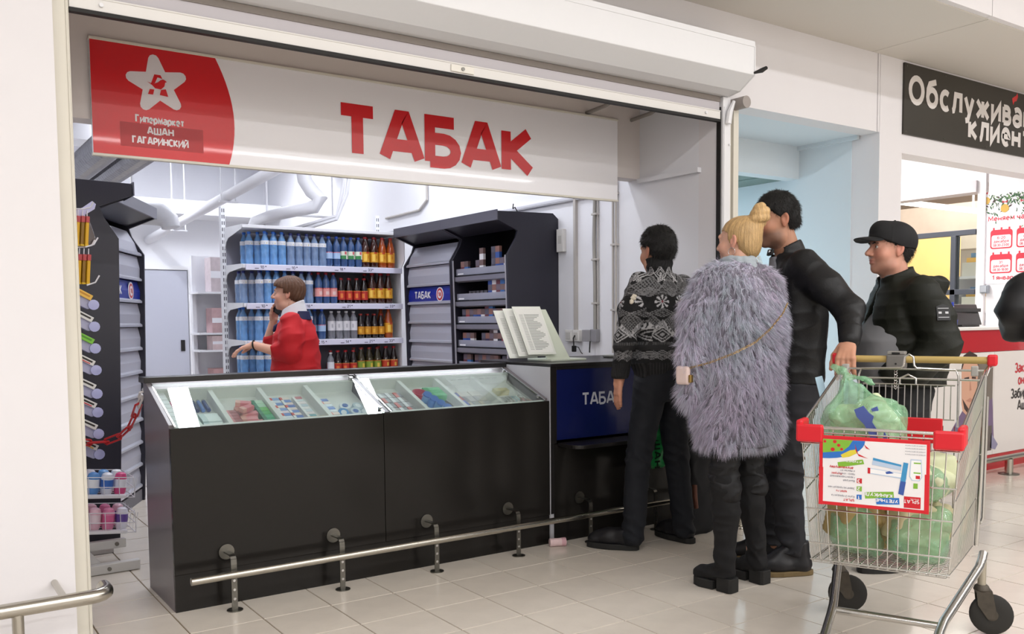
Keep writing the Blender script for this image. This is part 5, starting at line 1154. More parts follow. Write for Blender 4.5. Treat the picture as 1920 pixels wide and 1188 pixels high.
# ------------------------------------------------------------------ soft shapes: distance fields turned into one smooth mesh
class Field:
    """a rectangular grid holding a signed distance; shapes are blended in, then the zero surface is meshed"""
    def __init__(s, lo, hi, res):
        s.ax = [np.arange(lo[i], hi[i] + res, res) for i in range(3)]
        s.D = np.full([len(a) for a in s.ax], 1.0, np.float32); s.res = res
    def sub(s, lo, hi):
        sl = []
        for i in range(3):
            a = max(int(np.searchsorted(s.ax[i], lo[i])) - 1, 0); b = min(int(np.searchsorted(s.ax[i], hi[i])) + 1, len(s.ax[i])); sl.append(slice(a, max(b, a)))
        return tuple(sl), [s.ax[i][sl[i]].astype(np.float32).reshape([-1 if j == i else 1 for j in range(3)]) for i in range(3)]
    def blend(s, sl, d, k, op='add'):
        if d.size == 0: return
        D = s.D[sl]
        if op == 'cut':
            b = -d; h = np.clip(.5 + .5 * (D - b) / k, 0, 1); s.D[sl] = b + (D - b) * h + k * h * (1 - h)
            return
        h = np.clip(.5 + .5 * (D - d) / k, 0, 1); s.D[sl] = D + (d - D) * h - k * h * (1 - h)
    def cone(s, a, b, ra, rb, k=.02, op='add', flat=1.0, nrm=None):
        a, b = np.asarray(a, float), np.asarray(b, float); m = max(ra, rb) + k + .02
        sl, (X, Y, Z) = s.sub(np.minimum(a, b) - m, np.maximum(a, b) + m)
        if X.size * Y.size * Z.size == 0: return s
        ab = b - a; L2 = max(float(ab @ ab), 1e-9)
        px, py, pz = X - a[0], Y - a[1], Z - a[2]
        t = np.clip((px * ab[0] + py * ab[1] + pz * ab[2]) / L2, 0, 1)
        qx, qy, qz = px - ab[0] * t, py - ab[1] * t, pz - ab[2] * t
        if nrm is not None:
            n = np.asarray(nrm, float); n = n / np.linalg.norm(n); dn = qx * n[0] + qy * n[1] + qz * n[2]
            qx, qy, qz = qx + n[0] * dn * (1 / flat - 1), qy + n[1] * dn * (1 / flat - 1), qz + n[2] * dn * (1 / flat - 1)
        s.blend(sl, (np.sqrt(qx * qx + qy * qy + qz * qz) - (ra + (rb - ra) * t)).astype(np.float32), k, op); return s
    def chain(s, pts, rs, k=.02, **kw):
        for i in range(len(pts) - 1): s.cone(pts[i], pts[i + 1], rs[i], rs[i + 1], k, **kw)
        return s
    def ball(s, c, r, k=.02, op='add', rot=None):
        c = np.asarray(c, float); r = np.asarray(r if hasattr(r, '__len__') else (r, r, r), float); m = r.max() + k + .02
        sl, (X, Y, Z) = s.sub(c - m, c + m)
        if X.size * Y.size * Z.size == 0: return s
        p = [X - c[0], Y - c[1], Z - c[2]]
        if rot is not None:
            R = np.array(Euler(rot).to_matrix()).T; p = [R[i][0] * p[0] + R[i][1] * p[1] + R[i][2] * p[2] for i in range(3)]
        k0 = np.sqrt(sum((p[i] / r[i]) ** 2 for i in range(3))); k1 = np.sqrt(sum((p[i] / r[i] ** 2) ** 2 for i in range(3)))
        s.blend(sl, (k0 * (k0 - 1) / np.maximum(k1, 1e-6)).astype(np.float32), k, op); return s
    def rbox(s, c, h, r=.01, k=.01, op='add', rot=None):
        c, h = np.asarray(c, float), np.asarray(h, float); m = float(np.linalg.norm(h)) + k + .02
        sl, (X, Y, Z) = s.sub(c - m, c + m)
        p = [X - c[0], Y - c[1], Z - c[2]]
        if rot is not None:
            R = np.array((rot if isinstance(rot, Matrix) else Euler(rot).to_matrix())).T; p = [R[i][0] * p[0] + R[i][1] * p[1] + R[i][2] * p[2] for i in range(3)]
        q = [np.abs(p[i]) - (h[i] - r) for i in range(3)]
        d = np.sqrt(sum(np.maximum(x, 0) ** 2 for x in q)) + np.minimum(np.maximum(np.maximum(q[0], q[1]), q[2]), 0) - r
        s.blend(sl, d.astype(np.float32), k, op); return s
    def loft(s, rings, k=.02, op='add'):
        """rings: (z, cx, cy, rx, ry) from bottom to top, horizontal ellipses (superellipse) joined smoothly, with flat ends"""
        R = np.array(rings, float); z0, z1 = R[0, 0], R[-1, 0]; m = k + .03
        lo = [(R[:, 1] - R[:, 3]).min() - m, (R[:, 2] - R[:, 4]).min() - m, z0 - m]; hi = [(R[:, 1] + R[:, 3]).max() + m, (R[:, 2] + R[:, 4]).max() + m, z1 + m]
        sl, (X, Y, Z) = s.sub(lo, hi)
        if X.size * Y.size * Z.size == 0: return s
        zz = np.clip(Z.ravel(), z0, z1); f = []
        for c in range(1, 5):
            v = np.interp(zz, R[:, 0], R[:, c]); f.append(v.reshape(1, 1, -1).astype(np.float32))
        u, v = (X - f[0]) / f[2], (Y - f[1]) / f[3]
        rad = (np.abs(u) ** 2.4 + np.abs(v) ** 2.4) ** (1 / 2.4)
        d = (rad - 1) * np.minimum(f[2], f[3])
        dz = np.maximum(z0 - Z, Z - z1); d = np.where(dz > 0, np.sqrt(np.maximum(d, 0) ** 2 + dz ** 2), np.maximum(d, dz)) if True else d
        s.blend(sl, d.astype(np.float32), k, op); return s
    def displace(s, fn, band=.05):
        I = np.nonzero(np.abs(s.D) < band)
        P = [s.ax[i][I[i]] for i in range(3)]
        s.D[I] += fn(*P).astype(np.float32); return s
    def keep(s, mask_fn):
        """cut away where mask_fn(X, Y, Z) > 0 (a distance-like value)"""
        X, Y, Z = [s.ax[i].astype(np.float32).reshape([-1 if j == i else 1 for j in range(3)]) for i in range(3)]
        s.D = np.maximum(s.D, mask_fn(X, Y, Z) + 0 * s.D).astype(np.float32); return s
    def net(s):
        D = s.D; ins = D < 0
        n = [x - 1 for x in D.shape]
        c = np.zeros(n, np.uint8)
        for i in (0, 1):
            for j in (0, 1):
                for k in (0, 1): c += ins[i:n[0] + i, j:n[1] + j, k:n[2] + k]
        A = np.nonzero((c > 0) & (c < 8)); idx = np.full(n, -1, np.int32); idx[A] = np.arange(len(A[0]))
        acc = np.zeros((len(A[0]), 3)); cnt = np.zeros(len(A[0]))
        corners = [(i, j, k) for i in (0, 1) for j in (0, 1) for k in (0, 1)]
        val = {q: D[A[0] + q[0], A[1] + q[1], A[2] + q[2]] for q in corners}
        for q in corners:
            for a in range(3):
                if q[a]: continue
                p = list(q); p[a] = 1; p = tuple(p); v0, v1 = val[q], val[p]; m = (v0 < 0) != (v1 < 0)
                t = np.where(m, v0 / np.where(m, v0 - v1, 1), 0)
                for b in range(3): acc[:, b] += np.where(m, (q[b] + (t if b == a else 0)), 0)
                cnt += m
        acc /= np.maximum(cnt, 1)[:, None]
        V = np.stack([s.ax[i][A[i]] + acc[:, i] * s.res for i in range(3)], 1)
        F_ = []
        for a in range(3):
            b, c2 = (a + 1) % 3, (a + 2) % 3
            lo = [slice(1, D.shape[i] - 1) for i in range(3)]; hi = list(lo); lo[a] = slice(0, D.shape[a] - 1); hi[a] = slice(1, D.shape[a])
            s0, s1 = ins[tuple(lo)], ins[tuple(hi)]; E = np.nonzero(s0 != s1); fl = s0[E]
            pos = [E[i] + (0 if i == a else 1) for i in range(3)]
            def at(db, dc):
                q = list(pos); q[b] = q[b] - db; q[c2] = q[c2] - dc; return idx[q[0], q[1], q[2]]
            Q = np.stack([at(1, 1), at(0, 1), at(0, 0), at(1, 0)], 1); Q[~fl] = Q[~fl][:, ::-1]; F_.append(Q)
        return V, np.concatenate(F_)
    def build(s, name, m, parent=None, color=None, world=False, weld=0):
        V, Q = s.net()
        Q = Q[(Q >= 0).all(1)]
        return quads(name, V, Q, m, parent, color, world)


def quads(name, V, Q, m, parent=None, color=None, world=False):
    me = bpy.data.meshes.new(name)
    me.vertices.add(len(V)); me.vertices.foreach_set('co', np.asarray(V, np.float32).ravel())
    k = Q.shape[1]
    me.loops.add(Q.size); me.loops.foreach_set('vertex_index', Q.astype(np.int32).ravel())
    me.polygons.add(len(Q)); me.polygons.foreach_set('loop_start', (np.arange(len(Q)) * k).astype(np.int32))
    me.polygons.foreach_set('use_smooth', np.ones(len(Q), bool)); me.update(calc_edges=True); me.validate()
    for x in (m if isinstance(m, (list, tuple)) else [m]): me.materials.append(x)
    if color is not None:
        c = color(np.asarray(V)); at = me.color_attributes.new('Col', 'FLOAT_COLOR', 'POINT')
        at.data.foreach_set('color', np.concatenate([c, np.ones((len(c), 1))], 1).astype(np.float32).ravel())
    return put(name, me, parent, world=world)


def waves(seed, freq, n=7, aniso=(1, 1, 1)):
    """cheap smooth pseudo noise in about -1..1"""
    g = np.random.RandomState(seed); K = g.normal(size=(n, 3)); K = K / np.linalg.norm(K, axis=1)[:, None] * freq * g.uniform(.6, 1.5, (n, 1)) * np.array(aniso); ph = g.uniform(0, 6.28, n)
    def f(x, y, z):
        w1 = np.sin(x * freq * .37 + 1.3 + 1.7 * np.sin(z * freq * .31)) * .8; out = 0
        for i in range(n): out = out + np.sin(K[i, 0] * x + K[i, 1] * y + K[i, 2] * z + ph[i] + w1)
        return out / n * 1.6
    return f


def creases(seed, freq, aniso=(1, 1, 1)):
    w1 = waves(seed, freq, 6, aniso)
    return lambda x, y, z: 1 - 2 * np.abs(w1(x, y, z)) ** .7


# ------------------------------------------------------------------ shopping cart
CRZ = math.atan2(-.405, -.914)
cart = thing('shopping_cart', 'chrome wire shopping cart with red corner bumpers and an upside down advert panel', 'cart', (3.39, 2.016, 0), CRZ)
M_wire = mat('cart_chrome', 'c4c2be', rough=.22, metal=1.0, noise=.06, nscale=60)
M_cred = mat('cart_red_plastic', 'd0202c', rough=.35)
M_rub = mat('wheel_rubber', '24221f', rough=.7); M_fork = mat('fork_dirty', '4e4840', rough=.6, metal=.5, noise=.3, nscale=60)
YC = -.045


def rim(t, zf):   # t 0 rear .. 1 front: half width, top height, bottom height
    return (.268 - .018 * t, 1.022 - .165 * t, .325 + .055 * t)


def P3(t, side, zt):  # point on a side wall
    hw, zt1, zb = rim(t, 0); taper = .03 * (1 - zt)
    return (-.02 + .76 * t - (.05 * (1 - zt) if t > .5 else 0) * t, YC + side * (hw - taper), zb + (zt1 - zb) * zt)


for side, nm in ((-1, 'side_mesh'), (1, 'side_mesh')):
    b = MB()
    for i in range(31): t = i / 30; b.tube([P3(t, side, 0), P3(t, side, 1)], .0018, 5)
    for zt in (.0, .28, .53, .80): b.tube([P3(0, side, zt), P3(.5, side, zt), P3(1, side, zt)], .0026, 6)
    b.build(nm, M_wire, cart)
    MB().tube([P3(0, side, 1), P3(.5, side, 1), P3(.88, side, 1), (P3(.95, side, 1)[0], P3(.95, side, 1)[1], P3(.95, side, 1)[2] - .005), P3(1, side, .985)], .0055, 8).build('side_rail', M_wire, cart, smooth=True)
b = MB()
for i in range(15): y = -1 + 2 * i / 14; q0, q1 = P3(1, 1, 0), P3(1, 1, 1); hw0, hw1 = q0[1] - YC, q1[1] - YC; b.tube([(q0[0] - .02, YC + y * hw0, q0[2] - .012), (q0[0], YC + y * hw0, q0[2]), (q1[0], YC + y * hw1, q1[2])], .0022, 5)
for zt in (.0, .13, .39, .62, .88): q = P3(1, 1, zt); b.tube([(q[0] + .004, YC - (q[1] - YC) - .004, q[2]), (q[0] + .004, q[1] + .004, q[2])], .003, 6)
b.build('front_mesh', M_wire, cart)
q = P3(1, 1, 1)
MB().tube([(q[0] + .006, 2 * YC - q[1], q[2]), (q[0] + .006, q[1], q[2])], .0055, 8).build('front_rail', M_wire, cart, smooth=True); MB().tube([(q[0] + .006, 2 * YC - q[1], q[2] - .018), (q[0] + .006, q[1], q[2] - .018)], .003, 8).build('front_rail', M_wire, cart, smooth=True)
b = MB()
for i in range(15): y = -1 + 2 * i / 14; b.tube([(-.02, YC + y * .235, .322), (.70, YC + y * .215, .376)], .0024, 5)
for i in range(24): t = i / 23; b.tube([(-.02 + .72 * t, YC - .235 + .02 * t, .320 + .054 * t), (-.02 + .72 * t, YC + .235 - .02 * t, .320 + .054 * t)], .002, 5)
b.build('base_mesh', M_wire, cart)
# rear gate with the folded child seat
b = MB()
for i in range(13): y = -1 + 2 * i / 12; b.tube([(.0, YC + y * .25, .34), (.0, YC + y * .25, .80)], .0022, 5)
for i in range(14): y = -.62 + 1.24 * i / 13; b.tube([(.05, YC + y * .25, .83), (.045, YC + y * .25, .965)], .0022, 5)
b.tube([(.05, YC - .17, .83), (.05, YC + .17, .83)], .003, 6); b.tube([(.045, YC - .17, .965), (.045, YC + .17, .965)], .003, 6)
b.build('rear_gate_mesh', M_wire, cart)
for z, x in ((1.022, -.02), (.985, -.005)): MB().tube([(x, YC - .268, z), (x, YC + .268, z)], .0045, 8).build('gate_bar', M_wire, cart, smooth=True)
MB().tube([(.03, YC - .19, .80), (.03, YC - .19, 1.0), (.03, YC - .18, 1.025), (.03, YC - .03, 1.03), (.03, YC - .02, 1.04), (.03, YC - .016, 1.075), (.03, YC, 1.085), (.03, YC + .016, 1.075), (.03, YC + .02, 1.04), (.03, YC + .03, 1.03), (.03, YC + .17, 1.025), (.03, YC + .18, 1.0), (.03, YC + .18, .80)], .0045, 8).build('seat_frame', M_wire, cart, smooth=True)
MB().tube([(.05, YC - .03, .965), (.05, YC - .03, .99), (.05, YC, 1.005), (.05, YC + .03, .99), (.05, YC + .03, .965)], .004, 8).build('gate_hook', M_wire, cart, smooth=True)
MB().box((.055, YC - .15, .735), (.065, YC + .13, .835)).build('seat_flap', M_cred, cart, bevel=.004)
# handle, coin lock, corner pieces
MB().cyl((-.12, -.345, 1.058), (-.12, .235, 1.058), .0145, seg=16).build('handle_bar', mat('handle_ochre', 'b39a5c', rough=.5, noise=.15, nscale=90, stretch=(1, 20, 20)), cart, smooth=True)
cl = MB().box((-.15, YC - .105, 1.02), (-.09, YC - .03, 1.078)).build('coin_lock', mat('lock_grey', '6f6c68', rough=.45), cart, bevel=.006); MB().box((-.148, YC - .103, 1.078), (-.092, YC - .032, 1.092)).build('lock_top', mat('lock_grey_light', '85827d', rough=.45), cl, bevel=.004); MB().box((-.0905, YC - .083, 1.080), (-.0892, YC - .052, 1.088)).build('coin_slot', M_black, cl); MB().cyl((-.09, YC - .067, 1.04), (-.088, YC - .067, 1.04), .004, seg=8).build('lock_screw', M_black, cl)
for k in range(7): MB().tube([(-.118 + .004 * (k % 2), YC - .07 + .006 * math.cos(a), 1.012 - .012 * k + .008 * math.sin(a)) for a in (0, 1.2, 2.4, 3.6, 4.8)], .0016, 5, closed=True).build('lock_chain_link', M_wire, cart)
for y, s in ((-.352, -1), (.242, 1)):
    MB().box((-.142, y - .018, 1.036), (-.098, y + .018, 1.082)).build('handle_end', M_cred, cart, bevel=.008)
    MB().tube([(-.12, y, 1.04), (-.10, y - s * .012, 1.03), (-.02, YC + s * .268, 1.0), (-.01, YC + s * .262, .60), (-.01, YC + s * .252, .33)], .0085, 10).build('rear_post', M_wire, cart, smooth=True)
    MB().box((-.04, y - s * .055 - .012, 1.0), (-.0, y - s * .055 + .012, 1.04)).build('gate_hinge', mat('hinge_grey', 'a09d98', rough=.4), cart, bevel=.004)
    MB().tube([(-.03, YC + s * .278, .92), (-.03, YC + s * .272, .44), (-.025, YC + s * .266, .42), (-.015, YC + s * .262, .42)], .006, 8).build('rear_stay', M_wire, cart, smooth=True)
    q = P3(1, s, 1)
    pm_ = MB(); pm_.box((q[0] - .005, min(q[1] - s * .078, q[1] + s * .014), q[2] - .052), (q[0] + .020, max(q[1] - s * .078, q[1] + s * .014), q[2] + .010)); pm_.build('corner_bumper', M_cred, cart, bevel=.008)
    MB().box((q[0] - .085, min(q[1] - s * .008, q[1] + s * .016), q[2] - .045), (q[0] + .012, max(q[1] - s * .008, q[1] + s * .016), q[2] + .024)).build('corner_bumper', M_cred, cart, bevel=.008)
# chassis: bent tubes down to the front castors, cross bar, rear castors
for s in (-1, 1):
    yr, yf = (.238, .139) if s > 0 else (-.302, -.232)
    MB().tube([(.02, yr - s * .002, .312), (.045, yr - s * .005, .290), (.09, yr - s * .012, .268), (.46, yf + s * .004, .152), (.53, yf - s * .002, .135), (.64, yf - s * .008, .105), (.69, yf - s * .010, .092)], .0165, 14).build('chassis_tube', M_wire, cart, smooth=True)
    for nm2, (cx2, cyy, zt2) in (('rear_castor', (.052, yr - s * .004, .285)), ('front_castor', (.695, yf - s * .010, .095))):
        R_ = .078 if nm2 == 'rear_castor' else .036
        ang = math.radians(-75 if s > 0 else -66) if R_ > .06 else 0; off = -.036 if R_ > .06 else -.02
        st2 = MB().cyl((0, 0, zt2), (0, 0, R_ * 2 + .022 if R_ > .06 else R_ * 2 + .01), .0155 if R_ > .06 else .012, seg=12).build(nm2, mat('castor_stem', 'b0a99a', rough=.4, metal=.8), cart, smooth=True, loc=(cx2, cyy, 0), rot=(0, 0, ang))
        MB().lathe([(.024, 0), (.030, .008), (.026, .02), (.02, .026)], (0, 0, R_ * 2 + .012), 14).build('swivel_head', M_fork, st2, smooth=True)
        fk = MB()
        for e in (-1, 1): fk.prism([(-.034, e * .0215, R_ * 2 + .018), (.022, e * .0215, R_ * 2 + .018), (.016, e * .0215, R_ * 1.5), (off + .016, e * .0215, R_ - .014), (off - .014, e * .0215, R_ - .010), (off - .012, e * .0215, R_ * 1.3)], (0, e * .003, 0))
        fk.box((-.034, -.023, R_ * 2 + .008), (.022, .023, R_ * 2 + .019)); fk.build('fork', M_fork, st2)
        MB().lathe([(R_ * .5, -.0175), (R_ * .86, -.0175), (R_ * .985, -.012), (R_, -.006), (R_ * .985, -.004), (R_, -.002), (R_, .002), (R_ * .985, .004), (R_, .006), (R_ * .985, .012), (R_ * .86, .0175), (R_ * .5, .0175)], (off, 0, R_ + .001), 28, ax='y').build('wheel', M_rub, st2, smooth=True)
        MB().lathe([(.012, -.0195), (.022, -.0182), (.022, .0182), (.012, .0195)], (off, 0, R_ + .001), 16, ax='y').build('wheel_hub', M_fork, st2, smooth=True)
MB().cyl((.49, -.232, .143), (.49, .139, .143), .0135, seg=14).build('cross_bar', M_wire, cart, smooth=True)
# advert panel hung upside down on the front: local y runs to the right as seen from the front
FX = P3(1, 1, .9)[0] + .012
y0, y1, z0, z1 = -.229, .119, .592, .832
ad = MB().box((FX, y0, z0), (FX + .008, y1, z1)).build('advert_frame', M_cred, cart, bevel=.002)
MB().box((FX + .008, y0 + .012, z0 + .012), (FX + .0086, y1 - .010, z1 - .012)).build('advert_sheet', mat('advert_white', 'e9e6e6', rough=.3), ad)
for s, yy in ((-1, y0), (1, y1)): MB().box((FX + .006, min(yy, yy - s * .014), z0), (FX + .0095, max(yy, yy - s * .014), z0 + .13)).build('frame_clip', M_cred, ad)
AX, AY, AZ = FX + .0092, Vector((0, -1, 0)), Vector((0, 0, -1))     # upside down: text runs to the left and downwards is up


def ap(mb, pts, mi=0, l=0): mb.prism([(AX + .00015 * l, a, b) for a, b in pts], (.0001, 0, 0), mi)


def flip(u, v):   # u 0..1 left to right and v 0..1 top to bottom as the picture shows it
    return (y0 + .012 + (y1 - y0 - .022) * u, z1 - .012 - (z1 - z0 - .024) * v)


pc_ = MB(); pms = [mat('ad_' + n, c, rough=.35) for n, c in (('green', '7fb23a'), ('blue', '2f6fc0'), ('yellow', 'd8c840'), ('red', 'c8202c'), ('pale', 'b4c6dc'), ('navy', '3a57a0'), ('grey', '8f8f98'), ('cyan', '3f8fc0'), ('sheet', 'ececec'))]
arc_ = [(0, 0)] + [(.42 * math.cos(a) * 1.0, .30 * math.sin(a)) for a in [i * .157 for i in range(11)]]
ap(pc_, [flip(0, 0), flip(.42, .0)] + [flip(.42 * math.cos(a), .31 * math.sin(a)) for a in [i * .1745 for i in range(1, 10)]], 1, 0)
ap(pc_, [flip(0, .0), flip(.30, .0), flip(.26, .10), flip(.20, .18), flip(.10, .20), flip(0, .22)], 0, 1)
ap(pc_, [flip(.18, .24), flip(.27, .16), flip(.33, .14), flip(.34, .20), flip(.27, .26), flip(.20, .285)], 2, 1)
for u, v, r_ in ((.10, .16, .022), (.16, .09, .018), (.12, .035, .02), (.02, .04, .016), (.19, .15, .016)): ap(pc_, [flip(u + r_ * math.cos(a), v + 1.4 * r_ * math.sin(a)) for a in [i * .785 for i in range(8)]], 3, 2)
ap(pc_, [flip(.32, .05), flip(.345, .2), flip(.45, .27), flip(.36, .24), flip(.33, .16)], 3, 3); ap(pc_, [flip(.41, .05), flip(.43, .11), flip(.47, .13), flip(.43, .08)], 3, 3)
for pts_, mi, l_ in (([(.50, .25), (.77, .33), (.77, .42), (.49, .36)], 4, 1), ([(.50, .25), (.77, .33), (.77, .36), (.50, .29)], 7, 2), ([(.45, .41), (.82, .47), (.82, .55), (.45, .50)], 4, 2), ([(.46, .42), (.80, .475), (.80, .53), (.46, .49)], 8, 3), ([(.45, .41), (.475, .414), (.475, .503), (.45, .50)], 3, 4), ([(.855, .235), (.955, .235), (.965, .50), (.94, .56), (.87, .56), (.845, .50)], 4, 1), ([(.862, .25), (.948, .25), (.957, .495), (.935, .55), (.875, .55), (.853, .495)], 8, 2)): ap(pc_, [flip(*q_) for q_ in pts_], mi, l_)
ap(pc_, [flip(.79, .29), flip(.835, .30), flip(.795, .80), flip(.745, .78)], 7, 4); ap(pc_, [flip(.765, .58), flip(.815, .59), flip(.795, .80), flip(.745, .78)], 5, 5)
ap(pc_, [flip(.885, .60), flip(.925, .60), flip(.925, .68), flip(.885, .68)], 0, 2); ap(pc_, [flip(.905, .48), flip(.945, .48), flip(.945, .53), flip(.905, .53)], 3, 3); ap(pc_, [flip(.885, .28), flip(.95, .28), flip(.95, .30), flip(.885, .30)], 0, 3); ap(pc_, [flip(.885, .43), flip(.95, .43), flip(.95, .45), flip(.885, .45)], 0, 3)
ap(pc_, [flip(.62, .46), flip(.66, .44), flip(.70, .47), flip(.63, .49)], 5, 4)
ap(pc_, [flip(.15, .36), flip(.40, .29), flip(.415, .36), flip(.16, .44)], 0, 1)
ap(pc_, [flip(.42, .80), flip(.70, .755), flip(.705, .85), flip(.43, .90)], 0, 1); ap(pc_, [flip(.53, .875), flip(.755, .845), flip(.76, .945), flip(.54, .975)], 1, 2)
ap(pc_, [flip(.80, .81), flip(.955, .81), flip(.955, .985), flip(.80, .985)], 3, 1)
for v, mi in ((.63, 3), (.755, 0), (.885, 1)): ap(pc_, [flip(.345, v - .035), flip(.395, v - .04), flip(.395, v + .04), flip(.345, v + .035)], mi, 1)
pc_.build('advert_print', pms, ad)
tw, tg, tr_ = (('white_lettering', MATS['advert_white']), ('grey_lettering', MATS['ad_grey']), ('red_lettering', MATS['ad_red']))


def at_(mb, s, u, v, h, l=5, **k):
    p = flip(u, v); m_ = MB(); text(m_, s, (AX + .00015 * l, p[0], p[1]), AY, AZ, h, **k); m_.build(mb[0], mb[1], ad)


at_(tw, 'КАНИКУЛЫ', .69, .795, .0130, wt=.2, sp=.08, xs=.95); at_(tw, 'УЛЕТНЫЕ', .745, .878, .0115, wt=.2, sp=.08, xs=.95); at_(tw, 'SPLAT', .943, .855, .0120, wt=.16, sp=.1, xs=.95); at_(tw, 'SPECIAL', .94, .835, .0038, wt=.16, sp=.3, xs=1.1)
at_(tw, 'и туристы', .39, .315, .009, wt=.18, sp=.08)
for s, v in (('3', .605), ('2', .73), ('1', .86)): at_(tw, s, .378, v, .012, wt=.2)
for s, v in (('Купи 2 продукта', .895), ('Зарегистрируй чек', .765), ('Выиграй', .645), ('гарантированный', .59), ('приз - книгу', .54), ('и призы от', .49)): at_(tg, s, .325, v - .02, .0068, wt=.17, sp=.12)
for i in range(4): at_(tg, 'условия на сайте пункты', .99, .02 + .045 * i, .0036, wt=.18, sp=.12)
at_(tg, 'и', .30, .475, .006, wt=.2)
at_(tr_, 'SPLAT', .325, .925, .0085, wt=.18, sp=.1); at_(tr_, 'splat.ru', .25, .80, .0075, wt=.18, sp=.1); at_(tr_, 'Литрес', .20, .52, .0075, wt=.18, sp=.1); at_(tr_, 'anywayanyday', .31, .42, .0085, wt=.2, sp=.06)
MB().box((-.02, YC - .33, .82), (.10, YC - .326, .99), rot=(.25, 0, 0)).build('blue_card', mat('card_blue', 'a8c4d4', rough=.4), cart, bevel=.002)

# carrier bags of groceries in the cart: crumpled translucent green film over lumps
M_film = mat('green_film', '86bd92', rough=.2, spec=.6, coat=.5, alpha=.52, noise=.22, nscale=14, bump=.9, bscale=38)
M_lump = mat('grocery_lump', 'b3a47c', rough=.6, noise=.3, nscale=9)
M_inkp = mat('bag_print', '4a5a9a', rough=.4)


def bag(label, c, r, seed, knot=None, fill='b3a47c', lumps=4):
    o = thing('carrier_bag', label, 'bag', cart.matrix_basis @ Vector(c) if False else (0, 0, 0), group='green grocery bags in the cart')
    o.location = Matrix.Rotation(CRZ, 3, 'Z') @ Vector(c) + Vector((3.39, 2.016, 0)); o.rotation_euler = (0, 0, CRZ)
    f = Field((-r[0] - .06, -r[1] - .06, -r[2] - .06), (r[0] + .06, r[1] + .06, r[2] + .16), .0052)
    g = np.random.RandomState(seed)
    f.rbox((0, 0, -.01), (r[0] * .86, r[1] * .86, r[2] * .82), .05, .03)
    for i in range(7):
        p = g.uniform(-.62, .62, 3) * r; f.rbox(p, (r[0] * .34, r[1] * .34, r[2] * .34), .02, .045, rot=tuple(g.uniform(-.8, .8, 3)))
    cr1, cr2 = creases(seed, 34), creases(seed + 5, 75)
    if knot:
        kx, ky, kz = knot
        f.cone((kx * .2, ky * .35, r[2] * .35), (kx, ky, kz - .03), min(r[0], r[1]) * .75, .022, .05); f.cone((kx, ky, kz - .035), (kx, ky, kz), .017, .014, .01)
        f.chain([(kx, ky, kz), (kx - .01, ky - .02, kz + .02), (kx, ky - .05, kz + .028)], [.014, .014, .006], .008); f.chain([(kx, ky, kz), (kx, ky + .05, kz - .01), (kx, ky + .10, kz - .035)], [.012, .008, .004], .008)
        pl = lambda x, y, z: .006 * np.sin(np.arctan2(y - ky, x - kx) * 13 + 6 * z) * np.clip((z - r[2] * .1) / (kz - r[2] * .1), 0, 1) * np.clip(np.hypot(y - ky, x - kx) / .06, .2, 1)
    else: pl = lambda x, y, z: 0
    f.displace(lambda x, y, z: -.006 * cr1(x, y, z) - .0034 * cr2(x, y, z) + pl(x, y, z), .03)
    f.build('film', M_film, o)
    for i in range(lumps):
        p = g.uniform(-.5, .5, 3) * r * (1, 1, .8)
        l = Field(p - .11, p + .11, .014); l.rbox(p, g.uniform(.05, .08, 3), .015, .01, rot=tuple(g.uniform(-.8, .8, 3))); l.build('grocery_pack', mat('lump_' + fill, fill, rough=.5, noise=.3, nscale=12), o)
    return o


b1 = bag('knotted green carrier bag with dark logo heaped above the cart front', (.50, -.125, .845), (.15, .155, .105), 3, knot=(-.06, -.075, .175), fill='cdd6b0', lumps=5)
ink = MB()
for pts in ([(-.03, .07), (.0, .085), (.02, .06), (.035, .05), (.03, .03), (.05, .0), (.045, -.03), (.03, -.04), (.02, -.01), (.005, .02), (-.02, .045)], [(.025, .075), (.045, .085), (.05, .07), (.03, .066)], [(.03, -.045), (.05, -.05), (.065, -.03), (.07, -.0), (.08, -.02), (.07, -.055), (.045, -.07), (.02, -.065)]):
    ink.prism([(.148 + .012 * (1 - abs(z) * 6), a + .02, z + .0) for a, z in pts], (.006, 0, 0))
ink.build('bag_logo', M_inkp, b1)
bag('green carrier bag of packages at the outer lower side of the cart', (.40, -.155, .472), (.20, .098, .100), 11, fill='9a8656', lumps=6)
bag('green carrier bag of pale packages at the inner lower side of the cart', (.40, .060, .472), (.20, .098, .100), 23, fill='b9b08a', lumps=6)
bag('green carrier bag standing by the inner side behind the advert panel', (.40, .065, .655), (.18, .092, .070), 31, fill='c4c8a4', lumps=4)
bag('green carrier bag pressed behind the advert panel at the outer side', (.40, -.155, .655), (.18, .092, .070), 37, fill='a89a70', lumps=4)
# ------------------------------------------------------------------ people
def xf(V, M): return np.asarray(V) @ np.array(M.to_3x3()).T + np.array(M.translation)


def skin_mat(name, col, rough=.5): return mat(name, col, rough=rough, spec=.35, attr=True, noise=.05, nscale=60, sss=.12)


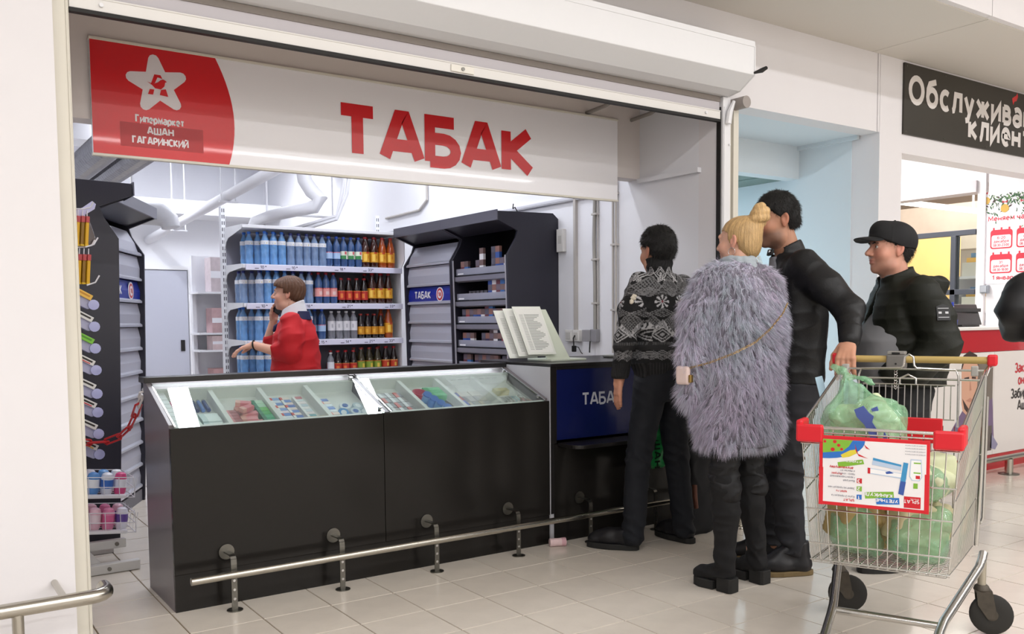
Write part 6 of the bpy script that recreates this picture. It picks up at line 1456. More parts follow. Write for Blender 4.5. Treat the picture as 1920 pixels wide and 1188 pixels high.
def head_part(M, sc=1.0, skin=(.55, .30, .21), male=True, stubble=0.0, chin=0.0, nose=1.0, fat=0.0, res=.0036):
    """head and neck in a frame of their own (y forward, z up, origin between the ears), returned in the figure's frame with vertex colours"""
    f = Field((-.105, -.135, -.21), (.105, .15, .135), res)
    f.ball((0, -.014, .032), (.074, .096, .084), .02)
    f.ball((0, .026, -.03), (.060 + fat, .066, .086), .03)
    f.ball((0, .026, -.078), (.050 + fat, .052 + fat * .5, .040), .028)
    f.ball((0, .070 + chin, -.101), .018 if male else .015, .022)
    for s in (-1, 1):
        f.ball((s * .040, .058, -.032), (.024 + fat, .024, .026), .025); f.ball((s * .048, .015, -.085), (.018 + fat, .026, .02), .025)
    f.cone((-.032, .082, .026), (.032, .082, .026), .012 if male else .009, .012 if male else .009, .022)
    f.cone((0, .086, .014), (0, .086 + .026 * nose, -.026), .0078, .0125, .012)
    for s in (-1, 1): f.ball((s * .0115, .098, -.032), (.008, .010, .0075), .008)
    f.ball((0, .089, -.058), (.023, .0105, .0065), .007); f.ball((0, .087, -.0705), (.020, .0105, .0075), .007)
    f.cone((-.021, .099, -.0640), (.021, .099, -.0640), .0022, .0022, .004, op='cut')
    for s in (-1, 1):
        f.ball((s * .031, .102, .007), (.018, .018, .011), .012, op='cut'); f.ball((s * .031, .0735, .0065), .0138, .004)
        f.cone((s * .019, .0885, .0055), (s * .043, .0835, .0055), .0016, .0016, .003, op='cut')
    f.cone((0, -.014, -.05), (0, -.040, -.20), .053 + fat * .8, .058 + fat * .8, .03)
    for s in (-1, 1):
        f.ball((s * .0765, -.012, -.004), (.0075, .019, .031), .006, rot=(.18, 0, s * .25)); f.ball((s * .0830, -.006, .002), (.0055, .011, .018), .005, op='cut'); f.ball((s * .0735, -.006, -.032), (.006, .008, .010), .006)
    V, Q = f.net(); Q = Q[(Q >= 0).all(1)]
    x, y, z = V[:, 0], V[:, 1], V[:, 2]
    c = np.tile(np.array(skin), (len(V), 1))
    lip = np.exp(-((x / .024) ** 4 + ((z + .0645) / .012) ** 4)) * (y > .085); c = c * (1 - .6 * lip[:, None]) + np.array((.42, .13, .12)) * .6 * lip[:, None]
    ch = np.exp(-(((np.abs(x) - .045) / .02) ** 2 + ((z + .03) / .022) ** 2)) * (y > .03); c[:, 0] *= 1 + .06 * ch; c[:, 1:] *= (1 - .12 * ch)[:, None]
    earm = np.clip((np.abs(x) - .072) / .006, 0, 1); c[:, 1:] *= (1 - .16 * earm)[:, None]
    if stubble:
        st = np.clip((-z - .035) / .03, 0, 1) * np.clip((y + .01) / .03, 0, 1) * (1 - lip) * np.clip((.16 + z) / .03, 0, 1) * (z > -.135); c = c * (1 - stubble * st[:, None]) + np.array((.08, .06, .055)) * stubble * st[:, None]
    return xf(V * sc, M), Q, c


def head_frame(pos, yaw=0, pitch=0, roll=0):
    return Matrix.Translation(pos) @ Euler((math.radians(pitch), math.radians(roll), math.radians(yaw)), 'ZYX').to_matrix().to_4x4()


def eyes_brows(root, M, sc, browc):
    wm, im = mat('eye_white', 'd9d4cf', rough=.2), mat('eye_iris', '2a1a12', rough=.15)
    for s in (-1, 1):
        b = MB(); c = Vector((s * .031, .0760, .0060)); n = 8
        b.lathe([(.0124 * math.sin(math.pi * i / n), -.0124 * math.cos(math.pi * i / n)) for i in range(n + 1)], c, 12, mi=0); b.lathe([(.0001, .0122), (.0056, .0120), (.0056, .0116)], c, 10, mi=1, ax='y')
        b.v = [tuple(M @ (Vector(p) * sc)) for p in b.v]; b.build('eye', [wm, im], root, smooth=True)
        e = MB().tube([(s * .014, .0965, .0215), (s * .030, .0955, .0265), (s * .047, .083, .0215)], [.003, .0038, .002], 6); e.v = [tuple(M @ (Vector(p) * sc)) for p in e.v]
        e.build('eyebrow', browc, root, smooth=True)


def hand_field(f, W, d, n, t, curl=(.3, .3, .35, .4), sc=1.0, thumb=.5, spread=.012, thumb_in=0.3):
    """palm and five fingers: W wrist, d along the hand, n out of its back, t towards the thumb"""
    W, d, n, t = (Vector(v) for v in (W, d, n, t)); d.normalize(); n.normalize(); t.normalize()
    P = lambda a, b, c: np.array(W + (d * a + t * b + n * c) * sc)
    f.chain([P(-.01, 0, 0), P(.03, .004, .002)], [.026 * sc, .028 * sc], .012, flat=.62, nrm=n)
    for b in (-.026, -.009, .009, .027): f.cone(P(.02, b * .7, 0), P(.082, b, .002), .0145 * sc, .0115 * sc, .008)
    L = ((.036, .022, .018), (.043, .027, .020), (.045, .029, .021), (.040, .025, .020))
    for i, b in enumerate((-.030, -.010, .010, .029)):
        ang = 0; p = P(.084 - abs(i - 2) * .003, b, .0); pts = [p]; rs = [.0100 * sc]; side = (b * spread / .03)
        for j, ln in enumerate(L[i]):
            ang += curl[i] * (1.0 if j < 2 else .8); dirv = d * math.cos(ang) - n * math.sin(ang) + t * side * 2; p = p + np.array(dirv.normalized()) * ln * sc; pts.append(p); rs.append((.0098, .0090, .0078)[j] * sc)
        f.chain(pts, rs, .004)
    p0 = P(.012, .026, -.004); tv = (d * math.cos(thumb) + t * math.sin(thumb) - n * thumb_in).normalized(); tv2 = (d * (math.cos(thumb) + .5) + t * math.sin(thumb) * .4 - n * (thumb_in + .2)).normalized()
    p1 = p0 + np.array(tv) * .045 * sc; p2 = p1 + np.array(tv2) * .032 * sc; p3 = p2 + np.array(tv2) * .024 * sc
    f.chain([p0, p1, p2, p3], [.0165 * sc, .0125 * sc, .0108 * sc, .0085 * sc], .008)


def arm_part(W, d, n, t, elbow=None, skin=(.55, .30, .21), re_=.042, rw=.027, **k):
    pts = [np.array(W)] + ([np.array(elbow)] if elbow is not None else [])
    lo = np.min(pts, 0) - .2; hi = np.max(pts, 0) + .2
    f = Field(lo, hi, .0034)
    if elbow is not None: f.cone(elbow, W, re_, rw, .02)
    hand_field(f, W, d, n, t, **k)
    V, Q = f.net(); Q = Q[(Q >= 0).all(1)]; c = np.tile(np.array(skin), (len(V), 1)); return V, Q, c


def join_parts(root, parts, m, name='body'):
    V, Q, C, o = [], [], [], 0
    for v, q, c in parts: V.append(v); Q.append(q + o); C.append(c); o += len(v)
    C = np.concatenate(C); return quads(name, np.concatenate(V), np.concatenate(Q), m, root, lambda v: C)


def core_part(torso, limbs, skin, res=.011):
    """the trunk and limbs under the clothes"""
    pts = np.array([p for l in limbs for p in l[0]]); lo = np.minimum(pts.min(0), (-.2, -.16, .0)) - .09; hi = np.maximum(pts.max(0), (.2, .16, 1.4)) + .09
    f = Field(lo, hi, res); f.loft([(z * (.97 if z > 1.2 else 1), cx, cy, rx * .80, ry * .80) for z, cx, cy, rx, ry in torso], .03)
    for p, r in limbs: f.chain([(q[0] * (.93 if abs(q[0]) > .12 else 1), q[1], q[2]) for q in p], [e * (.74 if len(p) > 2 else 1) for e in r], .03)
    V, Q = f.net(); Q = Q[(Q >= 0).all(1)]; return V, Q, np.tile(np.array(skin), (len(V), 1))


def limb_field(chains, loft=None, res=.007, k=.03, pad=.14):
    pts = np.array([p for c in chains for p in c[0]] + ([(r[1] + s * r[3], r[2] + s * r[4], r[0]) for r in loft for s in (-1, 1)] if loft else []), float)
    f = Field(pts.min(0) - pad, pts.max(0) + pad, res)
    if loft: f.loft(loft, k)
    for c in chains: f.chain(c[0], c[1], k)
    return f


def strands_mesh(name, P, D, L, W, C, m, parent, seg=2, droop=.3, seed=1):
    """many tapered blades: root P, direction D, length L, width W, colour C (one per blade)"""
    n = len(P); g = np.random.RandomState(seed); sd = np.cross(D, g.normal(size=(n, 3))); sd /= np.linalg.norm(sd, axis=1)[:, None] + 1e-9
    lv = []; 
    for j in range(seg + 1):
        t = j / seg; c = P + D * (L * t)[:, None] + np.array((0, 0, -1)) * (L * droop * t * t)[:, None]
        wd = (W * (1 - .92 * t))[:, None] * .5; lv += [c - sd * wd, c + sd * wd]
    V = np.stack(lv, 1).reshape(-1, 3); k = 2 * (seg + 1); base = (np.arange(n) * k)[:, None]
    Q = np.concatenate([base + np.array([[2 * j, 2 * j + 1, 2 * j + 3, 2 * j + 2]]) for j in range(seg)], 0); Cc = np.repeat(C, k, 0)
    return quads(name, V, Q, m, parent, lambda v: Cc)


def shoe(root, heel, ang, L=.29, m=None, msole=None, sole=.03, up=.10, laces=True, wid=.048, boot=None):
    """heel: (x, y) of the heel in the figure's frame, ang: toe-out in degrees (to the figure's right positive)"""
    a = math.radians(ang); fx, fy = math.sin(a), math.cos(a); Rt = (fy, -fx)
    P = lambda s, u, z: (heel[0] + fx * s + Rt[0] * u, heel[1] + fy * s + Rt[1] * u, z)
    lo = np.min([P(-.03, 0, 0), P(L + .03, 0, 0)], 0) - .09; hi = np.max([P(-.03, 0, 0), P(L + .03, 0, up + .05)], 0) + .09; lo[2] = -.02; hi[2] = (boot or up) + .06
    f = Field(lo, hi, .0055)
    f.chain([P(.045, 0, sole + .028), P(.16, 0, sole + .026), P(L - .06, .004, sole + .020)], [.040, wid - .006, .036], .03); f.chain([P(.05, 0, sole + .03), P(.06, 0, up)], [.041, .044], .03); f.cone(P(.09, 0, up - .01), P(.20, 0, sole + .035), .036, .028, .03)
    f.ball(P(L - .05, .003, sole + .016), (.042, .042, .026), .02)
    f.keep(lambda X, Y, Z: sole - .004 - Z + 0 * X)
    if boot is None: f.keep(lambda X, Y, Z: Z - (up + .012) + 0 * X)
    cr = creases(5, 60); f.displace(lambda x, y, z: -.0012 * cr(x, y, z), .02)
    s = f.build('shoe', m, root)
    ol = []
    for i in range(20):
        an = 2 * math.pi * i / 20; ca, sa = math.cos(an), math.sin(an); w_ = (wid + .004) * (1 if ca > -.2 else .86); ol.append(P(L / 2 - .005 + ca * (L / 2 + .004), sa * abs(sa) ** -.35 * w_ if abs(sa) > 1e-3 else 0, .001))
    MB().prism(ol, (0, 0, sole)).build('shoe_sole', msole, s, bevel=.004)
    if laces:
        for i in range(5):
            q = .085 + .024 * i; zz = up - .005 - .020 * i + .016
            MB().tube([P(q, -.024, zz - .008), P(q + .008, 0, zz + .003), P(q, .024, zz - .008)], .0028, 6).build('shoe_lace', mat('lace_black', '1a1918', rough=.8), s, smooth=True)
    return s


M_denim = mat('denim_navy', '0e1119', rough=.8, noise=.15, nscale=220, bump=.15, bscale=500)
M_shoe = mat('shoe_black', '17161a', rough=.45); M_sole = mat('sole_black', '1d1c1b', rough=.7)
M_hairb = mat('hair_black', '0d0b0a', rough=.42, spec=.4, noise=.5, nscale=30, bump=.6, bscale=90, stretch=(6, 6, 1.2))
NAT = (.52, .29, .20)


def hair_short(root, M, sc, m, back=-.075, side=-.01, front=.045, vol=0.0, top=.0, seed=4, fy=.062):
    """short cropped hair: a rough shell over the skull down to the nape, trimmed at brow, ears and neck"""
    f = Field((-.125, -.15, -.13), (.125, .14, .165), .0042)
    f.ball((0, -.014, .034 + top / 2), (.081 + vol, .104 + vol, .092 + top), .01)
    f.ball((0, -.058, -.018), (.060 + vol, .049 + vol, .056), .03)
    for s_ in (-1, 1): f.ball((s_ * .090, -.008, -.006), (.024, .027, .034), .004, op='cut')
    hz = np.array([-.09, -.045, -.02, .0, .03, .05, .072, .10, .14]); hy = np.array([-.06, -.045, -.030, -.008, .032, .044, .080, .115, .2]) + (front - .05)
    f.keep(lambda X, Y, Z: np.maximum((Y - np.interp(Z.ravel(), hz, hy).reshape(1, 1, -1).astype(np.float32) - .006 * np.sin(X * 90)) * .7, back - Z + 0 * X))
    w1, w2 = waves(seed, 260, 8, (1, 1, .35)), waves(seed + 1, 90, 6)
    f.displace(lambda x, y, z: .0022 * w1(x, y, z) + .003 * w2(x, y, z), .03)
    V, Q = f.net(); Q = Q[(Q >= 0).all(1)]; V = xf(V * sc, M)
    ho = quads('hair', V, Q, m, root)
    N = np.zeros(len(V) * 3, np.float32); ho.data.vertices.foreach_get('normal', N); N = N.reshape(-1, 3); g = np.random.RandomState(seed); pk = g.choice(len(V), 5200)
    c0 = np.array(M @ Vector((0, -.03, .10)) if False else M @ (Vector((0, -.04, .125)) * sc)); dv = V[pk] - c0; dv /= np.linalg.norm(dv, axis=1)[:, None] + 1e-6
    D = N[pk] * .45 + dv * .7 + g.normal(0, .28, (len(pk), 3)) + np.array((0, 0, -.15)); D /= np.linalg.norm(D, axis=1)[:, None]
    b = g.uniform(.5, 1.8, len(pk))[:, None] * np.array((.010, .0085, .0075))
    tag(strands_mesh('hair_strand', V[pk] - D * .003, D, g.uniform(.010, .021, len(pk)), g.uniform(.0010, .0018, len(pk)), b, mat('hair_strand_black', '0d0b0a', rough=.45, spec=.4, attr=True), ho, 2, .15, seed), kind='stuff')
    return ho


def trousers(root, hipz, crotch, hips, kneeL, ankL, kneeR, ankR, m, r=(.088, .064, .052), seed=2, waist=(.155, .115), cy=0.0, res=.0075, fold=.004, name='trousers', hipw=.085):
    ch = [([(-hipw, cy, hipz - .07), kneeL, ankL], [r[0], r[1], r[2]]), ([(hipw, cy, hipz - .07), kneeR, ankR], [r[0], r[1], r[2]])]
    f = limb_field(ch, [(crotch, 0, cy, waist[0] * .98, waist[1] * .95), (hipz - .02, 0, cy - .008, waist[0] * 1.04, waist[1] * 1.06), (hipz + .10, 0, cy, waist[0] * .95, waist[1])], res, .02)
    cr = creases(seed, 38, (1, 1, 1.8)); f.displace(lambda x, y, z: -fold * cr(x, y, z) * (1 + 1.2 * np.exp(-((z - .50) / .09) ** 2) + 1.6 * np.exp(-((z - .13) / .08) ** 2)), .03)
    zb = min(ankL[2], ankR[2]); f.keep(lambda X, Y, Z: zb - .045 - Z + 0 * X)
    return f.build(name, m, root)


def torso_rings(h, w, dp, cy=0.0):   # body under the clothes
    return [(h * .47, 0, cy, w * .80, dp * .9), (h * .60, 0, cy, w * .78, dp * .85), (h * .72, 0, cy, w * .92, dp), (h * .80, 0, cy, w * .95, dp * .9), (h * .835, 0, cy, w * .55, dp * .6)]


# ---- man in the patterned sweater, seen from behind
man1 = thing('person', 'man with short black hair in a black and white patterned knit sweater', 'person', (3.385, 3.50, 0), math.radians(4), 'people queuing at the counter')
M1 = head_frame((.005, .035, 1.600), yaw=-8, pitch=-4)
Hm = head_part(M1, .98, (.50, .26, .17), stubble=.0)
aL = arm_part((-.262, .055, .925), (-.04, .10, -1), (-.85, -.45, .05), (.35, .9, 0), skin=(.56, .27, .18), curl=(.25, .28, .3, .32), thumb=.3, sc=1.0, elbow=(-.275, .03, 1.0), re_=.034)
ht = 1.73
core1 = core_part(torso_rings(ht, .175, .115, 0), [([(-.19, 0, 1.40), (-.275, .0, 1.12), (-.262, .055, .94)], [.05, .04, .028]), ([(.19, 0, 1.40), (.26, .03, 1.12), (.20, .2, 1.02)], [.05, .04, .03]), ([(-.09, 0, .86), (-.15, .03, .49), (-.185, .03, .07)], [.075, .05, .04]), ([(.09, 0, .86), (.14, .01, .49), (.165, -.03, .07)], [.075, .05, .04]), ([(0, 0, 1.40), (0, .0, 1.52)], [.06, .052])], (.50, .26, .17))
join_parts(man1, [Hm, aL, core1], skin_mat('skin_man_one', 'b08060'))
hair_short(man1, M1, .98, M_hairb, back=-.070, side=.0, front=.05, vol=.006, top=.010)


def knit(V):
    x, y, z = V[:, 0], V[:, 1], V[:, 2]
    sl = (np.abs(x) > .205 + .05 * np.clip((z - 1.30) / .1, -1, 1)) ; u = np.where(sl, np.arctan2(y - .02, np.abs(x) - .27) * .062 + .02, np.arctan2(x, -(y - .02)) * .165); P = .118
    z = z + np.where(sl, .0, 0)
    p = np.mod(u / P + .5, 1) - .5; ap = np.abs(p) * 2; ph = np.mod(u / P, 1) - .5; aph = np.abs(ph) * 2
    v = np.full(len(V), .013)
    kn = .5 + .5 * np.sin(u * 900) * np.sin(z * 700); v += .006 * kn
    def band(c, h): return (z - c) / h, np.abs(z - c) < h
    W_, G_ = .42, .11
    def rings(c, h, off=False, w=W_):
        q, m = band(c, h); r = (aph if off else ap) + np.abs(q)
        v[m & (r < 1.02) & (r > .86)] = w; v[m & (r < .66) & (r > .50)] = w * .85; v[m & (r < .26)] = w * .7
    def lattice(c, h, off=False):
        q, m = band(c, h); a = aph if off else ap; r = a + np.abs(q); ins = m & (r < .95); g = (np.mod((p if not off else ph) * 9 + q * 3, 1) > .62) | (np.mod((p if not off else ph) * 9 - q * 3, 1) > .62)
        v[ins] = .018; v[ins & g] = W_ * .34; v[m & (r >= .95) & (r < 1.08)] = W_ * .4
    def zig(c, h, amp, w=W_, th=.016):
        d = np.abs((z - c) - amp * (1 - 2 * ap)); m = d < th; v[m] = w; st = m & (np.mod(u * 160, 1) > .6); v[st] = .03
    def flakes(c, h):
        du, dz = p * P, z - c; r = np.hypot(du, dz) / h; th = np.arctan2(dz, du); m = (r < 1) & (r > .12) & (np.cos(8 * th) > -.1 + .35 * r); v[m] = W_ * 1.05
        return (r < .16)
    z_ = z
    rings(1.475, .042); zig(1.425, .03, .035); lattice(1.405, .055, True); rings(1.375, .024, True, .2); rings(1.37, .02, False, .12)
    fl = flakes(1.325, .036); rings(1.268, .024, False, .2); lattice(1.215, .05, True); zig(1.185, .03, .032); rings(1.155, .042)
    m = (z < 1.118) & (z > 1.098); v[m] = np.where(np.mod(u * 120, 1) > .5, .10, .03)[m]
    lattice(1.048, .030, True); rings(1.048, .026, False, .24)
    pl = (z > 1.512) | (z < 1.008); rib = .5 + .5 * np.sin(u * 420); v[pl] = (.014 + .016 * rib)[pl]
    gb = (z <= 1.10) & (z > 1.075); v[gb] = .03
    c = np.stack([v, v, v * 1.02], 1); c[:, 0] *= 1.02
    c[fl] = (.16, .02, .03); return c


f = limb_field([([(-.165, -.0, 1.415), (-.235, -.008, 1.28), (-.274, .0, 1.12), (-.268, .045, .955)], [.066, .064, .054, .046]), ([(.165, 0, 1.415), (.25, .0, 1.28), (.265, .03, 1.12), (.20, .18, 1.02)], [.066, .064, .054, .046])],
               [(.925, 0, .0, .158, .118), (1.0, 0, -.002, .172, .128), (1.12, 0, -.004, .178, .135), (1.28, 0, -.008, .188, .132), (1.38, 0, -.006, .182, .115), (1.44, 0, .0, .135, .090), (1.48, 0, .008, .085, .075)], .0048, .035)
f.cone((0, .004, 1.44), (.002, .018, 1.56), .073, .069, .015)
cr = creases(9, 26, (1, 1, 1.5)); f.displace(lambda x, y, z: -.0045 * cr(x, y, z) + np.where((z > 1.5) | (z < 1.0), .0015 * np.sin(np.arctan2(x, y - .01) * 60), 0), .03)
f.keep(lambda X, Y, Z: np.minimum(.938 - Z, .925 - Z + 0 * X)); f.keep(lambda X, Y, Z: Z - 1.562 + .15 * (Y - .02) + 0 * X)
f.build('knit_sweater', mat('knit_wool', '202020', rough=.95, attr=True, spec=.2, bump=.35, bscale=420), man1, knit)
# white appliqué flower on the left sleeve
fl = Field((-.36, -.10, 1.28), (-.16, .06, 1.40), .004)
for i in range(9): an = i * .7; fl.ball((-.266 + .016 * math.cos(an), -.050, 1.338 + .019 * math.sin(an * 1.3)), (.009, .010, .008), .003)
fl.build('wool_tuft', mat('wool_cream', 'cfc6b4', rough=.9, noise=.2, nscale=120), man1)
trousers(man1, .93, .80, None, (-.145, .03, .49), (-.180, .035, .075), (.135, .01, .49), (.160, -.03, .075), M_denim, seed=12, r=(.090, .067, .060), fold=.0028)
shoe(man1, (-.160, .02), -30, .285, M_shoe, M_sole, laces=True); shoe(man1, (.165, -.085), 4, .285, M_shoe, M_sole, laces=True)

# ---- blonde woman in the grey fur vest
wom = thing('person', 'blonde woman with a hair bun in a shaggy lilac grey fur vest, seen from behind', 'person', (3.165, 2.775, 0), math.radians(6), 'people queuing at the counter')
M2 = head_frame((.045, .03, 1.588), yaw=7, pitch=-2)
hw = head_part(M2, .95, (.66, .38, .28), male=False, nose=.85)
corew = core_part(torso_rings(1.62, .155, .10, 0), [([(-.08, 0, .82), (-.095, .0, .50), (-.10, -.02, .09)], [.075, .05, .038]), ([(.08, 0, .82), (.10, .0, .50), (.105, -.02, .09)], [.075, .05, .038]), ([(-.16, .02, 1.34), (-.19, .06, 1.1), (-.10, .2, 1.0)], [.045, .036, .03]), ([(.16, .02, 1.34), (.19, .06, 1.1), (.10, .2, 1.0)], [.045, .036, .03]), ([(0, 0, 1.34), (.03, .01, 1.53)], [.055, .048])], (.66, .38, .28))
join_parts(wom, [hw, corew], skin_mat('skin_woman', 'c49a80'))
M_blond = mat('hair_blond', 'b98d4c', rough=.38, spec=.45, attr=True, noise=.35, nscale=16, bump=.35, bscale=70, stretch=(5, 5, 1.5))
f = Field((-.12, -.19, -.14), (.12, .13, .24), .0036)
f.ball((0, -.016, .030), (.080, .102, .090), .01); f.ball((0, -.055, -.03), (.066, .052, .062), .03); f.cone((0, -.06, .06), (.005, -.088, .082), .048, .038, .03)
w1 = waves(21, 380, 9, (1, 1, .2))
f.keep(lambda X, Y, Z: np.maximum(np.minimum(Y - .018 - .35 * np.maximum(Z - .03, 0), .052 - Z + .5 * np.minimum(Y - .05, 0)), np.maximum(-.098 - Z, np.minimum(Y + .030, -.012 - Z))))
# bun: a coil of three turns
for k in range(26):
    a = k * .62; r_ = .036 - .0007 * k; f.cone((r_ * math.cos(a) + .01, -.098 - .0008 * k + r_ * math.sin(a) * .9, .082 + .0026 * k), (r_ * math.cos(a + .62) + .01, -.0988 - .0008 * k + r_ * math.sin(a + .62) * .9, .0846 + .0026 * k), .022, .022, .004)
f.ball((.01, -.104, .115), (.042, .042, .038), .01)
f.displace(lambda x, y, z: .0007 * np.sin(np.arctan2(x, y + .075) * 40 + 1.6 * np.sin(z * 22)) + .0008 * w1(x, y, z), .02)
V, Q = f.net(); Q = Q[(Q >= 0).all(1)]
def blondc(v):
    g = np.clip((V[:, 2] + .1) / .25, 0, 1)[:, None]; s = (.5 + .5 * (.5 * np.sin(np.arctan2(V[:, 0], V[:, 1] + .075) * 57 + 2 * np.sin(V[:, 2] * 23)) + .5 * np.sin(np.arctan2(V[:, 0], V[:, 1] + .075) * 23 + 1.4 * np.sin(V[:, 2] * 31))))[:, None]
    return np.array((.52, .335, .150)) * (.72 + .4 * s) * (.75 + .45 * g)
quads('blonde_hair', xf(V * .95, M2), Q, M_blond, wom, blondc)
g = np.random.RandomState(5); n = 60   # loose wisps at the nape
Pw = np.stack([g.uniform(-.05, .05, n), -.075 + g.uniform(-.015, .02, n), g.uniform(-.10, -.06, n)], 1) * .95; Dw = np.stack([g.normal(0, .35, n), g.normal(-.2, .2, n), -np.ones(n)], 1); Dw /= np.linalg.norm(Dw, axis=1)[:, None]
strands_mesh('hair_wisp', xf(Pw, M2), Dw @ np.array(M2.to_3x3()).T, g.uniform(.03, .06, n), np.full(n, .0016), np.tile((.55, .36, .15), (n, 1)), M_blond, wom, 3, .2)
er = MB(); er.tube([tuple(M2 @ Vector((-.0785 + .002, -.004 + .017 * math.sin(a), -.052 + .018 * math.cos(a)))) for a in [i * .449 for i in range(14)]], .0011, 6, closed=True); er.build('hoop_earring', M_alu, wom, smooth=True)
# scarf collar
f = Field((-.16, -.15, 1.36), (.16, .18, 1.58), .006)
for k in range(3): zc = 1.435 + .026 * k; R_ = .086 - .009 * k; f.chain([(R_ * math.cos(a), .008 + R_ * 1.02 * math.sin(a), zc + .008 * math.sin(2 * a + k) - .012 * math.sin(a)) for a in [i * .42 for i in range(16)]], [.020] * 16, .006)
cr = creases(15, 70); f.displace(lambda x, y, z: -.003 * cr(x, y, z), .02); f.build('scarf', mat('scarf_grey', '9aa2a8', rough=.85, noise=.12, nscale=60), wom)
# fur vest: a padded base under thousands of drooping tufts
VR = [(.665, 0, .0, .185, .140), (.78, 0, -.004, .212, .158), (1.0, 0, -.006, .212, .160), (1.18, 0, -.006, .222, .162), (1.34, 0, -.004, .238, .154), (1.425, 0, .0, .228, .132), (1.468, 0, .004, .165, .105), (1.49, 0, .006, .10, .085)]
f = limb_field([([(-.19, .0, 1.405), (-.236, .03, 1.28), (-.238, .07, 1.10), (-.22, .09, .90)], [.064, .068, .060, .05]), ([(.18, .0, 1.40), (.212, .02, 1.28), (.205, .05, 1.10)], [.064, .066, .056])], VR, .010, .03)
cr = waves(8, 24); f.displace(lambda x, y, z: .010 * cr(x, y, z), .04)
V, Q = f.net(); Q = Q[(Q >= 0).all(1)]
M_fur = mat('fur_lilac', '8d8a9c', rough=.75, attr=True, sheen=.5)
vest = quads('fur_vest', V, Q, mat('fur_base', '6c6873', rough=.9), wom)
me = vest.data; N_ = np.zeros(len(V) * 3, np.float32); me.vertices.foreach_get('normal', N_); N_ = N_.reshape(-1, 3)
g = np.random.RandomState(17)
A_f = V[Q[:, 0]] - V[Q[:, 2]]; B_f = V[Q[:, 1]] - V[Q[:, 3]]; ar = np.linalg.norm(np.cross(A_f, B_f), axis=1); pick = g.choice(len(Q), 6800, p=ar / ar.sum())
cp = V[Q[pick]].mean(1); cn = N_[Q[pick]].mean(1); cn /= np.linalg.norm(cn, axis=1)[:, None]
tone = waves(31, 18)(*cp.T); tone2 = waves(33, 55)(*cp.T)
sw = waves(41, 16); sweep = np.stack([sw(cp[:, 0] + 1, cp[:, 1], cp[:, 2]), sw(cp[:, 0], cp[:, 1] + 2, cp[:, 2]), -np.ones(len(cp)) * .9], 1)
cdv = cn * .55 + sweep * .62 + g.normal(0, .22, cp.shape); cdv /= np.linalg.norm(cdv, axis=1)[:, None]
K = 17
Pn = np.repeat(cp, K, 0) + g.normal(0, .0035, (len(cp) * K, 3)); t_in = np.repeat(cdv, K, 0)
ctr = np.repeat(cp + cdv * .05, K, 0); Ds = ctr + g.normal(0, .007, Pn.shape) - Pn; Ds /= np.linalg.norm(Ds, axis=1)[:, None]
Ls = g.uniform(.028, .058, len(Pn)); base = np.repeat(.50 + .10 * tone + .05 * tone2 + g.normal(0, .035, len(cp)), K) * g.uniform(.7, 1.35, len(Pn)); base = np.clip(base, .10, .9)
tint = np.repeat(g.normal(0, 1, len(cp)) + 1.2 * waves(51, 12)(*cp.T), K)
Cs = np.stack([base * (.97 + .035 * tint), base * (.925 - .02 * tint), base * (1.13 + .01 * tint)], 1)
tag(strands_mesh('fur_pile', Pn - t_in * .004, Ds, Ls, g.uniform(.0011, .0022, len(Pn)), Cs, M_fur, vest, 3, .28), kind='stuff')
# hem lining, leggings, boots
MB().lathe([(.150, .655), (.170, .665), (.168, .70)], (0, 0, 0), 24).build('vest_lining', mat('lining_grey', '5c5a62', rough=.7), vest, smooth=True)
trousers(wom, .86, .76, None, (-.095, .0, .50), (-.10, -.02, .45), (.10, .0, .50), (.105, -.02, .45), mat('leggings_black', '0d0c0f', rough=.6), r=(.080, .062, .062), seed=4, waist=(.15, .12), name='leggings')
M_boot = mat('boot_suede', '0c0b0d', rough=.8, noise=.2, nscale=80, bump=.1, bscale=300)
for s, hx, hy, an in ((-1, -.113, -.063, 0), (1, .108, -.083, 6)):
    kx = s * .098; a = math.radians(an); fx, fy = math.sin(a), math.cos(a)
    f = Field((hx - .12, hy - .10, .02), (hx + .12, hy + .26, .60), .0058)
    f.chain([(kx, .004, .56), (kx, -.004, .47), (kx, -.012, .36), (hx + s * .0, hy + .045, .16), (hx, hy + .05, .12)], [.066, .064, .062, .042, .044], .02)
    f.chain([(hx, hy + .04, .085), (hx + fx * .10, hy + fy * .10, .075), (hx + fx * .165, hy + fy * .165, .055)], [.042, .038, .034], .02); f.ball((hx + fx * .175, hy + fy * .175, .058), (.038, .036, .03), .02)
    cr = creases(6 + s, 45, (1, 1, 2)); f.displace(lambda x, y, z: -.003 * cr(x, y, z) * (1 + 1.5 * np.exp(-((z - .15) / .05) ** 2)), .02)
    f.keep(lambda X, Y, Z: np.maximum(.042 - Z, Z - .575) + 0 * X)
    b = f.build('boot', M_boot, wom)
    Pb = lambda q, u, z: (hx + fx * q + fy * u, hy + fy * q - fx * u, z)
    ol = [Pb(.215, 0, 0), Pb(.20, .028, 0), Pb(.16, .043, 0), Pb(.085, .038, 0), Pb(.085, -.038, 0), Pb(.16, -.043, 0), Pb(.20, -.028, 0)]
    MB().prism([(p[0], p[1], .001) for p in ol], (0, 0, .042)).build('boot_sole', M_sole, b, bevel=.004)
    ol = [Pb(-.012, -.026, 0), Pb(.0, -.036, 0), Pb(.066, -.036, 0), Pb(.066, .036, 0), Pb(.0, .036, 0), Pb(-.012, .026, 0)]
    MB().prism([(p[0], p[1], .001) for p in ol], (0, 0, .065)).build('boot_heel', M_sole, b, bevel=.003)
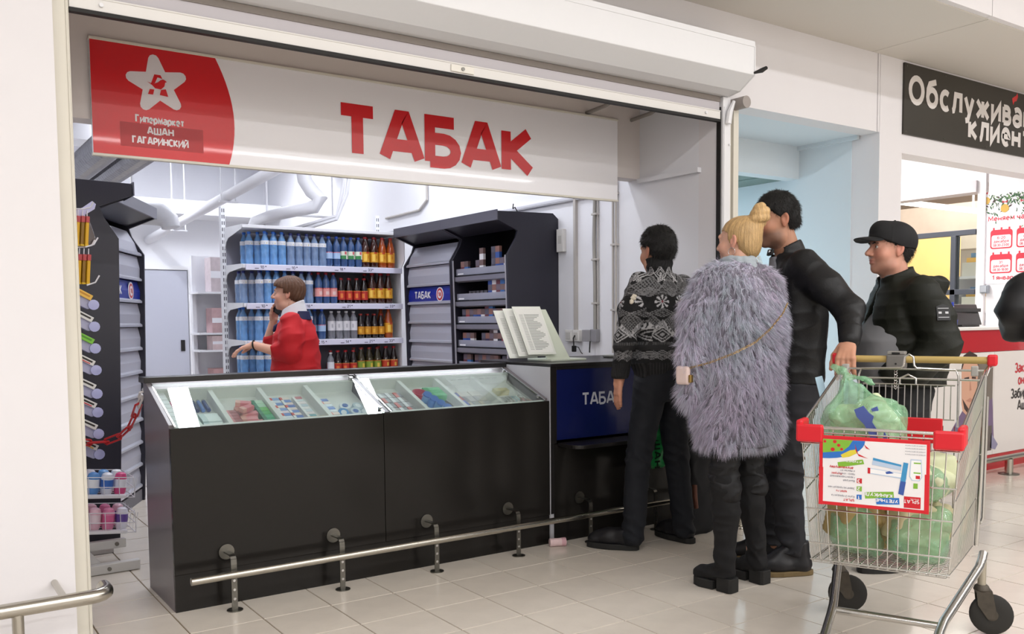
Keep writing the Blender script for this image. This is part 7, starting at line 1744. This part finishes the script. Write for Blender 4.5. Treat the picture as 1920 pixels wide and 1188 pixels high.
# shoulder bag: small pale bag at her left side on a gilt chain across the back
hb = thing('shoulder_bag', 'small pale pink shoulder bag with gilt chain hanging at the blonde woman\'s side', 'bag', (3.165, 2.775, 0), math.radians(6))
f = Field((-.36, .0, .89), (-.22, .2, 1.06), .005); f.rbox((-.298, .075, .985), (.013, .036, .042), .012, .01); f.displace(lambda x, y, z: .002 * waves(3, 60)(x, y, z), .02); f.build('bag_body', mat('bag_pink', 'd8c2bc', rough=.6), hb)
M_gold = mat('gilt', 'b8985a', rough=.3, metal=1.0)
MB().box((-.308, .026, .955), (-.288, .040, .990)).build('bag_clasp', M_gold, hb, bevel=.004)
ch0 = [(-.296, .04, 1.02), (-.272, -.05, 1.045), (-.22, -.135, 1.085), (-.15, -.192, 1.13), (-.06, -.212, 1.19), (.03, -.213, 1.255), (.09, -.203, 1.31)]
pts = []
for i in range(len(ch0) - 1):
    a, b = Vector(ch0[i]), Vector(ch0[i + 1]); n = max(int((b - a).length / .013), 1); pts += [a.lerp(b, j / n) for j in range(n)]
for i in range(len(pts) - 1):
    a, b = pts[i], pts[i + 1]; d = (b - a).normalized(); s = d.cross(Vector((0, 1, .2)) if i % 2 else Vector((1, 0, .3))).normalized() * .0042; m = (a + b) / 2
    MB().tube([m + d * .008 + s * .4, m + s, m - d * .008 + s * .4, m - d * .008 - s * .4, m - s, m + d * .008 - s * .4], .0014, 5, closed=True).build('chain_link', M_gold, hb)

# ---- man in the black leather jacket, hand on the cart handle
man2 = thing('person', 'tall man in a black leather jacket holding the shopping cart handle', 'person', (3.60, 2.81, 0), math.radians(50), 'people queuing at the counter'); man2.scale = (1.02, 1.02, 1.02)
M3 = head_frame((.0, .085, 1.672), yaw=12, pitch=-8)
hm = head_part(M3, 1.0, (.40, .20, .125), stubble=.55, nose=1.05)
aL2 = arm_part((-.471, -.13, 1.10), (-.62, .30, -.70), (-.55, .28, .78), (.44, .898, 0), skin=(.50, .25, .16), curl=(.62, .6, .55, .5), sc=1.06, thumb=.7, thumb_in=.5, elbow=(-.40, -.15, 1.155), re_=.034)
core2 = core_part(torso_rings(1.80, .18, .12, 0), [([(-.19, -.02, 1.45), (-.31, -.17, 1.24), (-.45, -.135, 1.12)], [.05, .042, .03]), ([(.19, .0, 1.45), (.23, .03, 1.18), (.2, .2, 1.05)], [.05, .042, .03]), ([(-.09, 0, .90), (-.10, .05, .51), (-.10, -.0, .07)], [.08, .052, .042]), ([(.09, 0, .90), (.10, .04, .51), (.10, .06, .07)], [.08, .052, .042]), ([(0, 0, 1.44), (0, .05, 1.60)], [.06, .055])], (.40, .20, .125))
join_parts(man2, [hm, aL2, core2], skin_mat('skin_man_two', '8a6048'))
hair_short(man2, M3, 1.0, M_hairb, back=-.050, side=.008, front=.050, vol=.001, top=.011, seed=9); eyes_brows(man2, M3, 1.0, M_hairb)
M_leather = mat('leather_black', '0c0c0e', rough=.5, spec=.4, noise=.1, nscale=40, bump=.12, bscale=160)
f = limb_field([([(-.165, -.01, 1.455), (-.24, -.09, 1.35), (-.315, -.175, 1.245), (-.425, -.148, 1.145)], [.070, .068, .060, .047]), ([(.165, .0, 1.455), (.23, .02, 1.3), (.245, .06, 1.18), (.2, .2, 1.08)], [.070, .066, .058, .05])],
               [(.905, 0, .0, .178, .138), (1.05, 0, -.005, .182, .140), (1.22, 0, -.012, .194, .140), (1.36, 0, -.012, .198, .128), (1.45, 0, -.004, .165, .105), (1.51, 0, .015, .10, .085)], .0062, .035)
f.cone((0, .02, 1.49), (0, .045, 1.565), .082, .074, .02)
cr, c2 = creases(13, 20, (1, 1, 2.2)), creases(14, 52, (1, 1, 1.6)); f.displace(lambda x, y, z: -.0028 * cr(x, y, z) - .0016 * c2(x, y, z), .04)
f.cone((0, .05, 1.50), (0, .07, 1.64), .066, .066, .006, op='cut')
f.keep(lambda X, Y, Z: np.maximum(.895 - Z, Z - 1.548 + .45 * (Y - .05)) + 0 * X)
jk = f.build('leather_jacket', M_leather, man2)
MB().box((-.05, .108, 1.505), (-.005, .120, 1.535), rot=(.25, 0, .35)).build('collar_tab', M_leather, jk, bevel=.003); MB().cyl((-.036, .112, 1.522), (-.040, .122, 1.524), .006, seg=10).build('snap_button', M_alu, jk)
sh_ = Field((-.14, -.10, 1.28), (.14, .2, 1.56), .007); sh_.loft([(1.28, 0, .02, .10, .10), (1.42, 0, .03, .10, .085), (1.50, 0, .05, .062, .062)], .02); sh_.build('striped_shirt', mat('shirt_stripe', '8a8c92', rough=.8, noise=.5, nscale=60, stretch=(8, 1, 1)), man2)
f = Field((-.52, -.24, 1.02), (-.34, -.06, 1.24), .005); f.cone((-.425, -.148, 1.147), (-.455, -.138, 1.118), .050, .045, .01); f.build('jacket_cuff', M_leather, jk)
M_jean = mat('jean_charcoal', '232327', rough=.85, noise=.25, nscale=12, bump=.15, bscale=500)
trousers(man2, .93, .80, None, (-.105, .055, .51), (-.10, .02, .13), (.105, .045, .51), (.10, .085, .13), M_jean, seed=22, r=(.10, .078, .062), fold=.006)
M_sole2 = mat('sole_tan', '6e5c3c', rough=.7)
shoe(man2, (-.105, -.075), -8, .31, M_shoe, M_sole2, sole=.024, up=.15); shoe(man2, (.105, .0), 10, .31, M_shoe, M_sole2, sole=.024, up=.15)

# ---- man in the padded jacket and cap behind the cart
man3 = thing('person', 'stout man in a black cap and dark olive padded jacket standing behind the cart handle', 'person', (4.06, 2.545, 0), math.radians(57), 'people queuing at the counter')
M4 = head_frame((.0, .045, 1.565), yaw=2, pitch=3)
hm = head_part(M4, 1.0, (.56, .28, .20), stubble=.22, fat=.006, nose=1.05)
core3 = core_part(torso_rings(1.70, .17, .13, -.02), [([(-.19, -.03, 1.34), (-.23, -.12, 1.12), (-.17, .08, 1.0)], [.055, .045, .035]), ([(.19, -.03, 1.34), (.23, -.08, 1.12), (.17, .08, 1.0)], [.055, .045, .035]), ([(-.09, 0, .82), (-.10, .03, .47), (-.10, .02, .07)], [.085, .06, .045]), ([(.09, 0, .82), (.10, .03, .47), (.10, .04, .07)], [.085, .06, .045]), ([(0, 0, 1.36), (0, .03, 1.50)], [.065, .06])], (.56, .28, .20))
join_parts(man3, [hm, core3], skin_mat('skin_man_three', 'b8846a'))
hair_short(man3, M4, 1.0, mat('hair_dark_grey', '1d1917', rough=.6, noise=.4, nscale=60, bump=.5, bscale=120), back=-.072, side=.012, front=.06, vol=-.003, top=0, seed=3); eyes_brows(man3, M4, 1.0, M_hairb)
# cap
M_cap = mat('cap_black', '121214', rough=.8, bump=.1, bscale=400)
f = Field((-.13, -.15, -.02), (.13, .20, .16), .004)
f.ball((0, -.016, .040), (.090, .114, .098), .01); f.cone((0, .045, .055), (0, .055, .085), .062, .05, .03)
f.keep(lambda X, Y, Z: .004 + .42 * (Y + .03) * (Y > -.03) * .9 - Z + 0 * X)
f.displace(lambda x, y, z: -.0014 * np.exp(-(np.mod(np.arctan2(x, y + .014) * 3 / math.pi + .5, 1) - .5) ** 2 / .0006), .02)
V, Q = f.net(); Q = Q[(Q >= 0).all(1)]; cap = quads('cap', xf(V, M4), Q, M_cap, man3)
f = Field((-.11, .02, .0), (.11, .21, .12), .0032)
f.ball((0, .100, .050), (.080, .082, .0075), .004, rot=(-.10, 0, 0)); f.ball((0, .02, .05), (.09, .07, .05), .004, op='cut')
V, Q = f.net(); Q = Q[(Q >= 0).all(1)]; V[:, 2] -= 3.2 * V[:, 0] ** 2; quads('cap_brim', xf(V, M4), Q, M_cap, cap)
bt = MB().lathe([(.006, .0), (.005, .004), (.001, .005)], (0, -.014, .137), 10); bt.v = [tuple(M4 @ Vector(p)) for p in bt.v]; bt.build('cap_button', M_cap, cap)
M_puf = mat('padded_olive', '13150c', rough=.6, spec=.35, noise=.12, nscale=30, bump=.1, bscale=240)
f = limb_field([([(-.170, -.03, 1.345), (-.235, -.06, 1.23), (-.265, -.085, 1.10), (-.235, .02, .99), (-.18, .11, .97)], [.086, .086, .080, .070, .056]), ([(.175, -.03, 1.345), (.24, -.06, 1.22), (.25, -.06, 1.1), (.18, .12, 1.0)], [.08, .08, .07, .06])],
               [(.90, 0, -.035, .20, .170), (1.0, 0, -.035, .212, .185), (1.12, 0, -.035, .218, .195), (1.25, 0, -.040, .212, .185), (1.34, 0, -.035, .19, .150), (1.40, 0, -.02, .13, .115), (1.44, 0, .0, .09, .09)], .0062, .035)
f.cone((0, -.005, 1.39), (0, .03, 1.475), .092, .082, .02)
f.chain([(-.10, -.10, 1.395), (-.06, -.165, 1.385), (0, -.185, 1.38), (.06, -.165, 1.385), (.10, -.10, 1.395)], [.035, .045, .05, .045, .035], .02)
sm = lambda x, y, z: np.where(np.abs(x) > .20, (z * .85 + .35 * (y + .1) * (z < 1.12)), z + .12 * np.abs(y))
cr = creases(17, 44); f.displace(lambda x, y, z: -.0060 * (1 - np.abs(np.sin(sm(x, y, z) * math.pi / .062)) ** .5) + .0015 - .0024 * cr(x, y, z), .05)
# open front: the jacket is cut away where the grey jersey shows
f.keep(lambda X, Y, Z: np.minimum(Y - .055, .004 + .115 * np.clip((1.32 - Z) / .3, 0, 1) - np.abs(X)))
f.cone((0, .02, 1.40), (0, .05, 1.55), .071, .071, .006, op='cut')
f.keep(lambda X, Y, Z: np.maximum(.90 - Z, Z - 1.450 + .35 * (Y - .03)) + 0 * X)
pj = f.build('padded_jacket', M_puf, man3)
f = Field((-.24, -.2, .86), (.24, .3, 1.50), .008); f.loft([(.90, 0, .03, .17, .14), (1.0, 0, .045, .18, .160), (1.12, 0, .045, .18, .160), (1.26, 0, .0, .15, .112), (1.36, 0, -.01, .12, .085), (1.44, 0, .02, .062, .062)], .03); cr = creases(19, 24); f.displace(lambda x, y, z: -.004 * cr(x, y, z), .03); f.build('grey_jersey', mat('jersey_grey', '77777a', rough=.85), man3)
# badge on the sleeve
BC, BN = Vector((-.326, -.055, 1.25)), Vector((-.95, .08, .24)).normalized(); BX = Vector((-BN.y, BN.x, 0)).normalized() * -1; BY = BN.cross(BX) * -1
if BY.z < 0: BY = -BY
def bp(u, v, l): return BC + BX * u + BY * v + BN * l
MB().prism([bp(-.03, -.035, .0), bp(.03, -.035, .0), bp(.03, .03, .0), bp(0, .042, .0), bp(-.03, .03, .0)], BN * .006).build('sleeve_badge', mat('badge_black', '0e0e10', rough=.5), pj)
bd = MB()
for v0, v1, u0, u1 in ((-.004, .006, -.022, -.008), (-.004, .006, .008, .022), (.020, .023, -.024, .024), (-.022, -.019, -.024, .024)): bd.add([bp(u0, v0, .0066), bp(u1, v0, .0066), bp(u1, v1, .0066), bp(u0, v1, .0066)], [(0, 1, 2, 3)])
bd.build('badge_print', mat('badge_print_white', 'b9b9bc', rough=.5), pj)
trousers(man3, .90, .74, None, (-.10, .03, .47), (-.10, .03, .10), (.10, .03, .47), (.10, .05, .10), mat('trousers_black', '141416', rough=.8), seed=32, r=(.095, .075, .062), waist=(.17, .14))
shoe(man3, (-.10, -.05), -6, .29, M_shoe, M_sole, laces=False); shoe(man3, (.10, -.03), 8, .29, M_shoe, M_sole, laces=False)

# ---- saleswoman on the phone behind the counter
sel = thing('person', 'saleswoman with short brown hair in a red jacket talking on a phone behind the counter', 'person', (2.363, 6.252, 0), math.radians(52))
M5 = head_frame((.012, .022, 1.440), yaw=8, pitch=2)
hs = head_part(M5, .98, (.64, .36, .26), male=False, nose=1.0)
aR = arm_part((.118, .165, 1.255), (-.10, -.18, .95), (.55, .75, .1), (-.75, .55, .0), skin=(.64, .36, .26), curl=(.5, .5, .5, .5), sc=.95, thumb=.5, elbow=(.15, .235, 1.055), re_=.040, rw=.027)
aL3 = arm_part((-.205, .215, 1.078), (-.05, .95, -.28), (-.1, .22, .95), (.95, .1, .1), skin=(.64, .36, .26), curl=(.35, .3, .25, .2), sc=.98, thumb=.5, elbow=(-.175, .0, 1.015), re_=.042, rw=.026)
cores = core_part(torso_rings(1.57, .17, .125, -.03), [([(-.165, -.03, 1.22), (-.19, -.05, 1.02), (-.205, .2, 1.075)], [.05, .042, .03]), ([(.165, -.0, 1.22), (.17, .16, 1.06), (.12, .165, 1.24)], [.05, .042, .03]), ([(-.085, 0, .78), (-.09, .02, .44), (-.09, 0, .06)], [.08, .055, .045]), ([(.085, 0, .78), (.09, .02, .44), (.09, 0, .06)], [.08, .055, .045]), ([(0, -.03, 1.24), (0, -.005, 1.36)], [.058, .05])], (.64, .36, .26))
join_parts(sel, [hs, aR, aL3, cores], skin_mat('skin_saleswoman', 'c49a82')); 
M_brown = mat('hair_brown', '5e402e', rough=.42, spec=.4, noise=.4, nscale=14, bump=.4, bscale=70, stretch=(5, 5, 1.4))
f = Field((-.13, -.16, -.13), (.13, .14, .17), .0042)
f.ball((0, -.020, .040), (.089, .111, .096), .01); f.ball((0, -.064, -.01), (.070, .056, .062), .03); f.ball((0, .05, .055), (.075, .05, .05), .03)
f.keep(lambda X, Y, Z: np.maximum(np.minimum(Y - .02, .040 - Z + .25 * np.minimum(Y - .03, .2)), np.maximum(-.070 - Z, np.minimum(Y + .022, .004 - Z))))
w1 = waves(61, 300, 8, (1, 1, .25)); f.displace(lambda x, y, z: .002 * w1(x, y, z) + .0025 * np.sin(np.arctan2(x, y) * 26 + 3 * np.sin(z * 30)), .02)
V, Q = f.net(); Q = Q[(Q >= 0).all(1)]; quads('hair', xf(V * .98, M5), Q, M_brown, sel); eyes_brows(sel, M5, .98, M_brown)
M_rj = mat('jacket_red', 'b4141c', rough=.75, noise=.08, nscale=20)
f = limb_field([([(-.150, -.045, 1.235), (-.195, -.06, 1.12), (-.198, -.05, 1.03), (-.185, .045, 1.03)], [.075, .074, .068, .056]), ([(.150, -.03, 1.235), (.18, .08, 1.12), (.168, .18, 1.06), (.148, .20, 1.10)], [.075, .07, .06, .054])],
               [(.55, 0, -.03, .20, .175), (.80, 0, -.03, .195, .17), (1.0, 0, -.03, .19, .165), (1.14, 0, -.035, .185, .15), (1.22, 0, -.035, .155, .12), (1.272, 0, -.03, .095, .088)], .008, .035)
cr = creases(23, 26, (1, 1, 1.6)); f.displace(lambda x, y, z: -.007 * cr(x, y, z), .04)
f.keep(lambda X, Y, Z: np.minimum(Y - .08, .05 + .06 * np.clip((Z - 1.0) / .2, 0, 1) - np.abs(X + .0)) + 0 * Z)
rj = f.build('red_jacket', M_rj, sel)
f = Field((-.2, -.15, .5), (.2, .2, 1.3), .01); f.loft([(.55, 0, -.03, .17, .150), (1.0, 0, -.025, .165, .148), (1.2, 0, -.03, .13, .11), (1.26, 0, -.03, .08, .08)], .02); f.build('dark_blouse', mat('blouse_dark', '17161c', rough=.7), sel)
f = Field((-.15, -.17, 1.18), (.15, .16, 1.40), .005)
f.cone((0, -.028, 1.245), (0, -.028, 1.37), .108, .074, .01); f.cone((0, -.03, 1.2), (0, -.02, 1.42), .062, .062, .004, op='cut'); f.keep(lambda X, Y, Z: np.maximum(Z - 1.362 + .52 * (Y + .03), 1.235 - Z + 0 * X)); f.build('white_collar', mat('collar_white', 'd8d6da', rough=.7), sel)
f = Field((-.15, -.17, 1.12), (.15, .18, 1.36), .005); f.cone((0, -.040, 1.245), (0, -.040, 1.315), .110, .092, .01); f.cone((0, -.03, 1.2), (0, -.03, 1.38), .078, .078, .004, op='cut'); f.keep(lambda X, Y, Z: np.maximum(np.maximum(Y + .075, Z - 1.315), 1.25 - Z) + 0 * X)
f.chain([(-.04, .07, 1.225), (-.03, .10, 1.20), (-.04, .115, 1.175)], [.012, .018, .010], .01); f.build('navy_scarf', mat('scarf_navy', '1c2148', rough=.6), sel)
MB().box((-.115, .085, 1.13), (-.085, .092, 1.165), rot=(0, 0, .9)).build('name_badge', mat('badge_plate', 'd9d7d4', rough=.4), rj, bevel=.002)
MB().tube([(-.205 + .031 * math.cos(a), .205 + .004 * math.sin(a), 1.076 + .031 * math.sin(a)) for a in [i * .524 for i in range(12)]], .006, 6, closed=True).build('wrist_watch', M_black, sel, smooth=True)
trousers(sel, .84, .70, None, (-.09, .02, .44), (-.09, .0, .08), (.09, .02, .44), (.09, .0, .08), MATS['trousers_black'], seed=42, res=.010)
shoe(sel, (-.09, -.06), -6, .25, M_shoe, M_sole, laces=False); shoe(sel, (.09, -.06), 6, .25, M_shoe, M_sole, laces=False)
phw = Matrix.Translation((2.363, 6.252, 0)) @ Matrix.Rotation(math.radians(52), 4, 'Z') @ Vector((.086, .102, 1.362))
phn = thing('mobile_phone', 'black mobile phone held at the saleswoman\'s ear', 'phone', phw, rot=(math.radians(36), 0, math.radians(52 + 6)))
MB().box((-.006, -.034, -.07), (.006, .034, .07)).build('phone_case', mat('phone_black', '131318', rough=.25), phn, bevel=.004); MB().box((-.0068, -.030, -.062), (-.0058, .030, .062)).build('phone_screen', mat('phone_screen', '1a1b22', rough=.08), phn)

# ---- person at the picture edge by the service desk: only the bent arm shows
edg = thing('person', 'person in a black padded jacket at the picture edge, only the bent sleeve showing', 'person', (5.02, 2.16, 0), math.radians(-32))
ced = core_part(torso_rings(1.75, .18, .13, 0), [([(-.19, 0, 1.40), (-.33, -.02, 1.27), (-.13, .155, 1.16)], [.055, .045, .03]), ([(.19, 0, 1.40), (.30, -.02, 1.20), (.12, .16, 1.14)], [.055, .045, .035]), ([(-.08, 0, .86), (-.05, .03, .49), (.0, 0, .07)], [.08, .055, .045]), ([(.09, 0, .86), (.13, .03, .49), (.16, 0, .07)], [.08, .055, .045]), ([(0, 0, 1.40), (0, .03, 1.54)], [.06, .055])], NAT)
M6 = head_frame((0, .04, 1.62)); hd6 = head_part(M6, 1.0, NAT, res=.005); join_parts(edg, [hd6, ced], skin_mat('skin_edge', 'b08a70')); hair_short(edg, M6, 1.0, M_hairb)
f = limb_field([([(-.17, 0, 1.41), (-.27, -.01, 1.37), (-.335, -.02, 1.27), (-.25, .10, 1.17), (-.12, .17, 1.16)], [.08, .08, .078, .065, .055]), ([(.17, 0, 1.41), (.26, -.01, 1.32), (.33, -.02, 1.19), (.12, .17, 1.14)], [.08, .08, .075, .055])], [(.85, 0, 0, .19, .15), (1.1, 0, 0, .20, .155), (1.3, 0, 0, .20, .15), (1.42, 0, 0, .15, .11), (1.48, 0, .01, .09, .09)], .009, .035)
cr = creases(71, 24, (1, 1, 1.6)); f.displace(lambda x, y, z: -.008 * cr(x, y, z), .04); f.build('padded_jacket', mat('jacket_black', '0f0f12', rough=.6), edg)
trousers(edg, .88, .74, None, (-.05, .03, .49), (-.0, 0, .09), (.13, .03, .49), (.16, 0, .09), MATS['trousers_black'], seed=52, res=.012)
shoe(edg, (.0, -.06), 12, .28, M_shoe, M_sole, laces=False); shoe(edg, (.17, -.06), 16, .28, M_shoe, M_sole, laces=False)

# bags at the cash desk between the customers' legs
gb = thing('green_bag', 'green carrier bag with dark lettering hanging between the desk and the sweater man\'s legs', 'bag', (3.50, 3.655, .56))
f = Field((-.14, -.08, -.22), (.14, .08, .30), .006); f.rbox((0, 0, -.03), (.10, .035, .13), .03, .03); f.cone((0, 0, .05), (0, 0, .22), .06, .015, .04); cr = creases(81, 40, (1, 1, .5)); f.displace(lambda x, y, z: -.006 * cr(x, y, z), .03); f.build('film', mat('green_bag_film', '2f9a54', rough=.3, coat=.4, noise=.2, nscale=20), gb)
MB().tube([(0, 0, .2), (0, -.01, .30), (0, .01, .38)], .008, 6).build('bag_handle', MATS['green_bag_film'], gb)
tx = MB(); text(tx, 'АШАН', (-.055, -.040, .06), (0, 0, -1), (1, 0, 0), .05, wt=.2); tx.build('bag_lettering', gmat('1d2a20'), gb)
bb_ = thing('black_tote', 'black tote bag with brown strap end standing before the cash desk by the sweater man', 'bag', (3.76, 3.60, .0))
f = Field((-.18, -.12, -.02), (.18, .12, .62), .008); f.rbox((0, 0, .25), (.12, .06, .25), .04, .03); f.cone((0, 0, .35), (.02, 0, .56), .05, .03, .06); cr = creases(83, 22); f.displace(lambda x, y, z: -.010 * cr(x, y, z), .03); f.build('tote_body', mat('tote_black', '131316', rough=.8), bb_)
MB().tube([(-.09, -.075, .30), (-.10, -.085, .24), (-.09, -.09, .17)], [.014, .016, .012], 8).build('strap_end', mat('strap_brown', '6a4030', rough=.6), bb_, smooth=True)
